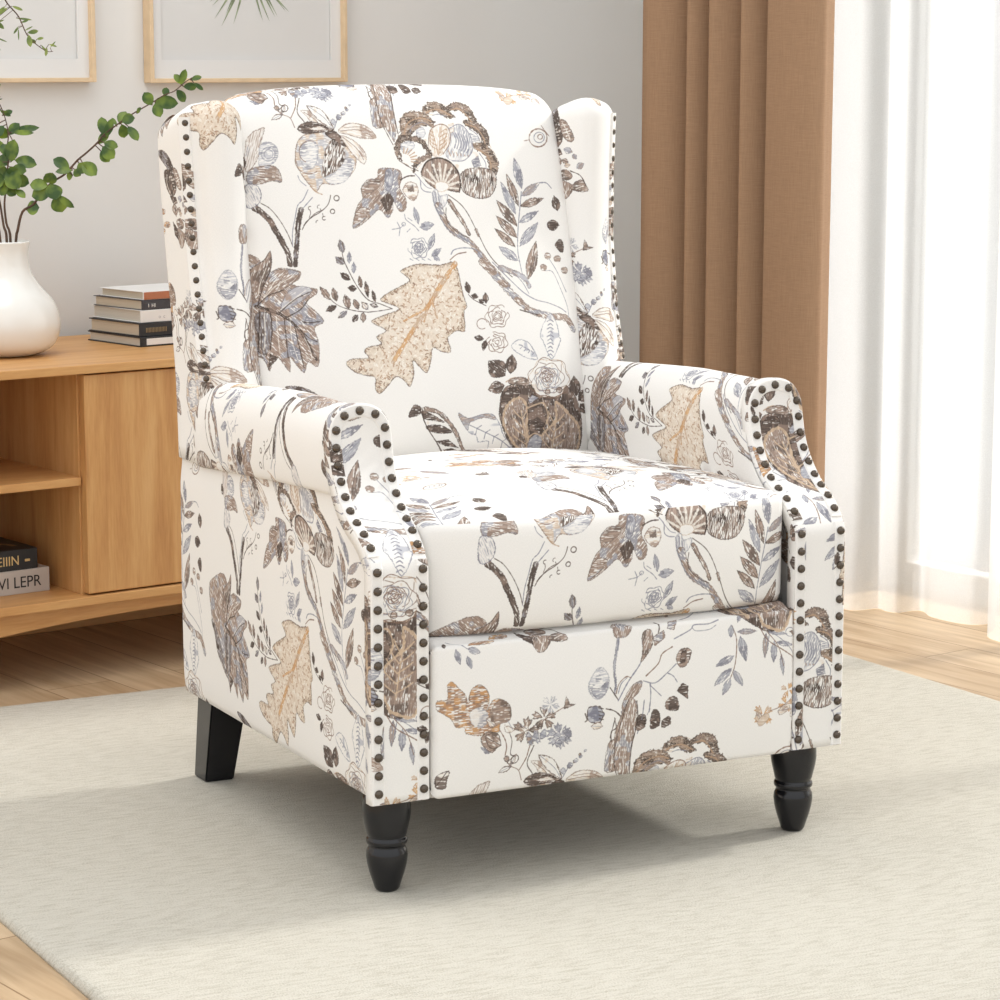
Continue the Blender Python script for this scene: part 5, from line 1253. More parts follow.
L|g|1.3|0|5647,2363 5697,2384 5731,2355
L|g|1.3|0|5627,2307 5692,2327 5741,2297
L|g|1.3|0|5636,2249 5686,2270 5721,2241
F|cream2|1|-0.48|4992,2435 5122,2524 5296,2478 5392,2346 5445,2204 5240,2241 5071,2335
L|g|1|0|5133,2442 5191,2424 5145,2382
L|g|1|0|5200,2409 5252,2385 5213,2348
L|g|1|0|5269,2374 5313,2345 5282,2314
L|g|1|0|5338,2340 5374,2305 5350,2280
F|darkbody|1|-1.52|4755,1636 4812,1788 4970,1862 5248,1835 5536,1861 5830,1841 6044,1689 6151,1478 6196,1239 6156,846 5935,602 5661,375 5246,588 4955,829 4810,1151 4730,1403
F|dark|1|0|4916,1812 5071,1802 5102,1710 4889,1567 4777,1506 4772,1641
L|t|1.6|0|4869,1904 5010,1956 5253,1910 5248,1835
F|brown|1|0|4904,1917 5115,1964 5260,1910 5240,1821 4970,1853
F|brown|1|1.75|5309,603 5091,835 4895,1085 4796,1333 4889,1567 5106,1649 5223,1455 5194,1161
L|T|3.2|0|5309,603 5091,835 4895,1085 4796,1333 4889,1567 5106,1649 5223,1455 5194,1161 5309,603
L|T|1.6|0|5226,749 5105,1457
L|T|1.5|0|5206,820 5319,917 5394,1000
L|T|1.5|0|5206,820 5056,903 4953,977
L|T|1.5|0|5179,949 5283,1044 5351,1126
L|T|1.5|0|5179,949 5045,1031 4953,1105
L|T|1.5|0|5157,1077 5250,1170 5311,1252
L|T|1.5|0|5157,1077 5038,1159 4956,1233
L|T|1.5|0|5138,1204 5219,1297 5272,1378
L|T|1.5|0|5138,1204 5033,1287 4961,1361
L|T|1.5|0|5121,1331 5190,1422 5234,1503
L|T|1.5|0|5121,1331 5030,1414 4967,1488
F|darkbody|1|0|5238,1641 5452,1656 5493,1412 5541,1288 5430,1084 5255,1066
L|T|2|0|5232,1491 5410,1539 5517,1531 5580,1345 5539,1227
F|gray|1|0|5237,1611 5311,1681 5415,1629 5269,1548
F|brown|1|1.45|5533,489 5400,843 5483,1080 5720,1275 5728,1540 5962,1341 6132,1122 6104,820 5972,599 5830,384
L|T|3.2|0|5533,489 5400,843 5483,1080 5720,1275 5728,1540 5962,1341 6132,1122 6104,820 5972,599 5830,384 5533,489
L|T|1.6|0|5610,633 5720,1338
L|T|1.5|0|5601,713 5746,771 5847,829
L|T|1.5|0|5601,713 5470,833 5391,930
L|T|1.5|0|5612,842 5749,901 5846,959
L|T|1.5|0|5612,842 5503,955 5437,1050
L|T|1.5|0|5633,967 5760,1028 5851,1088
L|T|1.5|0|5633,967 5542,1077 5487,1169
L|T|1.5|0|5659,1091 5775,1155 5859,1217
L|T|1.5|0|5659,1091 5584,1197 5539,1288
L|T|1.5|0|5688,1215 5793,1282 5868,1346
L|T|1.5|0|5688,1215 5628,1318 5592,1406
L|b|1.1|0|5478,462 5604,274 5879,98 6287,-186 6563,-453
L|g|0.9|0|5555,445 5865,232 6142,-62 6391,-154
F|graymix|0|-1.31|6261,-162 6239,-219 6222,-308 6242,-400 6281,-517 6346,-642 6423,-774 6437,-698 6440,-584 6427,-473 6367,-342 6315,-240
L|g|0.5|0|6261,-162 6395,-658
F|brown|0|-0.37|5948,358 5956,360 6033,283 6100,240 6211,185 6294,184 6353,199 6288,261 6201,340 6115,393 6096,336 5999,371
L|k|0.5|0|5948,358 6261,244
L|g|0.9|0|5634,393 5595,194
F|gray|1|0|5239,1007 5360,1089 5447,1052 5435,841 5227,856
L|T|2|0|5221,1038 5325,1098 5447,1052
F|creamfill|1|0|6025,1881 5961,1796 5893,1728 5839,1640 5725,1614 5613,1639 5501,1630 5394,1671 5354,1766 5299,1843 5251,1934 5310,2019 5374,2088 5428,2177 5540,2203 5652,2179 5769,2188 5879,2147 5919,2052 5976,1974
L|b|0.8|0|5314,1867 5270,1928 5256,1999 5309,2054 5383,2087 5431,2130 5475,2193 5550,2226 5635,2203 5705,2167 5781,2160 5874,2154 5938,2105 5947,2031 5949,1968 5989,1910 6022,1839 5987,1776 5907,1740 5848,1704 5808,1644 5744,1595 5658,1603 5583,1642 5514,1658 5428,1659 5352,1691
L|b|0.7|0|5301,1866 5379,1950
L|b|0.7|0|5472,2159 5595,2120
L|b|0.7|0|5872,2106 5866,1998
L|b|0.7|0|5942,1780 5812,1753
L|b|0.7|0|5587,1632 5513,1724
L|b|0.8|0|5765,1708 5711,1684 5649,1692 5595,1716 5547,1731 5490,1737 5431,1754 5394,1795 5391,1847 5400,1894 5397,1936 5384,1985 5393,2036 5436,2071 5496,2083 5550,2090 5598,2109 5654,2131 5717,2130 5767,2098 5797,2053 5824,2015 5866,1983 5908,1942 5917,1892 5886,1847 5843,1814
L|b|0.7|0|5750,1730 5660,1757
L|b|0.7|0|5419,1816 5449,1889
L|b|0.7|0|5513,2088 5603,2061
L|b|0.7|0|5849,2002 5816,1929
L|b|0.8|0|5627,1771 5589,1769 5554,1782 5529,1807 5514,1835 5501,1860 5484,1883 5467,1911 5460,1942 5472,1972 5499,1993 5533,2006 5563,2016 5591,2029 5623,2043 5661,2050 5699,2042 5728,2020 5745,1992 5758,1966 5774,1943 5792,1917 5804,1886 5798,1855 5774,1830 5741,1815 5709,1805
L|b|0.7|0|5628,1783 5589,1821
L|b|0.7|0|5501,1977 5558,1985
L|b|0.7|0|5766,1967 5746,1921
L|b|0.8|0|5594,1957 5609,1960 5623,1962 5637,1964 5653,1965 5670,1962 5685,1955 5696,1944 5701,1931 5701,1917 5698,1904 5693,1893 5688,1882 5683,1871 5675,1859 5662,1850 5646,1845 5629,1846 5613,1851 5600,1859 5590,1868 5580,1877 5571,1886 5562,1897 5555,1910 5554,1924 5559,1937
L|g|0.8|0|5508,1726 5452,1732 5417,1766 5413,1813 5407,1851 5380,1888 5363,1933 5389,1971 5437,1993 5469,2019 5494,2058 5537,2086 5592,2077 5638,2054 5684,2047 5741,2046 5788,2022 5800,1976 5800,1934 5822,1898 5848,1855 5836,1813 5789,1786 5748,1765 5724,1729 5688,1693 5635,1690
L|g|0.7|0|5510,1730 5487,1796
L|g|0.7|0|5393,1916 5461,1953
L|g|0.7|0|5567,2062 5633,2018
L|g|0.7|0|5796,1966 5766,1902
L|g|0.7|0|5759,1760 5675,1764
L|g|0.8|0|5476,1825 5465,1851 5444,1876 5429,1907 5438,1938 5467,1959 5498,1974 5521,1992 5545,2016 5578,2033 5617,2029 5650,2010 5676,1991 5708,1979 5744,1966 5770,1941 5772,1908 5757,1878 5746,1853 5745,1824 5738,1791 5713,1768 5674,1762 5636,1766 5603,1764 5568,1757 5529,1756
L|g|0.7|0|5473,1823 5489,1870
L|g|0.7|0|5524,1997 5581,1982
L|g|0.7|0|5737,1950 5719,1903
L|g|0.7|0|5685,1776 5627,1792
L|g|0.8|0|5658,1950 5671,1937 5687,1925 5704,1911 5715,1893 5714,1873 5702,1855 5684,1843 5668,1832 5654,1820 5639,1806 5618,1796 5593,1796 5571,1805 5555,1819 5541,1833 5527,1845 5510,1858 5496,1875 5493,1894 5501,1913 5517,1927 5534,1938 5548,1950 5563,1963 5582,1975 5606,1979
L|g|0.7|0|5659,1951 5664,1921
L|g|0.7|0|5645,1814 5611,1827
L|g|0.7|0|5508,1895 5537,1913
L|g|0.8|0|5645,1903 5651,1896 5653,1887 5652,1878 5647,1870 5639,1865 5631,1861 5623,1857 5615,1854 5606,1851 5596,1849 5586,1850 5576,1854 5568,1860 5564,1868 5563,1877 5563,1884 5563,1892 5563,1900 5565,1908 5569,1916 5577,1922 5586,1925 5597,1926 5607,1923 5616,1920 5624,1916
L|b|0.8|0|5672,1867 5641,1866 5613,1871 5588,1866 5558,1859 5531,1868 5517,1891 5507,1912 5486,1927 5466,1946 5467,1970 5486,1990 5499,2008 5503,2031 5517,2054 5545,2061 5575,2055 5600,2057 5628,2065 5658,2063 5677,2042 5686,2019 5703,2003 5727,1986 5734,1962 5718,1941 5701,1923
L|b|0.7|0|5662,1880 5618,1890
L|b|0.7|0|5524,1889 5521,1926
L|b|0.7|0|5489,2000 5531,2012
L|b|0.7|0|5605,2059 5634,2030
L|b|0.7|0|5713,1985 5687,1954
L|b|0.8|0|5624,2032 5646,2032 5663,2021 5670,2004 5673,1988 5680,1974 5690,1958 5693,1941 5683,1925 5665,1916 5648,1909 5634,1899 5619,1887 5598,1882 5578,1888 5563,1901 5549,1911 5532,1918 5513,1928 5504,1944 5508,1961 5518,1976 5523,1990 5525,2007 5533,2023 5551,2033 5572,2032
L|b|0.7|0|5622,2029 5637,2004
L|b|0.7|0|5680,1941 5650,1930
L|b|0.7|0|5574,1896 5560,1921
L|b|0.7|0|5517,1984 5546,1995
L|b|0.8|0|5547,1974 5553,1982 5558,1990 5563,1999 5571,2008 5584,2012 5597,2011 5609,2006 5619,2000 5629,1996 5640,1991 5651,1985 5657,1975 5657,1964 5652,1954 5645,1946 5640,1938 5635,1929 5628,1920 5617,1914 5603,1913 5591,1918 5580,1923 5571,1928 5560,1932 5549,1938 5540,1947
L|b|0.7|0|5546,1974 5564,1982
L|b|0.7|0|5635,1994 5634,1977
L|b|0.7|0|5613,1920 5595,1930
L|b|0.8|0|5590,1980 5595,1981 5600,1983 5606,1983 5612,1982 5617,1979 5620,1974 5621,1970 5621,1965 5620,1961 5620,1957 5619,1953 5617,1949 5614,1945 5609,1942 5603,1941 5597,1941 5592,1943 5588,1946 5584,1949 5580,1951 5576,1954 5573,1958 5571,1963 5571,1968 5574,1972 5578,1975
F|brown|1|0|5639,1710 5634,1681 5599,1666 5565,1675 5540,1702 5550,1731 5566,1750 5604,1758 5634,1734
F|brown|1|0|5860,1718 5846,1689 5808,1673 5771,1687 5745,1709 5746,1743 5776,1765 5815,1766 5852,1747
L|b|1|0|5281,1788 5452,1656 5666,1611 5930,1682
F|dark|0|2.42|4857,1995 4877,2070 4880,2159 4850,2205 4778,2238 4671,2240 4584,2234 4578,2158 4581,2064 4618,2000 4670,1975 4772,1978
L|k|0.5|0|4857,1995 4638,2187
F|dark|0|1.41|4952,2019 5001,2049 5054,2096 5072,2140 5067,2201 5032,2266 5000,2315 4953,2276 4899,2222 4875,2165 4877,2119 4913,2060
L|k|0.5|0|4952,2019 4990,2256
F|dark|0|-2.97|4839,1852 4794,1889 4732,1924 4686,1926 4632,1902 4586,1849 4553,1804 4605,1773 4672,1740 4733,1735 4774,1752 4815,1804
L|k|0.5|0|4839,1852 4609,1813
F|dark|0|1.63|6113,1602 6163,1640 6218,1697 6229,1744 6202,1806 6142,1867 6094,1912 6053,1865 6007,1802 5995,1740 6009,1693 6062,1638
L|k|0.5|0|6113,1602 6098,1850
F|dark|0|0.41|6148,1539 6218,1515 6345,1500 6394,1508 6443,1545 6481,1608 6433,1661 6365,1677 6316,1692 6216,1680 6174,1653 6152,1592
L|k|0.5|0|6148,1539 6377,1637
F|dark|0|-0.55|6184,1482 6172,1441 6172,1389 6193,1360 6254,1334 6398,1323 6459,1315 6455,1359 6427,1415 6403,1455 6388,1478 6253,1484
L|k|0.5|0|6184,1482 6397,1348
F|dark|1|0|3248,1487 3348,1650 3462,1599 3439,1506 3311,1469
F|cream|1|0|3468,1599 3698,1550 3887,1396 4047,1201 4121,992 4193,861 3826,885 3690,1074 3562,1267 3482,1450
F|dark|1|0|3473,1563 3663,1475 3828,1364 3693,1390 3495,1434
F|dark|1|0|3531,1328 3756,1326 3956,1207 3722,1203 3568,1261
F|dark|1|0|3677,1087 3884,1104 4056,967 3827,1012
F|dark|1|0|3806,953 3951,967 4153,864 3859,874
B|brown|3.3|0|3538,1580 3745,1509 3918,1334 4030,1148 4098,994 4160,854
L|k|1.2|0|3480,1583 3494,1420 3578,1251 3696,1074 3809,893
F|cream2|1|-0.59|4052,1490 4214,1400 4413,1439 4613,1441 4744,1276 4810,1097 4959,869 4549,867 4543,1025 4370,1030 4342,1128 4210,1197
F|graymix|1|0|4052,1490 4214,1400 4413,1439 4613,1441 4678,1347 4478,1390 4245,1338 4211,1212 4120,1322
L|g|1.1|0|4228,1300 4475,1180 4743,1041 4952,875
L|g|1|0|4359,1241 4332,1147
L|g|1|0|4359,1241 4433,1278
L|g|1|0|4498,1166 4472,1072
L|g|1|0|4498,1166 4572,1203
L|g|1|0|4639,1091 4613,996
L|g|1|0|4639,1091 4712,1128
L|g|1|0|4781,1015 4757,919
L|g|1|0|4781,1015 4855,1052
F|graydark|1|-0.61|1420,8887 1676,8875 1915,8731 2072,8520 1928,8467 1779,8598 1591,8735
F|dark|1|1.43|1687,8506 1857,8543 2067,8440 2148,8281 2102,8162 1938,8106 1768,8245
L|c|1.6|0|1899,8416 1995,8410
L|c|1.6|0|1944,8365 2025,8359
L|c|1.6|0|1990,8313 2054,8309
L|c|1.6|0|2036,8263 2082,8258
L|c|1.6|0|2079,8213 2108,8209
L|c|1.4|0|1802,8467 1789,8311 1881,8170
F|brown|1|0|2045,8547 2183,8506 2288,8382 2355,8249 2306,8183 2207,8217 2120,8322 2077,8429
L|c|1.2|0|2130,8479 2228,8337 2287,8218
F|dark|1|0|1856,8127 2096,8093 2153,8005 2000,7975
F|brown|0|-1.3|2010,7998 1962,7977 1918,7944 1914,7914 1943,7874 2008,7833 2063,7803 2099,7831 2135,7869 2141,7907 2124,7936 2068,7972
L|k|0.5|0|2010,7998 2053,7842
F|graymix|0|-0.29|2174,8083 2186,8056 2207,8027 2230,8015 2266,8012 2306,8023 2336,8034 2321,8060 2298,8090 2269,8106 2243,8109 2204,8097
L|g|0.5|0|2174,8083 2306,8044
F|brown|0|-0.24|2141,7916 2151,7893 2170,7869 2189,7859 2218,7860 2249,7872 2273,7884 2259,7904 2239,7927 2216,7939 2195,7939 2164,7928
L|k|0.5|0|2141,7916 2247,7889
F|graymix|0|-0.84|2341,8005 2334,7985 2332,7962 2338,7948 2357,7937 2384,7933 2406,7931 2409,7951 2411,7976 2403,7995 2390,8003 2364,8006
L|g|0.5|0|2341,8005 2394,7946
F|graymix|0|0.59|2411,7797 2438,7788 2470,7783 2490,7790 2507,7810 2515,7843 2519,7869 2492,7875 2458,7878 2431,7870 2418,7855 2411,7824
L|g|0.5|0|2411,7797 2498,7855
F|tan|0|0.16|2193,7828 2211,7814 2235,7801 2252,7800 2273,7809 2290,7829 2302,7846 2283,7858 2258,7871 2234,7873 2219,7867 2202,7847
L|g|0.5|0|2193,7828 2281,7842
F|brown|1|0|2055,7734 2233,7776 2348,7683 2273,7615 2115,7635
F|brown|1|-1.87|2078,7626 2309,7568 2368,7489 2258,7345 2154,7344 2096,7443
F|brown|1|0|2310,7502 2470,7631 2574,7535 2588,7458 2457,7445
F|dark|1|0|1905,7731 2068,7626 2096,7443 1964,7510
L|k|1.1|0|2305,7756 2469,7690 2562,7535
L|c|1.3|0|2139,7561 2220,7440
L|c|1.1|0|2410,7490 2517,7535
F|rust|0|-2.96|1630,7917 1549,7932 1441,7943 1376,7940 1318,7920 1297,7884 1288,7854 1391,7843 1508,7834 1587,7841 1623,7856 1636,7888
L|g|0.5|0|1630,7917 1363,7867
F|rust|0|-2.87|1794,7709 1737,7718 1654,7724 1600,7718 1550,7696 1527,7662 1516,7632 1601,7627 1697,7623 1758,7633 1785,7649 1797,7681
L|g|0.5|0|1794,7709 1581,7648
F|rust|0|-2.93|1564,7596 1481,7606 1371,7612 1302,7605 1235,7583 1201,7546 1179,7515 1297,7510 1422,7507 1507,7517 1548,7534 1566,7567
L|g|0.5|0|1564,7596 1272,7532
"""
PRINT_MAP = {
    'seat_front': ([1, 0, 0, 1], [-0.04, 0.3039]),
    'seat_top': ([1, 0, 0, 1], [-0.178, 0.1701]),
    'side_l': ([-1, 0, 0, 1], [0.6347, 0.1301]),
    'roll_l': ([1, 0, 0, -1], [-0.0244, 0.5038]),
    'roll_r': ([-1, 0, 0, -1], [0.5696, 0.5627]),
    'wing_l': ([0, 1, 1, 0], [0.1174, -0.2857]),
    'wing_r': ([0, -1, 1, 0], [0.4666, 0.3453]),
    'front_l': ([1, 0, 0, 1], [0.5173, -0.0695]),
    'front_r_low': ([-1, 0, 0, 1], [0.5193, 0.4072]),
    'front_r_up': ([-1, 0, 0, 1], [0.5567, -0.3047]),
    'footrest': ([1, 0, 0, 1], [-0.0149, 0.5156]),
    'back': ([1, 0, 0, 1], [0, 0]),
    'rear': ([1, 0, 0, 1], [0.1, 0.2]),
    'side_r': ([1, 0, 0, 1], [0.1, 0.05]),
}
BAND_WING = [0.2172, -0.7357]
# ---------------------------------------------------------------- printed fabric: one repeating cloth drawn by code
PU, PV, RES = .595, .689, 2000
_LAT = np.random.RandomState(12).rand(256, 256)
def vnoise(x, y):
    xi, yi = np.floor(x).astype(int), np.floor(y).astype(int)
    fx, fy = x - xi, y - yi
    fx = fx * fx * (3 - 2 * fx); fy = fy * fy * (3 - 2 * fy)
    a, b = _LAT[yi & 255, xi & 255], _LAT[yi & 255, (xi + 1) & 255]
    c, d = _LAT[(yi + 1) & 255, xi & 255], _LAT[(yi + 1) & 255, (xi + 1) & 255]
    return (a * (1 - fx) + b * fx) * (1 - fy) + (c * (1 - fx) + d * fx) * fy

# style: palette a, b, accent, accent amount, fleck amount, outline colour, outline mm, strength, kind
BR, BR2, DK, DK2 = (148, 128, 116), (180, 159, 145), (86, 75, 69), (117, 103, 95)
GY, GY2, TN, TN2, CR, OR = (164, 164, 172), (196, 196, 202), (205, 181, 158), (230, 214, 196), (247, 244, 239), (208, 160, 112)
STYLES = {
    'brown':     (BR, BR2, DK2, .32, .22, DK, .7, .95, ''),
    'brownfleck': (BR, BR2, DK2, .40, .24, DK2, .5, .9, ''),
    'brownmix':  (BR2, BR, GY, .36, .28, DK2, .7, .95, ''),
    'maple':     (BR, BR2, GY, .34, .24, DK2, .7, .97, ''),
    'palebrown': (TN2, CR, BR2, .35, .30, BR, .9, .95, ''),
    'tan':       (TN, TN2, BR2, .35, .15, BR, .6, .9, ''),
    'tanwash':   (TN, TN2, GY2, .45, .30, BR, 1.0, .95, ''),
    'tanfleck':  (TN, CR, TN2, .3, .40, TN, .6, .9, ''),
    'gray':      (GY, GY2, (140, 139, 148), .35, .22, (124, 121, 130), .6, .95, ''),
    'graywash':  (GY2, CR, GY, .42, .35, GY, .8, .95, ''),
    'grayfleck': (GY, GY2, CR, .3, .40, GY, .5, .9, ''),
    'graymix':   (GY, BR2, GY2, .4, .18, (110, 104, 110), .6, .95, ''),
    'graydark':  (GY, DK2, DK, .40, .18, DK, .6, .95, ''),
    'dark':      (DK, DK2, BR, .30, .16, (58, 48, 44), .5, .96, ''),
    'darkbody':  (DK, DK2, BR, .45, .14, (62, 54, 50), .6, .98, ''),
    'darkline':  (CR, TN2, DK2, .35, .2, DK, 1.1, .95, ''),
    'cream':     (CR, CR, TN2, .2, .0, DK2, 1.1, .97, ''),
    'cream2':    (CR, CR, GY2, .15, .0, GY, 1.2, .97, ''),
    'creamfill': (CR, CR, TN2, .12, .0, TN, .8, .97, ''),
    'rust':      (BR, (190, 142, 104), OR, .45, .30, DK2, .5, .95, ''),
    'orange':    ((224, 186, 144), OR, TN, .4, .2, (186, 138, 98), .5, .95, ''),
    'oak':       (TN, TN2, CR, .3, .0, DK2, .9, .97, 'oak'),
    'rimdark':   (DK, DK2, BR, .35, .12, DK, .9, .97, 'rim'),
    'rimbrown':  ((122, 103, 88), BR2, DK, .45, .14, DK, .8, .97, 'rim'),
    'stripebrown': (BR2, CR, GY, .3, .30, BR, .9, .96, 'stripe'),
    'stripegray': (GY, CR, GY2, .3, .30, (120, 118, 130), .9, .96, 'stripe'),
    'fan':       (BR, BR2, DK2, .35, .1, DK, 1.2, .96, ''),
    'hatch':     (DK2, BR2, DK, .4, .38, DK, .9, .97, ''),
    'seeds':     (DK2, BR, DK, .4, .42, DK2, .5, .97, ''),
    'berry':     (GY2, GY, (126, 126, 140), .4, .1, DK, 1.1, .95, ''),
}
LINE = {'k': (82, 70, 64), 'g': (140, 140, 152), 'b': (134, 108, 94), 't': (190, 160, 134), 'T': (216, 190, 162), 'c': (246, 240, 230)}

def draw_cloth():
    W, H = int(round(PU * RES)), int(round(PV * RES))
    img = np.empty((H, W, 3)); img[:] = CR
    k = RES / 1e4                                       # 0.1 mm -> px
    mmpx = RES / 1000.0
    def window(P, pad):
        x0, y0 = np.floor(P.min(0) - pad).astype(int); x1, y1 = np.ceil(P.max(0) + pad).astype(int)
        X, Y = np.meshgrid(np.arange(x0, x1 + 1), np.arange(y0, y1 + 1))
        return X, Y, np.ix_(np.arange(y0, y1 + 1) % H, np.arange(x0, x1 + 1) % W)
    def seg_dist(X, Y, P, closed, vary=None):
        d = np.full(X.shape, 1e9); along = np.zeros(X.shape); s = 0.0
        inside = np.zeros(X.shape, bool)
        n = len(P)
        for i in range(n if closed else n - 1):
            a, b = P[i], P[(i + 1) % n]
            e = b - a; l2 = max(e @ e, 1e-9); l = math.sqrt(l2)
            t = np.clip(((X - a[0]) * e[0] + (Y - a[1]) * e[1]) / l2, 0, 1)
            q = np.hypot(X - a[0] - e[0] * t, Y - a[1] - e[1] * t)
            m = q < d; d = np.where(m, q, d); along = np.where(m, s + t * l, along); s += l
            if closed and abs(e[1]) > 1e-9:
                c = (a[1] > Y) != (b[1] > Y)
                inside ^= c & (X < e[0] * (Y - a[1]) / e[1] + a[0])
        return d, along, inside, s
    def put(sl, a, col):
        img[sl] = img[sl] * (1 - a[..., None]) + col * a[..., None]
    def paint(X, Y, sl, sd, st, ang, seed):
        """sd > 0 inside, px."""
        p0, p1, p2, acc, fl, oc, ow, op, kind = STYLES[st]
        ca, sa = math.cos(ang), math.sin(ang)
        U, V = (X * ca + Y * sa) / mmpx, (-X * sa + Y * ca) / mmpx           # mm along, across
        o = seed * 17.3
        sd = sd / mmpx
        edge = sd + (vnoise(X / mmpx * .9 + o, Y / mmpx * .9) - .5) * 1.3
        if kind == 'rim': edge = edge + (vnoise(X / mmpx * .42 + o, Y / mmpx * .42 + 5) - .5) * 3.6
        s1 = vnoise(U * .09 + o, V * .95 + o); s2 = vnoise(U * .17 + 40 + o, V * 1.7 + o); blot = vnoise(X / mmpx * .11 + o, Y / mmpx * .11 + 9)
        t = np.clip((s1 * .6 + s2 * .4 - .30) / .40, 0, 1)[..., None]
        col = np.array(p0, float) * (1 - t) + np.array(p1, float) * t
        am = np.clip((blot - (1 - acc)) / .10 + .5, 0, 1)[..., None] * .9
        col = col * (1 - am) + np.array(p2, float) * am
        if fl > 0:
            f = np.clip((vnoise(U * .20 + 91 + o, V * 1.25 + 7 + o) - (1 - fl * 1.15)) / .10 + .5, 0, 1)[..., None]
            col = col * (1 - f) + np.array(CR, float) * f
        if kind == 'oak':
            vx, vy = X / mmpx * .34, Y / mmpx * .34
            wz = vnoise(vx + o, vy) + .5 * vnoise(vx * 2.1 + 5, vy * 2.1 + o)
            m = np.clip((np.abs(wz - .75) - .085) / .07, 0, 1)[..., None]
            col = np.array((248, 240, 228), float) * (1 - m) + (col * .93) * m
            col = np.array((238, 224, 206), float) * .75 + col * .25
            rim = np.clip((6.5 - edge) / 5.0, 0, 1)[..., None] * np.clip((vnoise(vx * .9 + 3, vy * .9 + o) - .3) / .3, 0, 1)[..., None]
            col = col * (1 - rim * .8) + (np.array((150, 124, 102), float) * m + np.array((236, 222, 202), float) * (1 - m)) * rim * .8
        if kind == 'rim':
            hair = vnoise(X / mmpx * 1.4 + o, Y / mmpx * 1.4)
            m = np.clip((5.0 + 3.0 * (hair - .5) - edge) / 1.2, 0, 1)[..., None] if False else np.ones(X.shape)[..., None]
            h2 = np.clip((hair - .62) / .12, 0, 1)[..., None]
            col = col * (1 - h2) + np.array((196, 178, 160), float) * h2
        if kind == 'stripe':
            m = np.clip((np.sin(V * 2.1 + 2 * (s1 - .5)) - .1) / .4, 0, 1)[..., None]
            col = col * (1 - m) + np.array((240, 234, 228), float) * m
        if ow > 0:
            w = ow * (.35 + 1.1 * vnoise(X / mmpx * .25 + o, Y / mmpx * .25 + 3))
            m = np.clip((w - edge) / .5 + .5, 0, 1)[..., None]
            col = col * (1 - m) + np.array(oc, float) * m
        a = np.clip(edge / .6 + .5, 0, 1) * op
        put(sl, a, col)
    for seed, row in enumerate(MOTIFS.strip().split('\n')):
        kd, st, w, ang, pts = row.split('|')
        P = np.array([[float(v) for v in p.split(',')] for p in pts.split(' ')]) * k
        w, ang = float(w), float(ang)
        if kd == 'F':
            if w and len(P) > 4: P = catmull(P, 3, closed=True)
            X, Y, sl = window(P, 4)
            d, _, ins, _ = seg_dist(X, Y, P, True)
            sd = np.where(ins, d, -d)
            paint(X, Y, sl, sd, st, ang, seed)
            if STYLES[st][8] == 'oak':                  # short curled strokes that run in from the edge
                rg = np.random.RandomState(8); gy, gx = np.gradient(sd); ok = np.argwhere(sd > 2.2 * mmpx)
                for q in range(560):
                    iy, ix = ok[rg.randint(len(ok))]; dep = sd[iy, ix] / mmpx
                    a0 = math.atan2(gy[iy, ix], gx[iy, ix]) + rg.uniform(-.9, .9); ln = rg.uniform(2.2, 5.0) * mmpx; bend = rg.uniform(-.9, .9)
                    p0 = np.array((X[iy, ix], Y[iy, ix]), float)
                    Q = np.array([p0, p0 + ln * .5 * np.array((math.cos(a0), math.sin(a0))), p0 + ln * np.array((math.cos(a0 + bend), math.sin(a0 + bend)))])
                    x2, y2, s2 = window(Q, 4)
                    dd, _, _, _ = seg_dist(x2, y2, Q, False)
                    c = ((150, 122, 102), (192, 160, 134), (250, 244, 234))[0 if (dep < 7 and rg.rand() < .6) else 1 if rg.rand() < .62 else 2]
                    put(s2, np.clip((.75 * mmpx - dd) / 1.0 + .5, 0, 1) * .85, np.array(c, float))
        else:
            if len(P) > 2: P = catmull(P, 4)
            wpx = w * mmpx
            X, Y, sl = window(P, wpx + 4)
            d, al, _, tot = seg_dist(X, Y, P, False)
            if kd == 'B':
                e = P[-1] - P[0]
                taper = 1 - .25 * (al / tot) + .35 * (vnoise(al / mmpx * .22, np.full(X.shape, seed * 3.7)) - .5)
                paint(X, Y, sl, wpx * taper - d, st, math.atan2(e[1], e[0]), seed)
            else:
                ww = w * mmpx * .62 * (.55 + .9 * vnoise(al / mmpx * .35, np.full(X.shape, seed * 1.7)))
                a = np.clip((ww - d) / 1.0 + .5, 0, 1) * (.70 + .30 * vnoise(al / mmpx * .6 + 7, np.full(X.shape, seed * 2.3)))
                put(sl, a, np.array(LINE[st], float))
    return np.clip(img, 0, 255) / 255.0

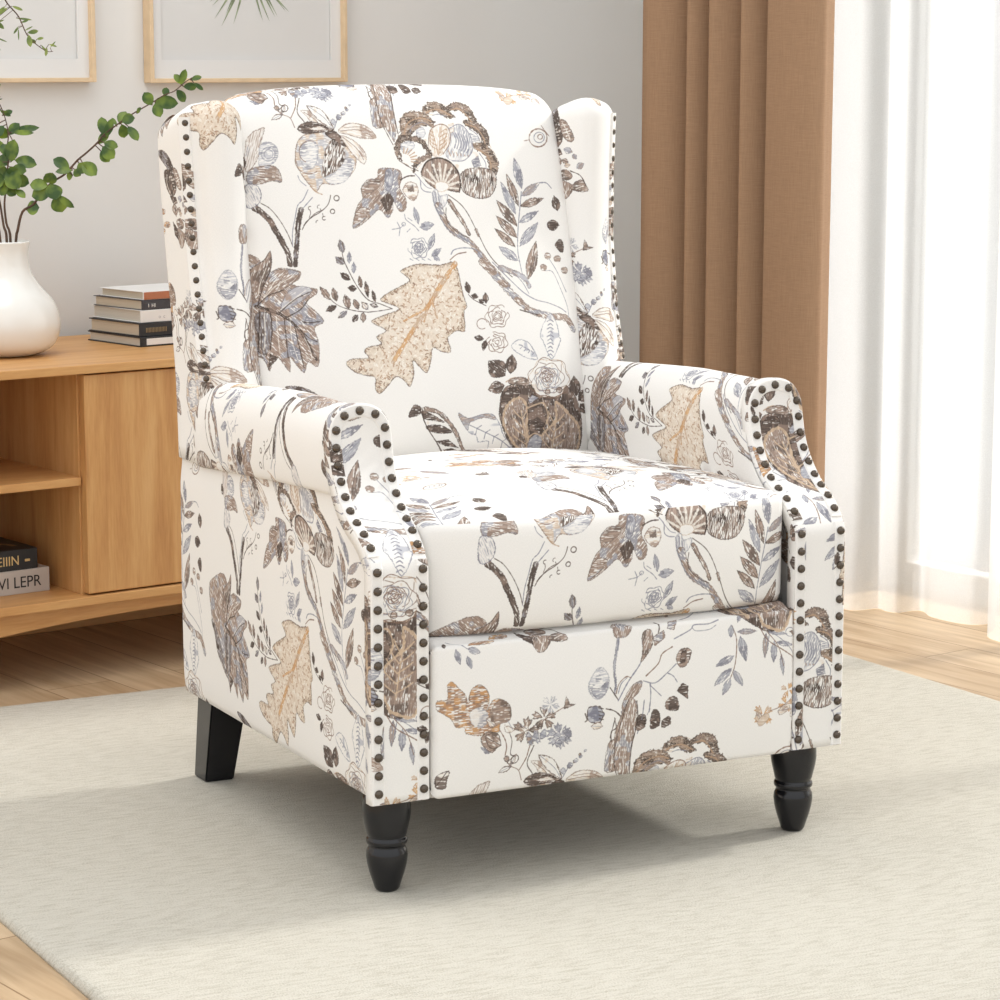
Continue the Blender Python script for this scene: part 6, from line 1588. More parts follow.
def cloth_material():
    px = draw_cloth(); H, W, _ = px.shape
    im = bpy.data.images.new('floral_print', W, H)
    buf = np.ones((H, W, 4), np.float32); buf[..., :3] = px
    im.pixels.foreach_set(buf.ravel()); im.update(); im.pack()
    m, nt, b = nodes_of('floral_fabric')
    uv = nt.nodes.new('ShaderNodeUVMap'); uv.uv_map = 'UVMap'
    tx = nt.nodes.new('ShaderNodeTexImage'); tx.image = im; tx.extension = 'REPEAT'; tx.interpolation = 'Cubic'
    nt.links.new(uv.outputs['UV'], tx.inputs['Vector'])
    gm = nt.nodes.new('ShaderNodeMix'); gm.data_type = 'RGBA'; gm.blend_type = 'MULTIPLY'; gm.inputs[0].default_value = 1.0
    gm.inputs[7].default_value = (.905, .907, .91, 1)
    nt.links.new(tx.outputs['Color'], gm.inputs[6])
    # woven thread: two crossed fine noises in the cloth's own coordinates
    hs = []
    for sc in ((260, 1500, 1), (1300, 300, 1)):
        mp = nt.nodes.new('ShaderNodeMapping'); mp.inputs['Scale'].default_value = sc
        n = nt.nodes.new('ShaderNodeTexNoise'); n.inputs['Scale'].default_value = 1; n.inputs['Detail'].default_value = 1
        nt.links.new(uv.outputs['UV'], mp.inputs['Vector']); nt.links.new(mp.outputs['Vector'], n.inputs['Vector']); hs.append(n)
    ad = nt.nodes.new('ShaderNodeMath'); nt.links.new(hs[0].outputs['Fac'], ad.inputs[0]); nt.links.new(hs[1].outputs['Fac'], ad.inputs[1])
    rg = nt.nodes.new('ShaderNodeMapRange'); rg.inputs['From Min'].default_value = .7; rg.inputs['From Max'].default_value = 1.3; rg.inputs['To Min'].default_value = .93; rg.inputs['To Max'].default_value = 1.03
    nt.links.new(ad.outputs[0], rg.inputs['Value'])
    m2 = nt.nodes.new('ShaderNodeMix'); m2.data_type = 'RGBA'; m2.blend_type = 'MULTIPLY'; m2.inputs[0].default_value = 1.0
    nt.links.new(gm.outputs[2], m2.inputs[6]); nt.links.new(rg.outputs[0], m2.inputs[7]); nt.links.new(m2.outputs[2], b.inputs['Base Color'])
    b.inputs['Roughness'].default_value = .92; b.inputs['Specular IOR Level'].default_value = .12
    bp = nt.nodes.new('ShaderNodeBump'); bp.inputs['Strength'].default_value = .12; bp.inputs['Distance'].default_value = .0008
    nt.links.new(ad.outputs[0], bp.inputs['Height']); nt.links.new(bp.outputs['Normal'], b.inputs['Normal'])
    return m

def fabrics():
    m = cloth_material()
    return {k: m for k in ('seat', 'footrest', 'back', 'rear', 'wing_l', 'wing_r', 'roll_l', 'roll_r', 'side_l', 'side_r', 'front_l', 'front_r')}

# where each trim band was cut from the cloth: (u, v of its foot, band centre on the arm front)
BAND_CUT = {'front_l': [(.311, .504, .0195), (.448, .166, .0815), (0.037250000000000005, 0.375, .0195)], 'front_r': [(.429, .075, .0195), (.533, .432, .0815), (.018, .262, .0195)]}

def lay_print(chair):
    """Turn every panel's metric UV into cloth coordinates: which stretch of the repeat each panel was cut from."""
    def remap(o, pick, canvas):
        lay = o.data.uv_layers[0].data
        for p in o.data.polygons:
            A, off = PRINT_MAP[pick(o, p)]
            for li in p.loop_indices:
                u, v = lay[li].uv[0] * canvas[0], lay[li].uv[1] * canvas[1]
                lay[li].uv = ((A[0] * u + A[1] * v + off[0]) / PU, (A[2] * u + A[3] * v + off[1]) / PV)
    for key, o in PARTS.items():
        cv = CANVAS[key[:-2] if key[-2:] in ('_l', '_r') else key]
        if key == 'seat': pick = lambda o, p: 'seat_top' if p.center.z > .4685 and p.normal.z > .5 else 'seat_front'
        elif key == 'front_r': pick = lambda o, p: 'front_r_low' if p.center.z < .436 else 'front_r_up'
        else: pick = lambda o, p, key=key: key
        remap(o, pick, cv)
        if key[:5] in ('front', 'wing_'):
            for i, ch in enumerate(c for c in o.children if c.name.startswith('trim_band')):
                tu, tv, cu = BAND_CUT[key][i] if key[0] == 'f' else (BAND_WING[0], BAND_WING[1], 0)
                PRINT_MAP['band'] = ([1, 0, 0, 1], [tu - cu, tv])
                remap(ch, lambda o, p: 'band', CANVAS['front'])
# ---------------------------------------------------------------- assemble
def build_vase_and_branches(M):
    v = placed('vase', -.033, .200, .576)
    tag(v, 'glossy white gourd-shaped ceramic vase on the oak sideboard', 'vase')
    outer = [(.030, 0), (.046, .0008), (.062, .006), (.077, .016), (.086, .033), (.089, .053), (.084, .075), (.074, .093), (.059, .110), (.048, .126), (.0425, .140), (.0402, .154), (.0402, .166), (.0420, .1765), (.0432, .1815)]
    outer = [tuple(p) for p in catmull(outer, 5)]
    inner = [(.0425, .1835), (.0405, .1830), (.0385, .174), (.0370, .158), (.040, .135), (.060, .105), (.078, .07), (.06, .02), (.002, .01)]
    lathe('body', outer + inner, M['ceramic'], v, 72, cap=False)
    base = by_wall(-.033, .200, .576)
    Rv = Vector((.893, -.450, 0)); Uv = Vector((0, 0, 1)); Bv = Vector((.450, .893, 0))
    rnd = random.Random(11)
    labels = {'reach': 'long branch of rounded green leaves reaching right towards the chair',
              'upright': 'upright branch with green leaves fanning out above the vase mouth',
              'bushy': 'dense bushy branch with dark green leaves low over the vase',
              'droop': 'thin arching spray of tiny narrow leaves hanging before the left picture'}
    dep = {'reach': -.030, 'upright': .03, 'bushy': 0.0, 'droop': .02}
    for key, (st, lv) in BRANCHES.items():
        r = empty('leafy_branch', base); r.scale = (KS, KS, KS); tag(r, labels[key], 'branch', 'branches in the white vase')
        n = len(st)
        def depth(t, key=key):
            return dep[key] * t + (0.02 if key == 'droop' else 0) * math.sin(3 * t)
        def P(c, t, j=0.0): return Rv * (c[0] / 100) + Uv * (c[1] / 100) + Bv * (depth(t) + j)
        st3 = [P(c, i / (n - 1)) for i, c in enumerate(st)]
        # the foot of the stem goes down inside the vase
        foot = Vector((st3[0].x * .3, st3[0].y * .3, .035))
        pts = catmull([foot] + st3, 4)
        r0 = .0024 if key != 'droop' else .0022
        rad = [max(.0008 if key != 'droop' else .0005, r0 * (1 - .78 * i / len(pts))) for i in range(len(pts))]
        vs, fs = tube_data(pts, rad, 8)
        tv, tf = list(vs), list(fs); vs, fs = [], []
        for a, b, w in lv:
            i = min(range(n), key=lambda q: (st[q][0] - a[0]) ** 2 + (st[q][1] - a[1]) ** 2); t = i / (n - 1)
            j = rnd.uniform(-.012, .012)
            A, B = P(a, t, j * .3), P(b, t, j)
            ax = B - A; L = max(ax.length, .004)
            nr = (-Bv + Rv * rnd.uniform(-.45, .45) + Uv * rnd.uniform(0, .55))
            leaf_mesh(vs, fs, A, ax, nr, L * 1.05, w / 100 * 1.2, rnd.uniform(.08, .3), rnd.uniform(.02, .16))
            t0 = len(tv); near = min(pts, key=lambda q: (Vector(q) - A).length)
            q, f = tube_data([near, Vector(near) * .4 + A * .6, A], [.0009 if key != 'droop' else .0005] * 3, 5)
            tv += q; tf += [tuple(t0 + k for k in g) for g in f]
        o = mesh('leaves', vs, fs, M['leaf_fine'] if key == 'droop' else M['leaf'], r); o['kind'] = 'stuff'
        mesh('stem', tv, tf, M['bark'], r)

def build_books(M):
    # stack on the sideboard, lowest first: (near corner s, d, along spine, depth, thickness, cover, label)
    z = .576; x0, d0 = .199, .172
    stack = [
        (.000, .000, .215, .158, .0165, 'ink', 'thin black hardback at the bottom of the stack on the sideboard'),
        (.001, .004, .210, .147, .0225, 'ink', 'thick black hardback second from the bottom of the sideboard stack'),
        (.006, .008, .205, .150, .0205, 'cloth_white', 'white hardback in the middle of the stack on the sideboard'),
        (.009, .008, .200, .140, .0165, 'ink_soft', 'slim dark-spined book just under the top of the sideboard stack'),
        (.013, .010, .195, .128, .0135, 'cloth_white', 'cream book with rust-orange spine topping the sideboard stack'),
    ]
    for k, (ds, dd, L, D, T, cov, lab) in enumerate(stack):
        rz = RA_ + math.radians(4 + (0, 1.2, -.8, 1.5, .4)[k])
        b = build_book('book', M, (L, D, T), M[cov], by_wall(x0 + ds, d0 + dd, z), rz, lab, 'books stacked on the sideboard', cov=.0020 if k < 2 else .0012,
                       block='pages_warm' if k in (1, 3, 4) else 'pages')
        z += T + .0002
        if k == 0: box('spine_label', (.012, -.0022, .003), (.12, -.0008, .0135), M['cloth_white'], b, 0)
        if k == 1: text_on(b, 'spine_lettering', 'IIIIIIIIIIIIIII', .0115, (.012, -.0014, .0065), M['gilt_dull'])
        if k == 2: text_on(b, 'spine_lettering', 'o  c', .0085, (.035, -.0014, .006), M['pale_grey'])
        if k == 4: box('spine_strip', (.001, -.0024, .0006), (L - .001, -.0008, T - .0006), M['rust'], b, .0004)
        if k == 3: text_on(b, 'spine_lettering', 'I  HI', .0085, (.012, -.0014, .0045), M['cloth_white'])
    # pair on the bottom shelf
    lo = [(-.278, .082, .250, .165, .0385, 'silver', 'silver-grey book lying on the bottom shelf of the sideboard'),
          (-.294, .080, .247, .150, .0330, 'ink', 'black book with gilt lettering lying on the silver-grey book')]
    z = .208
    for k, (s, d, L, D, T, cov, lab) in enumerate(lo):
        b = build_book('book', M, (L, D, T), M[cov], by_wall(s, d, z), RA_ + math.radians(1.0 if k else 0), lab, 'books on the bottom shelf', cov=.003)
        z += T + .0002
        if k == 0: text_on(b, 'spine_lettering', 'OVI LEPR', .0255, (.1395, -.0014, .0105), M['ink'], sx_=.92)
        else:
            text_on(b, 'spine_lettering', 'AEIIIN', .0215, (.161, -.0014, .0085), M['gilt'], sx_=.92)
            box('emblem', (.224, -.0016, .0125), (.233, -.0008, .0165), M['gilt'], b, .0006)
            vs, fs = [], []
            for i in range(25):
                a = PI * i / 24
                for rr in (.052, .060): vs.append((.15 + rr * 1.3 * math.cos(a), .03 + rr * 1.0 * math.sin(a), T + .0003))
            for i in range(24): fs.append((2 * i, 2 * i + 1, 2 * i + 3, 2 * i + 2))
            mesh('cover_arc', vs, fs, M['gilt_dull'], b)

def build_pictures(M):
    def palm(parent, w, h):
        bm = bmesh.new(); rnd = random.Random(5)
        c = (w * .515, .205)
        for k in range(46):
            a = math.radians(-90 + (k - 22.5) * 6.6 + rnd.uniform(-3, 3))
            if -1.75 < a < -1.40: continue
            L = rnd.uniform(.085, .112) * (1.0 if k % 2 else .9)
            flat_leaf(bm, (c[0] + math.cos(a) * .012, c[1] + math.sin(a) * .012), a, L, .0045, -.0094, rnd.uniform(-.12, .12))
        for k in range(14): flat_leaf(bm, (c[0], c[1]), math.radians(20 + k * 10.7), .11, .007, -.0094)
        flat_leaf(bm, (c[0] - .002, c[1] + .0), math.radians(90), .20, .004, -.0093)
        from_bm('printed_fan_leaf', bm, M['print_green'], parent)
    def sprig(parent, w, h):
        bm = bmesh.new()
        for k in range(9):
            zz = .20 + k * .03
            flat_leaf(bm, (w * .5, zz), math.radians(35), .09, .016, -.0094); flat_leaf(bm, (w * .5, zz), math.radians(145), .09, .016, -.0094)
        flat_leaf(bm, (w * .5, .16), math.radians(90), .30, .004, -.0093)
        from_bm('printed_sprig', bm, M['print_green'], parent)
    build_frame(M, .371, .784, 1.006, 1.57, 'framed green fan-leaf print on the wall behind the chair', palm)
    build_frame(M, -.157, .2640, 1.008, 1.57, 'framed print on the wall behind the leafy vase branches', sprig)

def build_curtains(M):
    plan = [(1.545, .385), (1.49, .396), (1.457, .366), (1.458, .335), (1.490, .292), (1.560, .264), (1.585, .258), (1.530, .256), (1.466, .245), (1.466, .230), (1.502, .212), (1.565, .200), (1.585, .195), (1.530, .193),
            (1.466, .185), (1.465, .168), (1.502, .138), (1.565, .116), (1.585, .110), (1.530, .107), (1.468, .097), (1.468, .082), (1.505, .058), (1.565, .042), (1.585, .036), (1.530, .034), (1.474, .027), (1.464, .006), (1.462, -.050), (1.472, -.090), (1.490, -.101), (1.512, -.088), (1.548, -.065)]
    def pull(p, t, u): return ((-.006 * (1 - t)), 0.004 * (1 - t) * math.sin(9 * u))
    o = sheet('curtain', plan, .002, 2.42, M['curtain'], thick=.004, nz=12, top_pull=pull)
    tag(o, 'heavy tan-brown drape hanging in deep folds behind the chair', 'curtain')
    sh = [(1.70, .33), (1.66, .25), (1.71, .17), (1.665, .09), (1.645, .02), (1.640, -.03), (1.652, -.052), (1.690, -.060), (1.697, -.070), (1.690, -.095), (1.700, -.116), (1.742, -.122), (1.745, -.140), (1.722, -.18), (1.716, -.235), (1.728, -.283),
          (1.765, -.300), (1.745, -.325), (1.672, -.372), (1.655, -.43), (1.675, -.49), (1.735, -.52), (1.73, -.56), (1.66, -.62), (1.65, -.70), (1.70, -.77), (1.73, -.80), (1.66, -.87), (1.66, -.96), (1.72, -1.02), (1.73, -1.06), (1.66, -1.13), (1.66, -1.22), (1.72, -1.29)] + [(1.69 + (.035 if q % 2 else -.035), -1.37 - .085 * q) for q in range(9)]
    o = sheet('curtain', sh, -.0112, 2.42, M['sheer'], thick=.0016, nz=8)
    tag(o, 'sheer white floor-length voile hanging before the bright window', 'curtain')
    rod = mesh('curtain_rod', *tube_data([(1.50, .78, 2.45), (1.50, -2.1, 2.45)], [.012, .012], 16), M['bronze'])
    rod.location = ORG; rod.rotation_euler = (0, 0, RA_)
    tag(rod, 'dark metal rod carrying the tan drape above the window', 'curtain rod')

def materials():
    M = {}
    M['oak'] = wood('oak', [(.52, .250, .082), (.61, .320, .115), (.68, .39, .155)], scale=(1.2, 14, 14), rough=.42, big=3.0, fine=24)
    M['oak_v'] = wood('oak_upright', [(.50, .235, .078), (.61, .320, .115), (.69, .40, .165)], scale=(14, 14, 1.2), rough=.42, big=3.0, fine=24)
    M['pale_wood'] = plain('pale_frame_wood', (.70, .53, .34), .5, noise=.08, nscale=40)
    M['wall'] = plain('wall_paint', (.73, .722, .70), .85, spec=.2, noise=.012, nscale=3, bump=.06, bscale=300)
    M['white_paint'] = plain('white_paint', (.82, .81, .79), .45)
    M['ceramic'] = plain('white_glaze', (.82, .81, .77), .10, spec=.5, noise=.01)
    M['bark'] = plain('bark', (.085, .045, .025), .6, noise=.3, nscale=120)
    M['leaf'] = leaf_mat('green_leaf', (.042, .095, .018), (.21, .30, .035))
    M['leaf_fine'] = leaf_mat('fine_leaf', (.11, .17, .04), (.33, .40, .10))
    M['ink'] = plain('black_cloth', (.018, .019, .022), .45, noise=.1, nscale=80)
    M['ink_soft'] = plain('charcoal_cloth', (.045, .043, .05), .5, noise=.1, nscale=80)
    M['cloth_white'] = plain('white_cover', (.78, .77, .75), .5, noise=.02)
    M['rust'] = plain('rust_cover', (.42, .15, .07), .5, noise=.05)
    M['silver'] = plain('silver_grey_cover', (.52, .47, .43), .4, noise=.04, nscale=20)
    M['pages'] = pages('page_edges', (.66, .62, .54))
    M['pages_warm'] = pages('page_edges_warm', (.60, .53, .42))
    M['gilt'] = plain('gilt', (.72, .52, .24), .35, metal=.4)
    M['gilt_dull'] = plain('dull_gilt', (.30, .21, .10), .5)
    M['pale_grey'] = plain('pale_grey_ink', (.45, .44, .45), .6)
    M['mat'] = plain('mat_board', (.74, .735, .725), .9)
    M['print'] = plain('print_paper', (.685, .68, .665), .9, noise=.015, nscale=4)
    M['print_green'] = plain('printed_green', (.27, .32, .20), .9, noise=.35, nscale=60)
    M['black'] = plain('black_lacquer', (.006, .006, .008), .17, spec=.5)
    M['bronze'] = plain('bronze', (.105, .084, .066), .24, metal=.75, noise=.25, nscale=400)
    M['liner'] = plain('light_stop_cloth', (.03, .03, .03), .9)
    M['curtain'] = weave('tan_drape', (.345, .215, .130), .012, 900)
    M['rug'] = rug_mat(); M['floor'] = floor_mat()
    M['sheer'] = sheer('sheer_voile', .44)
    g, nt, b = nodes_of('window_glass')
    tr = nt.nodes.new('ShaderNodeBsdfTransparent'); gl = nt.nodes.new('ShaderNodeBsdfGlossy'); gl.inputs['Roughness'].default_value = .02
    mx = nt.nodes.new('ShaderNodeMixShader'); mx.inputs[0].default_value = .05
    nt.links.new(tr.outputs[0], mx.inputs[1]); nt.links.new(gl.outputs[0], mx.inputs[2]); nt.links.new(mx.outputs[0], nt.nodes['Material Output'].inputs['Surface'])
    M['glass'] = g
    return M

def leaf_mat(name, a, b_):
    m, nt, b = nodes_of(name)
    tc = nt.nodes.new('ShaderNodeTexCoord'); n = nt.nodes.new('ShaderNodeTexNoise'); n.inputs['Scale'].default_value = 45; n.inputs['Detail'].default_value = 2
    nt.links.new(tc.outputs['Object'], n.inputs['Vector'])
    r = nt.nodes.new('ShaderNodeValToRGB'); r.color_ramp.elements[0].position = .40; r.color_ramp.elements[1].position = .68
    r.color_ramp.elements[0].color = (*a, 1); r.color_ramp.elements[1].color = (*b_, 1)
    nt.links.new(n.outputs['Fac'], r.inputs['Fac']); nt.links.new(r.outputs['Color'], b.inputs['Base Color'])
    b.inputs['Roughness'].default_value = .38
    tl = nt.nodes.new('ShaderNodeBsdfTranslucent'); nt.links.new(r.outputs['Color'], tl.inputs['Color'])
    mx = nt.nodes.new('ShaderNodeMixShader'); mx.inputs[0].default_value = .25
    nt.links.new(b.outputs[0], mx.inputs[1]); nt.links.new(tl.outputs[0], mx.inputs[2]); nt.links.new(mx.outputs[0], nt.nodes['Material Output'].inputs['Surface'])
    return m

def pages(name, col):
    m, nt, b = nodes_of(name)
    tc = nt.nodes.new('ShaderNodeTexCoord'); mp = nt.nodes.new('ShaderNodeMapping'); mp.inputs['Scale'].default_value = (4, 4, 900)
    n = nt.nodes.new('ShaderNodeTexNoise'); n.inputs['Scale'].default_value = 1.0; n.inputs['Detail'].default_value = 3
    nt.links.new(tc.outputs['Object'], mp.inputs['Vector']); nt.links.new(mp.outputs['Vector'], n.inputs['Vector'])
    r = nt.nodes.new('ShaderNodeValToRGB'); r.color_ramp.elements[0].position = .3; r.color_ramp.elements[1].position = .7
    r.color_ramp.elements[0].color = (*[c * .82 for c in col], 1); r.color_ramp.elements[1].color = (*col, 1)
    nt.links.new(n.outputs['Fac'], r.inputs['Fac']); nt.links.new(r.outputs['Color'], b.inputs['Base Color']); b.inputs['Roughness'].default_value = .8
    return m

def weave(name, col, var, sc):
    m, nt, b = nodes_of(name)
    tc = nt.nodes.new('ShaderNodeTexCoord')
    hs = []
    for k, s in enumerate(((sc, sc, 30), (40, 40, sc))):
        mp = nt.nodes.new('ShaderNodeMapping'); mp.inputs['Scale'].default_value = s
        n = nt.nodes.new('ShaderNodeTexNoise'); n.inputs['Scale'].default_value = 1.0; n.inputs['Detail'].default_value = 2
        nt.links.new(tc.outputs['Object'], mp.inputs['Vector']); nt.links.new(mp.outputs['Vector'], n.inputs['Vector']); hs.append(n)
    a = nt.nodes.new('ShaderNodeMath'); a.operation = 'ADD'
    nt.links.new(hs[0].outputs['Fac'], a.inputs[0]); nt.links.new(hs[1].outputs['Fac'], a.inputs[1])
    r = nt.nodes.new('ShaderNodeMapRange'); r.inputs['From Min'].default_value = .7; r.inputs['From Max'].default_value = 1.3
    nt.links.new(a.outputs[0], r.inputs['Value'])
    mx = nt.nodes.new('ShaderNodeMix'); mx.data_type = 'RGBA'
    mx.inputs[6].default_value = (*[c * .88 for c in col], 1); mx.inputs[7].default_value = (*[c * 1.10 for c in col], 1)
    nt.links.new(r.outputs[0], mx.inputs[0]); nt.links.new(mx.outputs[2], b.inputs['Base Color'])
    b.inputs['Roughness'].default_value = .9; b.inputs['Specular IOR Level'].default_value = .15
    bp = nt.nodes.new('ShaderNodeBump'); bp.inputs['Strength'].default_value = .15; bp.inputs['Distance'].default_value = .001
    nt.links.new(r.outputs[0], bp.inputs['Height']); nt.links.new(bp.outputs['Normal'], b.inputs['Normal'])
    return m

def sheer(name, clear):
    m, nt, b = nodes_of(name); nt.nodes.remove(b)
    tr = nt.nodes.new('ShaderNodeBsdfTransparent'); tr.inputs[0].default_value = (.97, .97, .96, 1)
    tl = nt.nodes.new('ShaderNodeBsdfTranslucent'); tl.inputs[0].default_value = (.58, .58, .58, 1)
    df = nt.nodes.new('ShaderNodeBsdfDiffuse'); df.inputs[0].default_value = (.90, .90, .89, 1)
    m1 = nt.nodes.new('ShaderNodeMixShader'); m1.inputs[0].default_value = .45
    nt.links.new(tl.outputs[0], m1.inputs[1]); nt.links.new(df.outputs[0], m1.inputs[2])
    m2 = nt.nodes.new('ShaderNodeMixShader')
    tc = nt.nodes.new('ShaderNodeTexCoord'); mp = nt.nodes.new('ShaderNodeMapping'); mp.inputs['Scale'].default_value = (600, 600, 600)
    n = nt.nodes.new('ShaderNodeTexNoise'); n.inputs['Scale'].default_value = 1
    nt.links.new(tc.outputs['Object'], mp.inputs['Vector']); nt.links.new(mp.outputs['Vector'], n.inputs['Vector'])
    r = nt.nodes.new('ShaderNodeMapRange'); r.inputs['To Min'].default_value = 1 - clear - .08; r.inputs['To Max'].default_value = 1 - clear + .08
    nt.links.new(n.outputs['Fac'], r.inputs['Value']); nt.links.new(r.outputs[0], m2.inputs[0])
    nt.links.new(tr.outputs[0], m2.inputs[1]); nt.links.new(m1.outputs[0], m2.inputs[2])
    nt.links.new(m2.outputs[0], nt.nodes['Material Output'].inputs['Surface'])
    return m

def rug_mat():
    m, nt, b = nodes_of('rug_pile')
    tc = nt.nodes.new('ShaderNodeTexCoord')
    def noise(scale, detail=3, s=(1, 1, 1), rot=0):
        mp = nt.nodes.new('ShaderNodeMapping'); mp.inputs['Scale'].default_value = s; mp.inputs['Rotation'].default_value = (0, 0, rot)
        n = nt.nodes.new('ShaderNodeTexNoise'); n.inputs['Scale'].default_value = scale; n.inputs['Detail'].default_value = detail
        nt.links.new(tc.outputs['Object'], mp.inputs['Vector']); nt.links.new(mp.outputs['Vector'], n.inputs['Vector']); return n
    n1 = noise(1.0, 3, (30, 170, 30), .35); n2 = noise(420, 2); n3 = noise(3.0, 3)
    a = nt.nodes.new('ShaderNodeMath'); a.operation = 'MULTIPLY_ADD'; a.inputs[1].default_value = 1.1
    nt.links.new(n2.outputs['Fac'], a.inputs[0]); nt.links.new(n1.outputs['Fac'], a.inputs[2])
    a2 = nt.nodes.new('ShaderNodeMath'); a2.operation = 'MULTIPLY_ADD'; a2.inputs[1].default_value = .25
    nt.links.new(n3.outputs['Fac'], a2.inputs[0]); nt.links.new(a.outputs[0], a2.inputs[2])
    r = nt.nodes.new('ShaderNodeValToRGB'); sc = nt.nodes.new('ShaderNodeMath'); sc.operation = 'MULTIPLY'; sc.inputs[1].default_value = .80; nt.links.new(a2.outputs[0], sc.inputs[0])
    r.color_ramp.elements[0].position = .76; r.color_ramp.elements[1].position = 1.0
    r.color_ramp.elements[0].color = (.455, .424, .356, 1); r.color_ramp.elements[1].color = (.570, .540, .470, 1)
    nt.links.new(sc.outputs[0], r.inputs['Fac']); nt.links.new(r.outputs['Color'], b.inputs['Base Color'])
    b.inputs['Roughness'].default_value = .95; b.inputs['Specular IOR Level'].default_value = .1
    bp = nt.nodes.new('ShaderNodeBump'); bp.inputs['Strength'].default_value = .5; bp.inputs['Distance'].default_value = .0025
    nt.links.new(a.outputs[0], bp.inputs['Height']); nt.links.new(bp.outputs['Normal'], b.inputs['Normal'])
    return m

def floor_mat():
    m, nt, b = nodes_of('oak_planks')
    tc = nt.nodes.new('ShaderNodeTexCoord'); mp = nt.nodes.new('ShaderNodeMapping')
    mp.inputs['Rotation'].default_value = (0, 0, math.radians(90)); mp.inputs['Location'].default_value = (.3, .05, 0)
    nt.links.new(tc.outputs['Object'], mp.inputs['Vector'])
    br = nt.nodes.new('ShaderNodeTexBrick')
    for k, v in {'Color1': (.0, .0, .0, 1), 'Color2': (1, 1, 1, 1), 'Mortar': (.5, .5, .5, 1), 'Scale': 1.0, 'Mortar Size': .0012, 'Mortar Smooth': .1, 'Brick Width': 1.15, 'Row Height': .125}.items():
        br.inputs[k].default_value = v
    br.offset = .37; br.squash = 1
    nt.links.new(mp.outputs['Vector'], br.inputs['Vector'])
    g = nt.nodes.new('ShaderNodeMapping'); g.inputs['Scale'].default_value = (2.2, 26, 1)
    nt.links.new(mp.outputs['Vector'], g.inputs['Vector'])
    add = nt.nodes.new('ShaderNodeVectorMath'); add.operation = 'MULTIPLY_ADD'
    nt.links.new(br.outputs['Color'], add.inputs[0]); add.inputs[1].default_value = (9, 5, 3); nt.links.new(g.outputs['Vector'], add.inputs[2])
    n = nt.nodes.new('ShaderNodeTexNoise'); n.inputs['Scale'].default_value = 1.6; n.inputs['Detail'].default_value = 7; n.inputs['Distortion'].default_value = .5
    nt.links.new(add.outputs[0], n.inputs['Vector'])
    mx = nt.nodes.new('ShaderNodeMath'); mx.operation = 'MULTIPLY_ADD'; mx.inputs[1].default_value = .16
    nt.links.new(br.outputs['Color'], mx.inputs[0]); nt.links.new(n.outputs['Fac'], mx.inputs[2])
    r = nt.nodes.new('ShaderNodeValToRGB'); els = r.color_ramp.elements
    els[0].position = .36; els[0].color = (.40, .268, .150, 1); els[1].position = .80; els[1].color = (.64, .48, .31, 1)
    nt.links.new(mx.outputs[0], r.inputs['Fac'])
    dk = nt.nodes.new('ShaderNodeMix'); dk.data_type = 'RGBA'; dk.inputs[7].default_value = (.25, .15, .075, 1)
    nt.links.new(br.outputs['Fac'], dk.inputs[0]); nt.links.new(r.outputs['Color'], dk.inputs[6]); nt.links.new(dk.outputs[2], b.inputs['Base Color'])
    b.inputs['Roughness'].default_value = .42; b.inputs['Specular IOR Level'].default_value = .35
    bp = nt.nodes.new('ShaderNodeBump'); bp.inputs['Strength'].default_value = .25; bp.inputs['Distance'].default_value = .001; bp.invert = True
    nt.links.new(br.outputs['Fac'], bp.inputs['Height']); nt.links.new(bp.outputs['Normal'], b.inputs['Normal'])
    return m

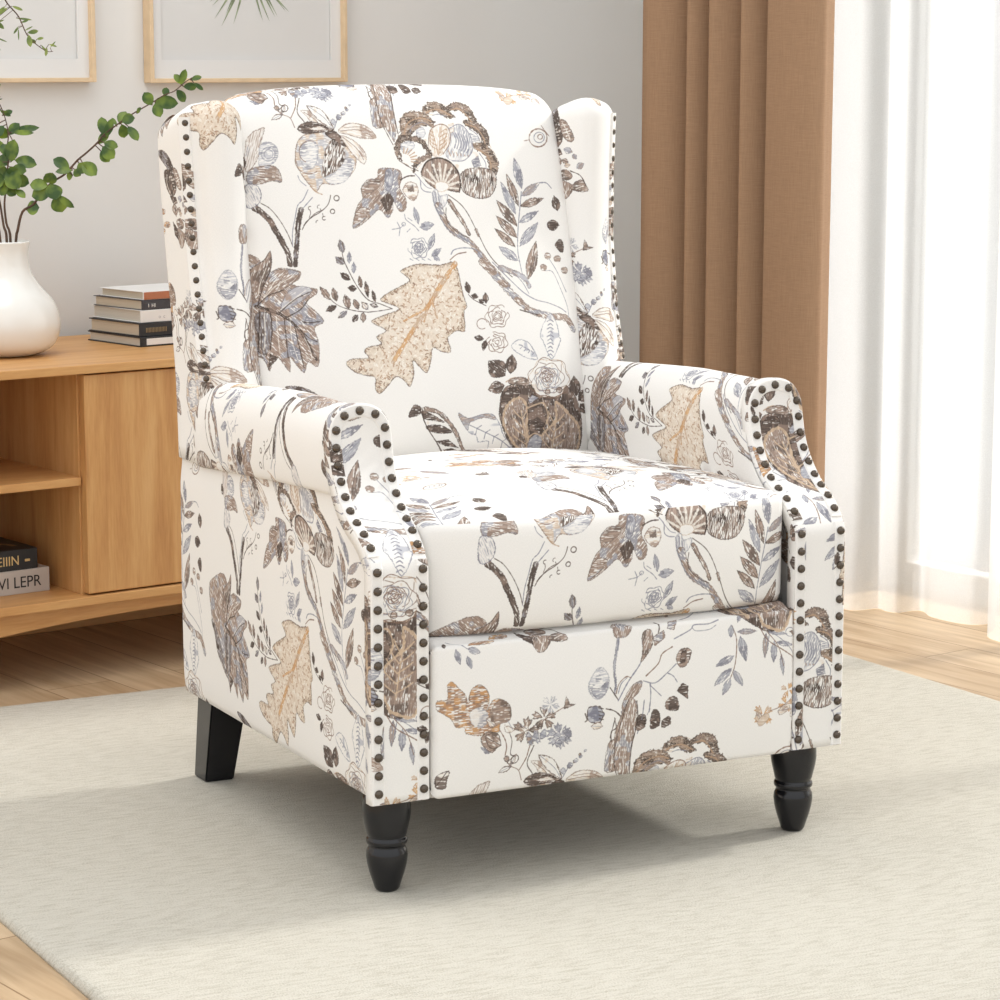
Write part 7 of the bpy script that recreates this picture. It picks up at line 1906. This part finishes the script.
def camera_and_light():
    cam = bpy.data.cameras.new('camera'); co = bpy.data.objects.new('camera', cam); link(co)
    cam.sensor_width = 36; cam.lens = 2720.93 / 1000 * 36; cam.clip_end = 100
    co.location = (-1.3364, -3.00958, 1.04528)
    co.rotation_euler = (PI / 2 - .16032, 0, -.46672)
    SC.camera = co
    w = bpy.data.worlds.new('world'); SC.world = w; w.use_nodes = True
    nt = w.node_tree; bg = nt.nodes['Background']; bg.inputs['Color'].default_value = (.968, .984, 1.0, 1)
    # soft daylight: brighter overhead than at the horizon
    tc = nt.nodes.new('ShaderNodeTexCoord'); sp = nt.nodes.new('ShaderNodeSeparateXYZ'); mr = nt.nodes.new('ShaderNodeMapRange')
    mr.inputs['From Min'].default_value = -.1; mr.inputs['From Max'].default_value = 1.0; mr.inputs['To Min'].default_value = WORLD; mr.inputs['To Max'].default_value = WORLD * 1.35
    nt.links.new(tc.outputs['Generated'], sp.inputs[0]); nt.links.new(sp.outputs['Z'], mr.inputs['Value']); nt.links.new(mr.outputs[0], bg.inputs['Strength'])
    a = bpy.data.lights.new('window_daylight', 'AREA'); a.shape = 'RECTANGLE'; a.size = 2.8; a.size_y = 2.4; a.energy = SUNWIN; a.color = (1, .99, .975)
    o = link(bpy.data.objects.new('window_daylight', a))
    o.location = room(3.1, -.9, 1.5)
    o.rotation_euler = (-(room(3.1, -.9, 1.5) - Vector((.2, .0, .2)))).to_track_quat('-Z', 'Y').to_euler()
    a = bpy.data.lights.new('wall_fill', 'AREA'); a.shape = 'DISK'; a.size = 1.1; a.energy = FILL; a.color = (1, .98, .95)  # added overhead fill to brighten the back wall and sideboard, no real fitting
    o = link(bpy.data.objects.new('wall_fill', a)); o.location = room(-.25, -.15, 2.5)
    o.rotation_euler = (room(.0, .55, .6) - o.location).to_track_quat('-Z', 'Y').to_euler()
    a = bpy.data.lights.new('sun', 'SUN'); a.energy = SUN; a.angle = math.radians(6); a.color = (1, .985, .965)
    o = link(bpy.data.objects.new('sun', a)); o.location = room(4, 0, 4)
    o.rotation_euler = (-Vector((1, .06, .72))).to_track_quat('-Z', 'Y').to_euler()
    SC.view_settings.view_transform = 'Standard'; SC.view_settings.look = 'None'; SC.view_settings.gamma = 1.0
    SC.view_settings.use_curve_mapping = False; SC.view_settings.exposure = EXPO
    SC.cycles.use_denoising = True; SC.cycles.max_bounces = 10; SC.cycles.transparent_max_bounces = 16; SC.cycles.sample_clamp_indirect = 6

WORLD, SUNWIN, FILL, SUN, EXPO = 1.06, 30.0, 9.0, 12.0, 0.0

def main():
    M = materials()
    build_room(M); build_rug(M); build_sideboard(M); build_vase_and_branches(M); build_books(M); build_pictures(M); build_curtains(M)
    F = fabrics()
    ch = build_armchair(F, M['black'], M['bronze'], M['liner'])
    tag(ch, 'wingback armchair in cream floral fabric with nailhead trim on a cream rug', 'armchair')
    lay_print(ch)
    camera_and_light()
main()
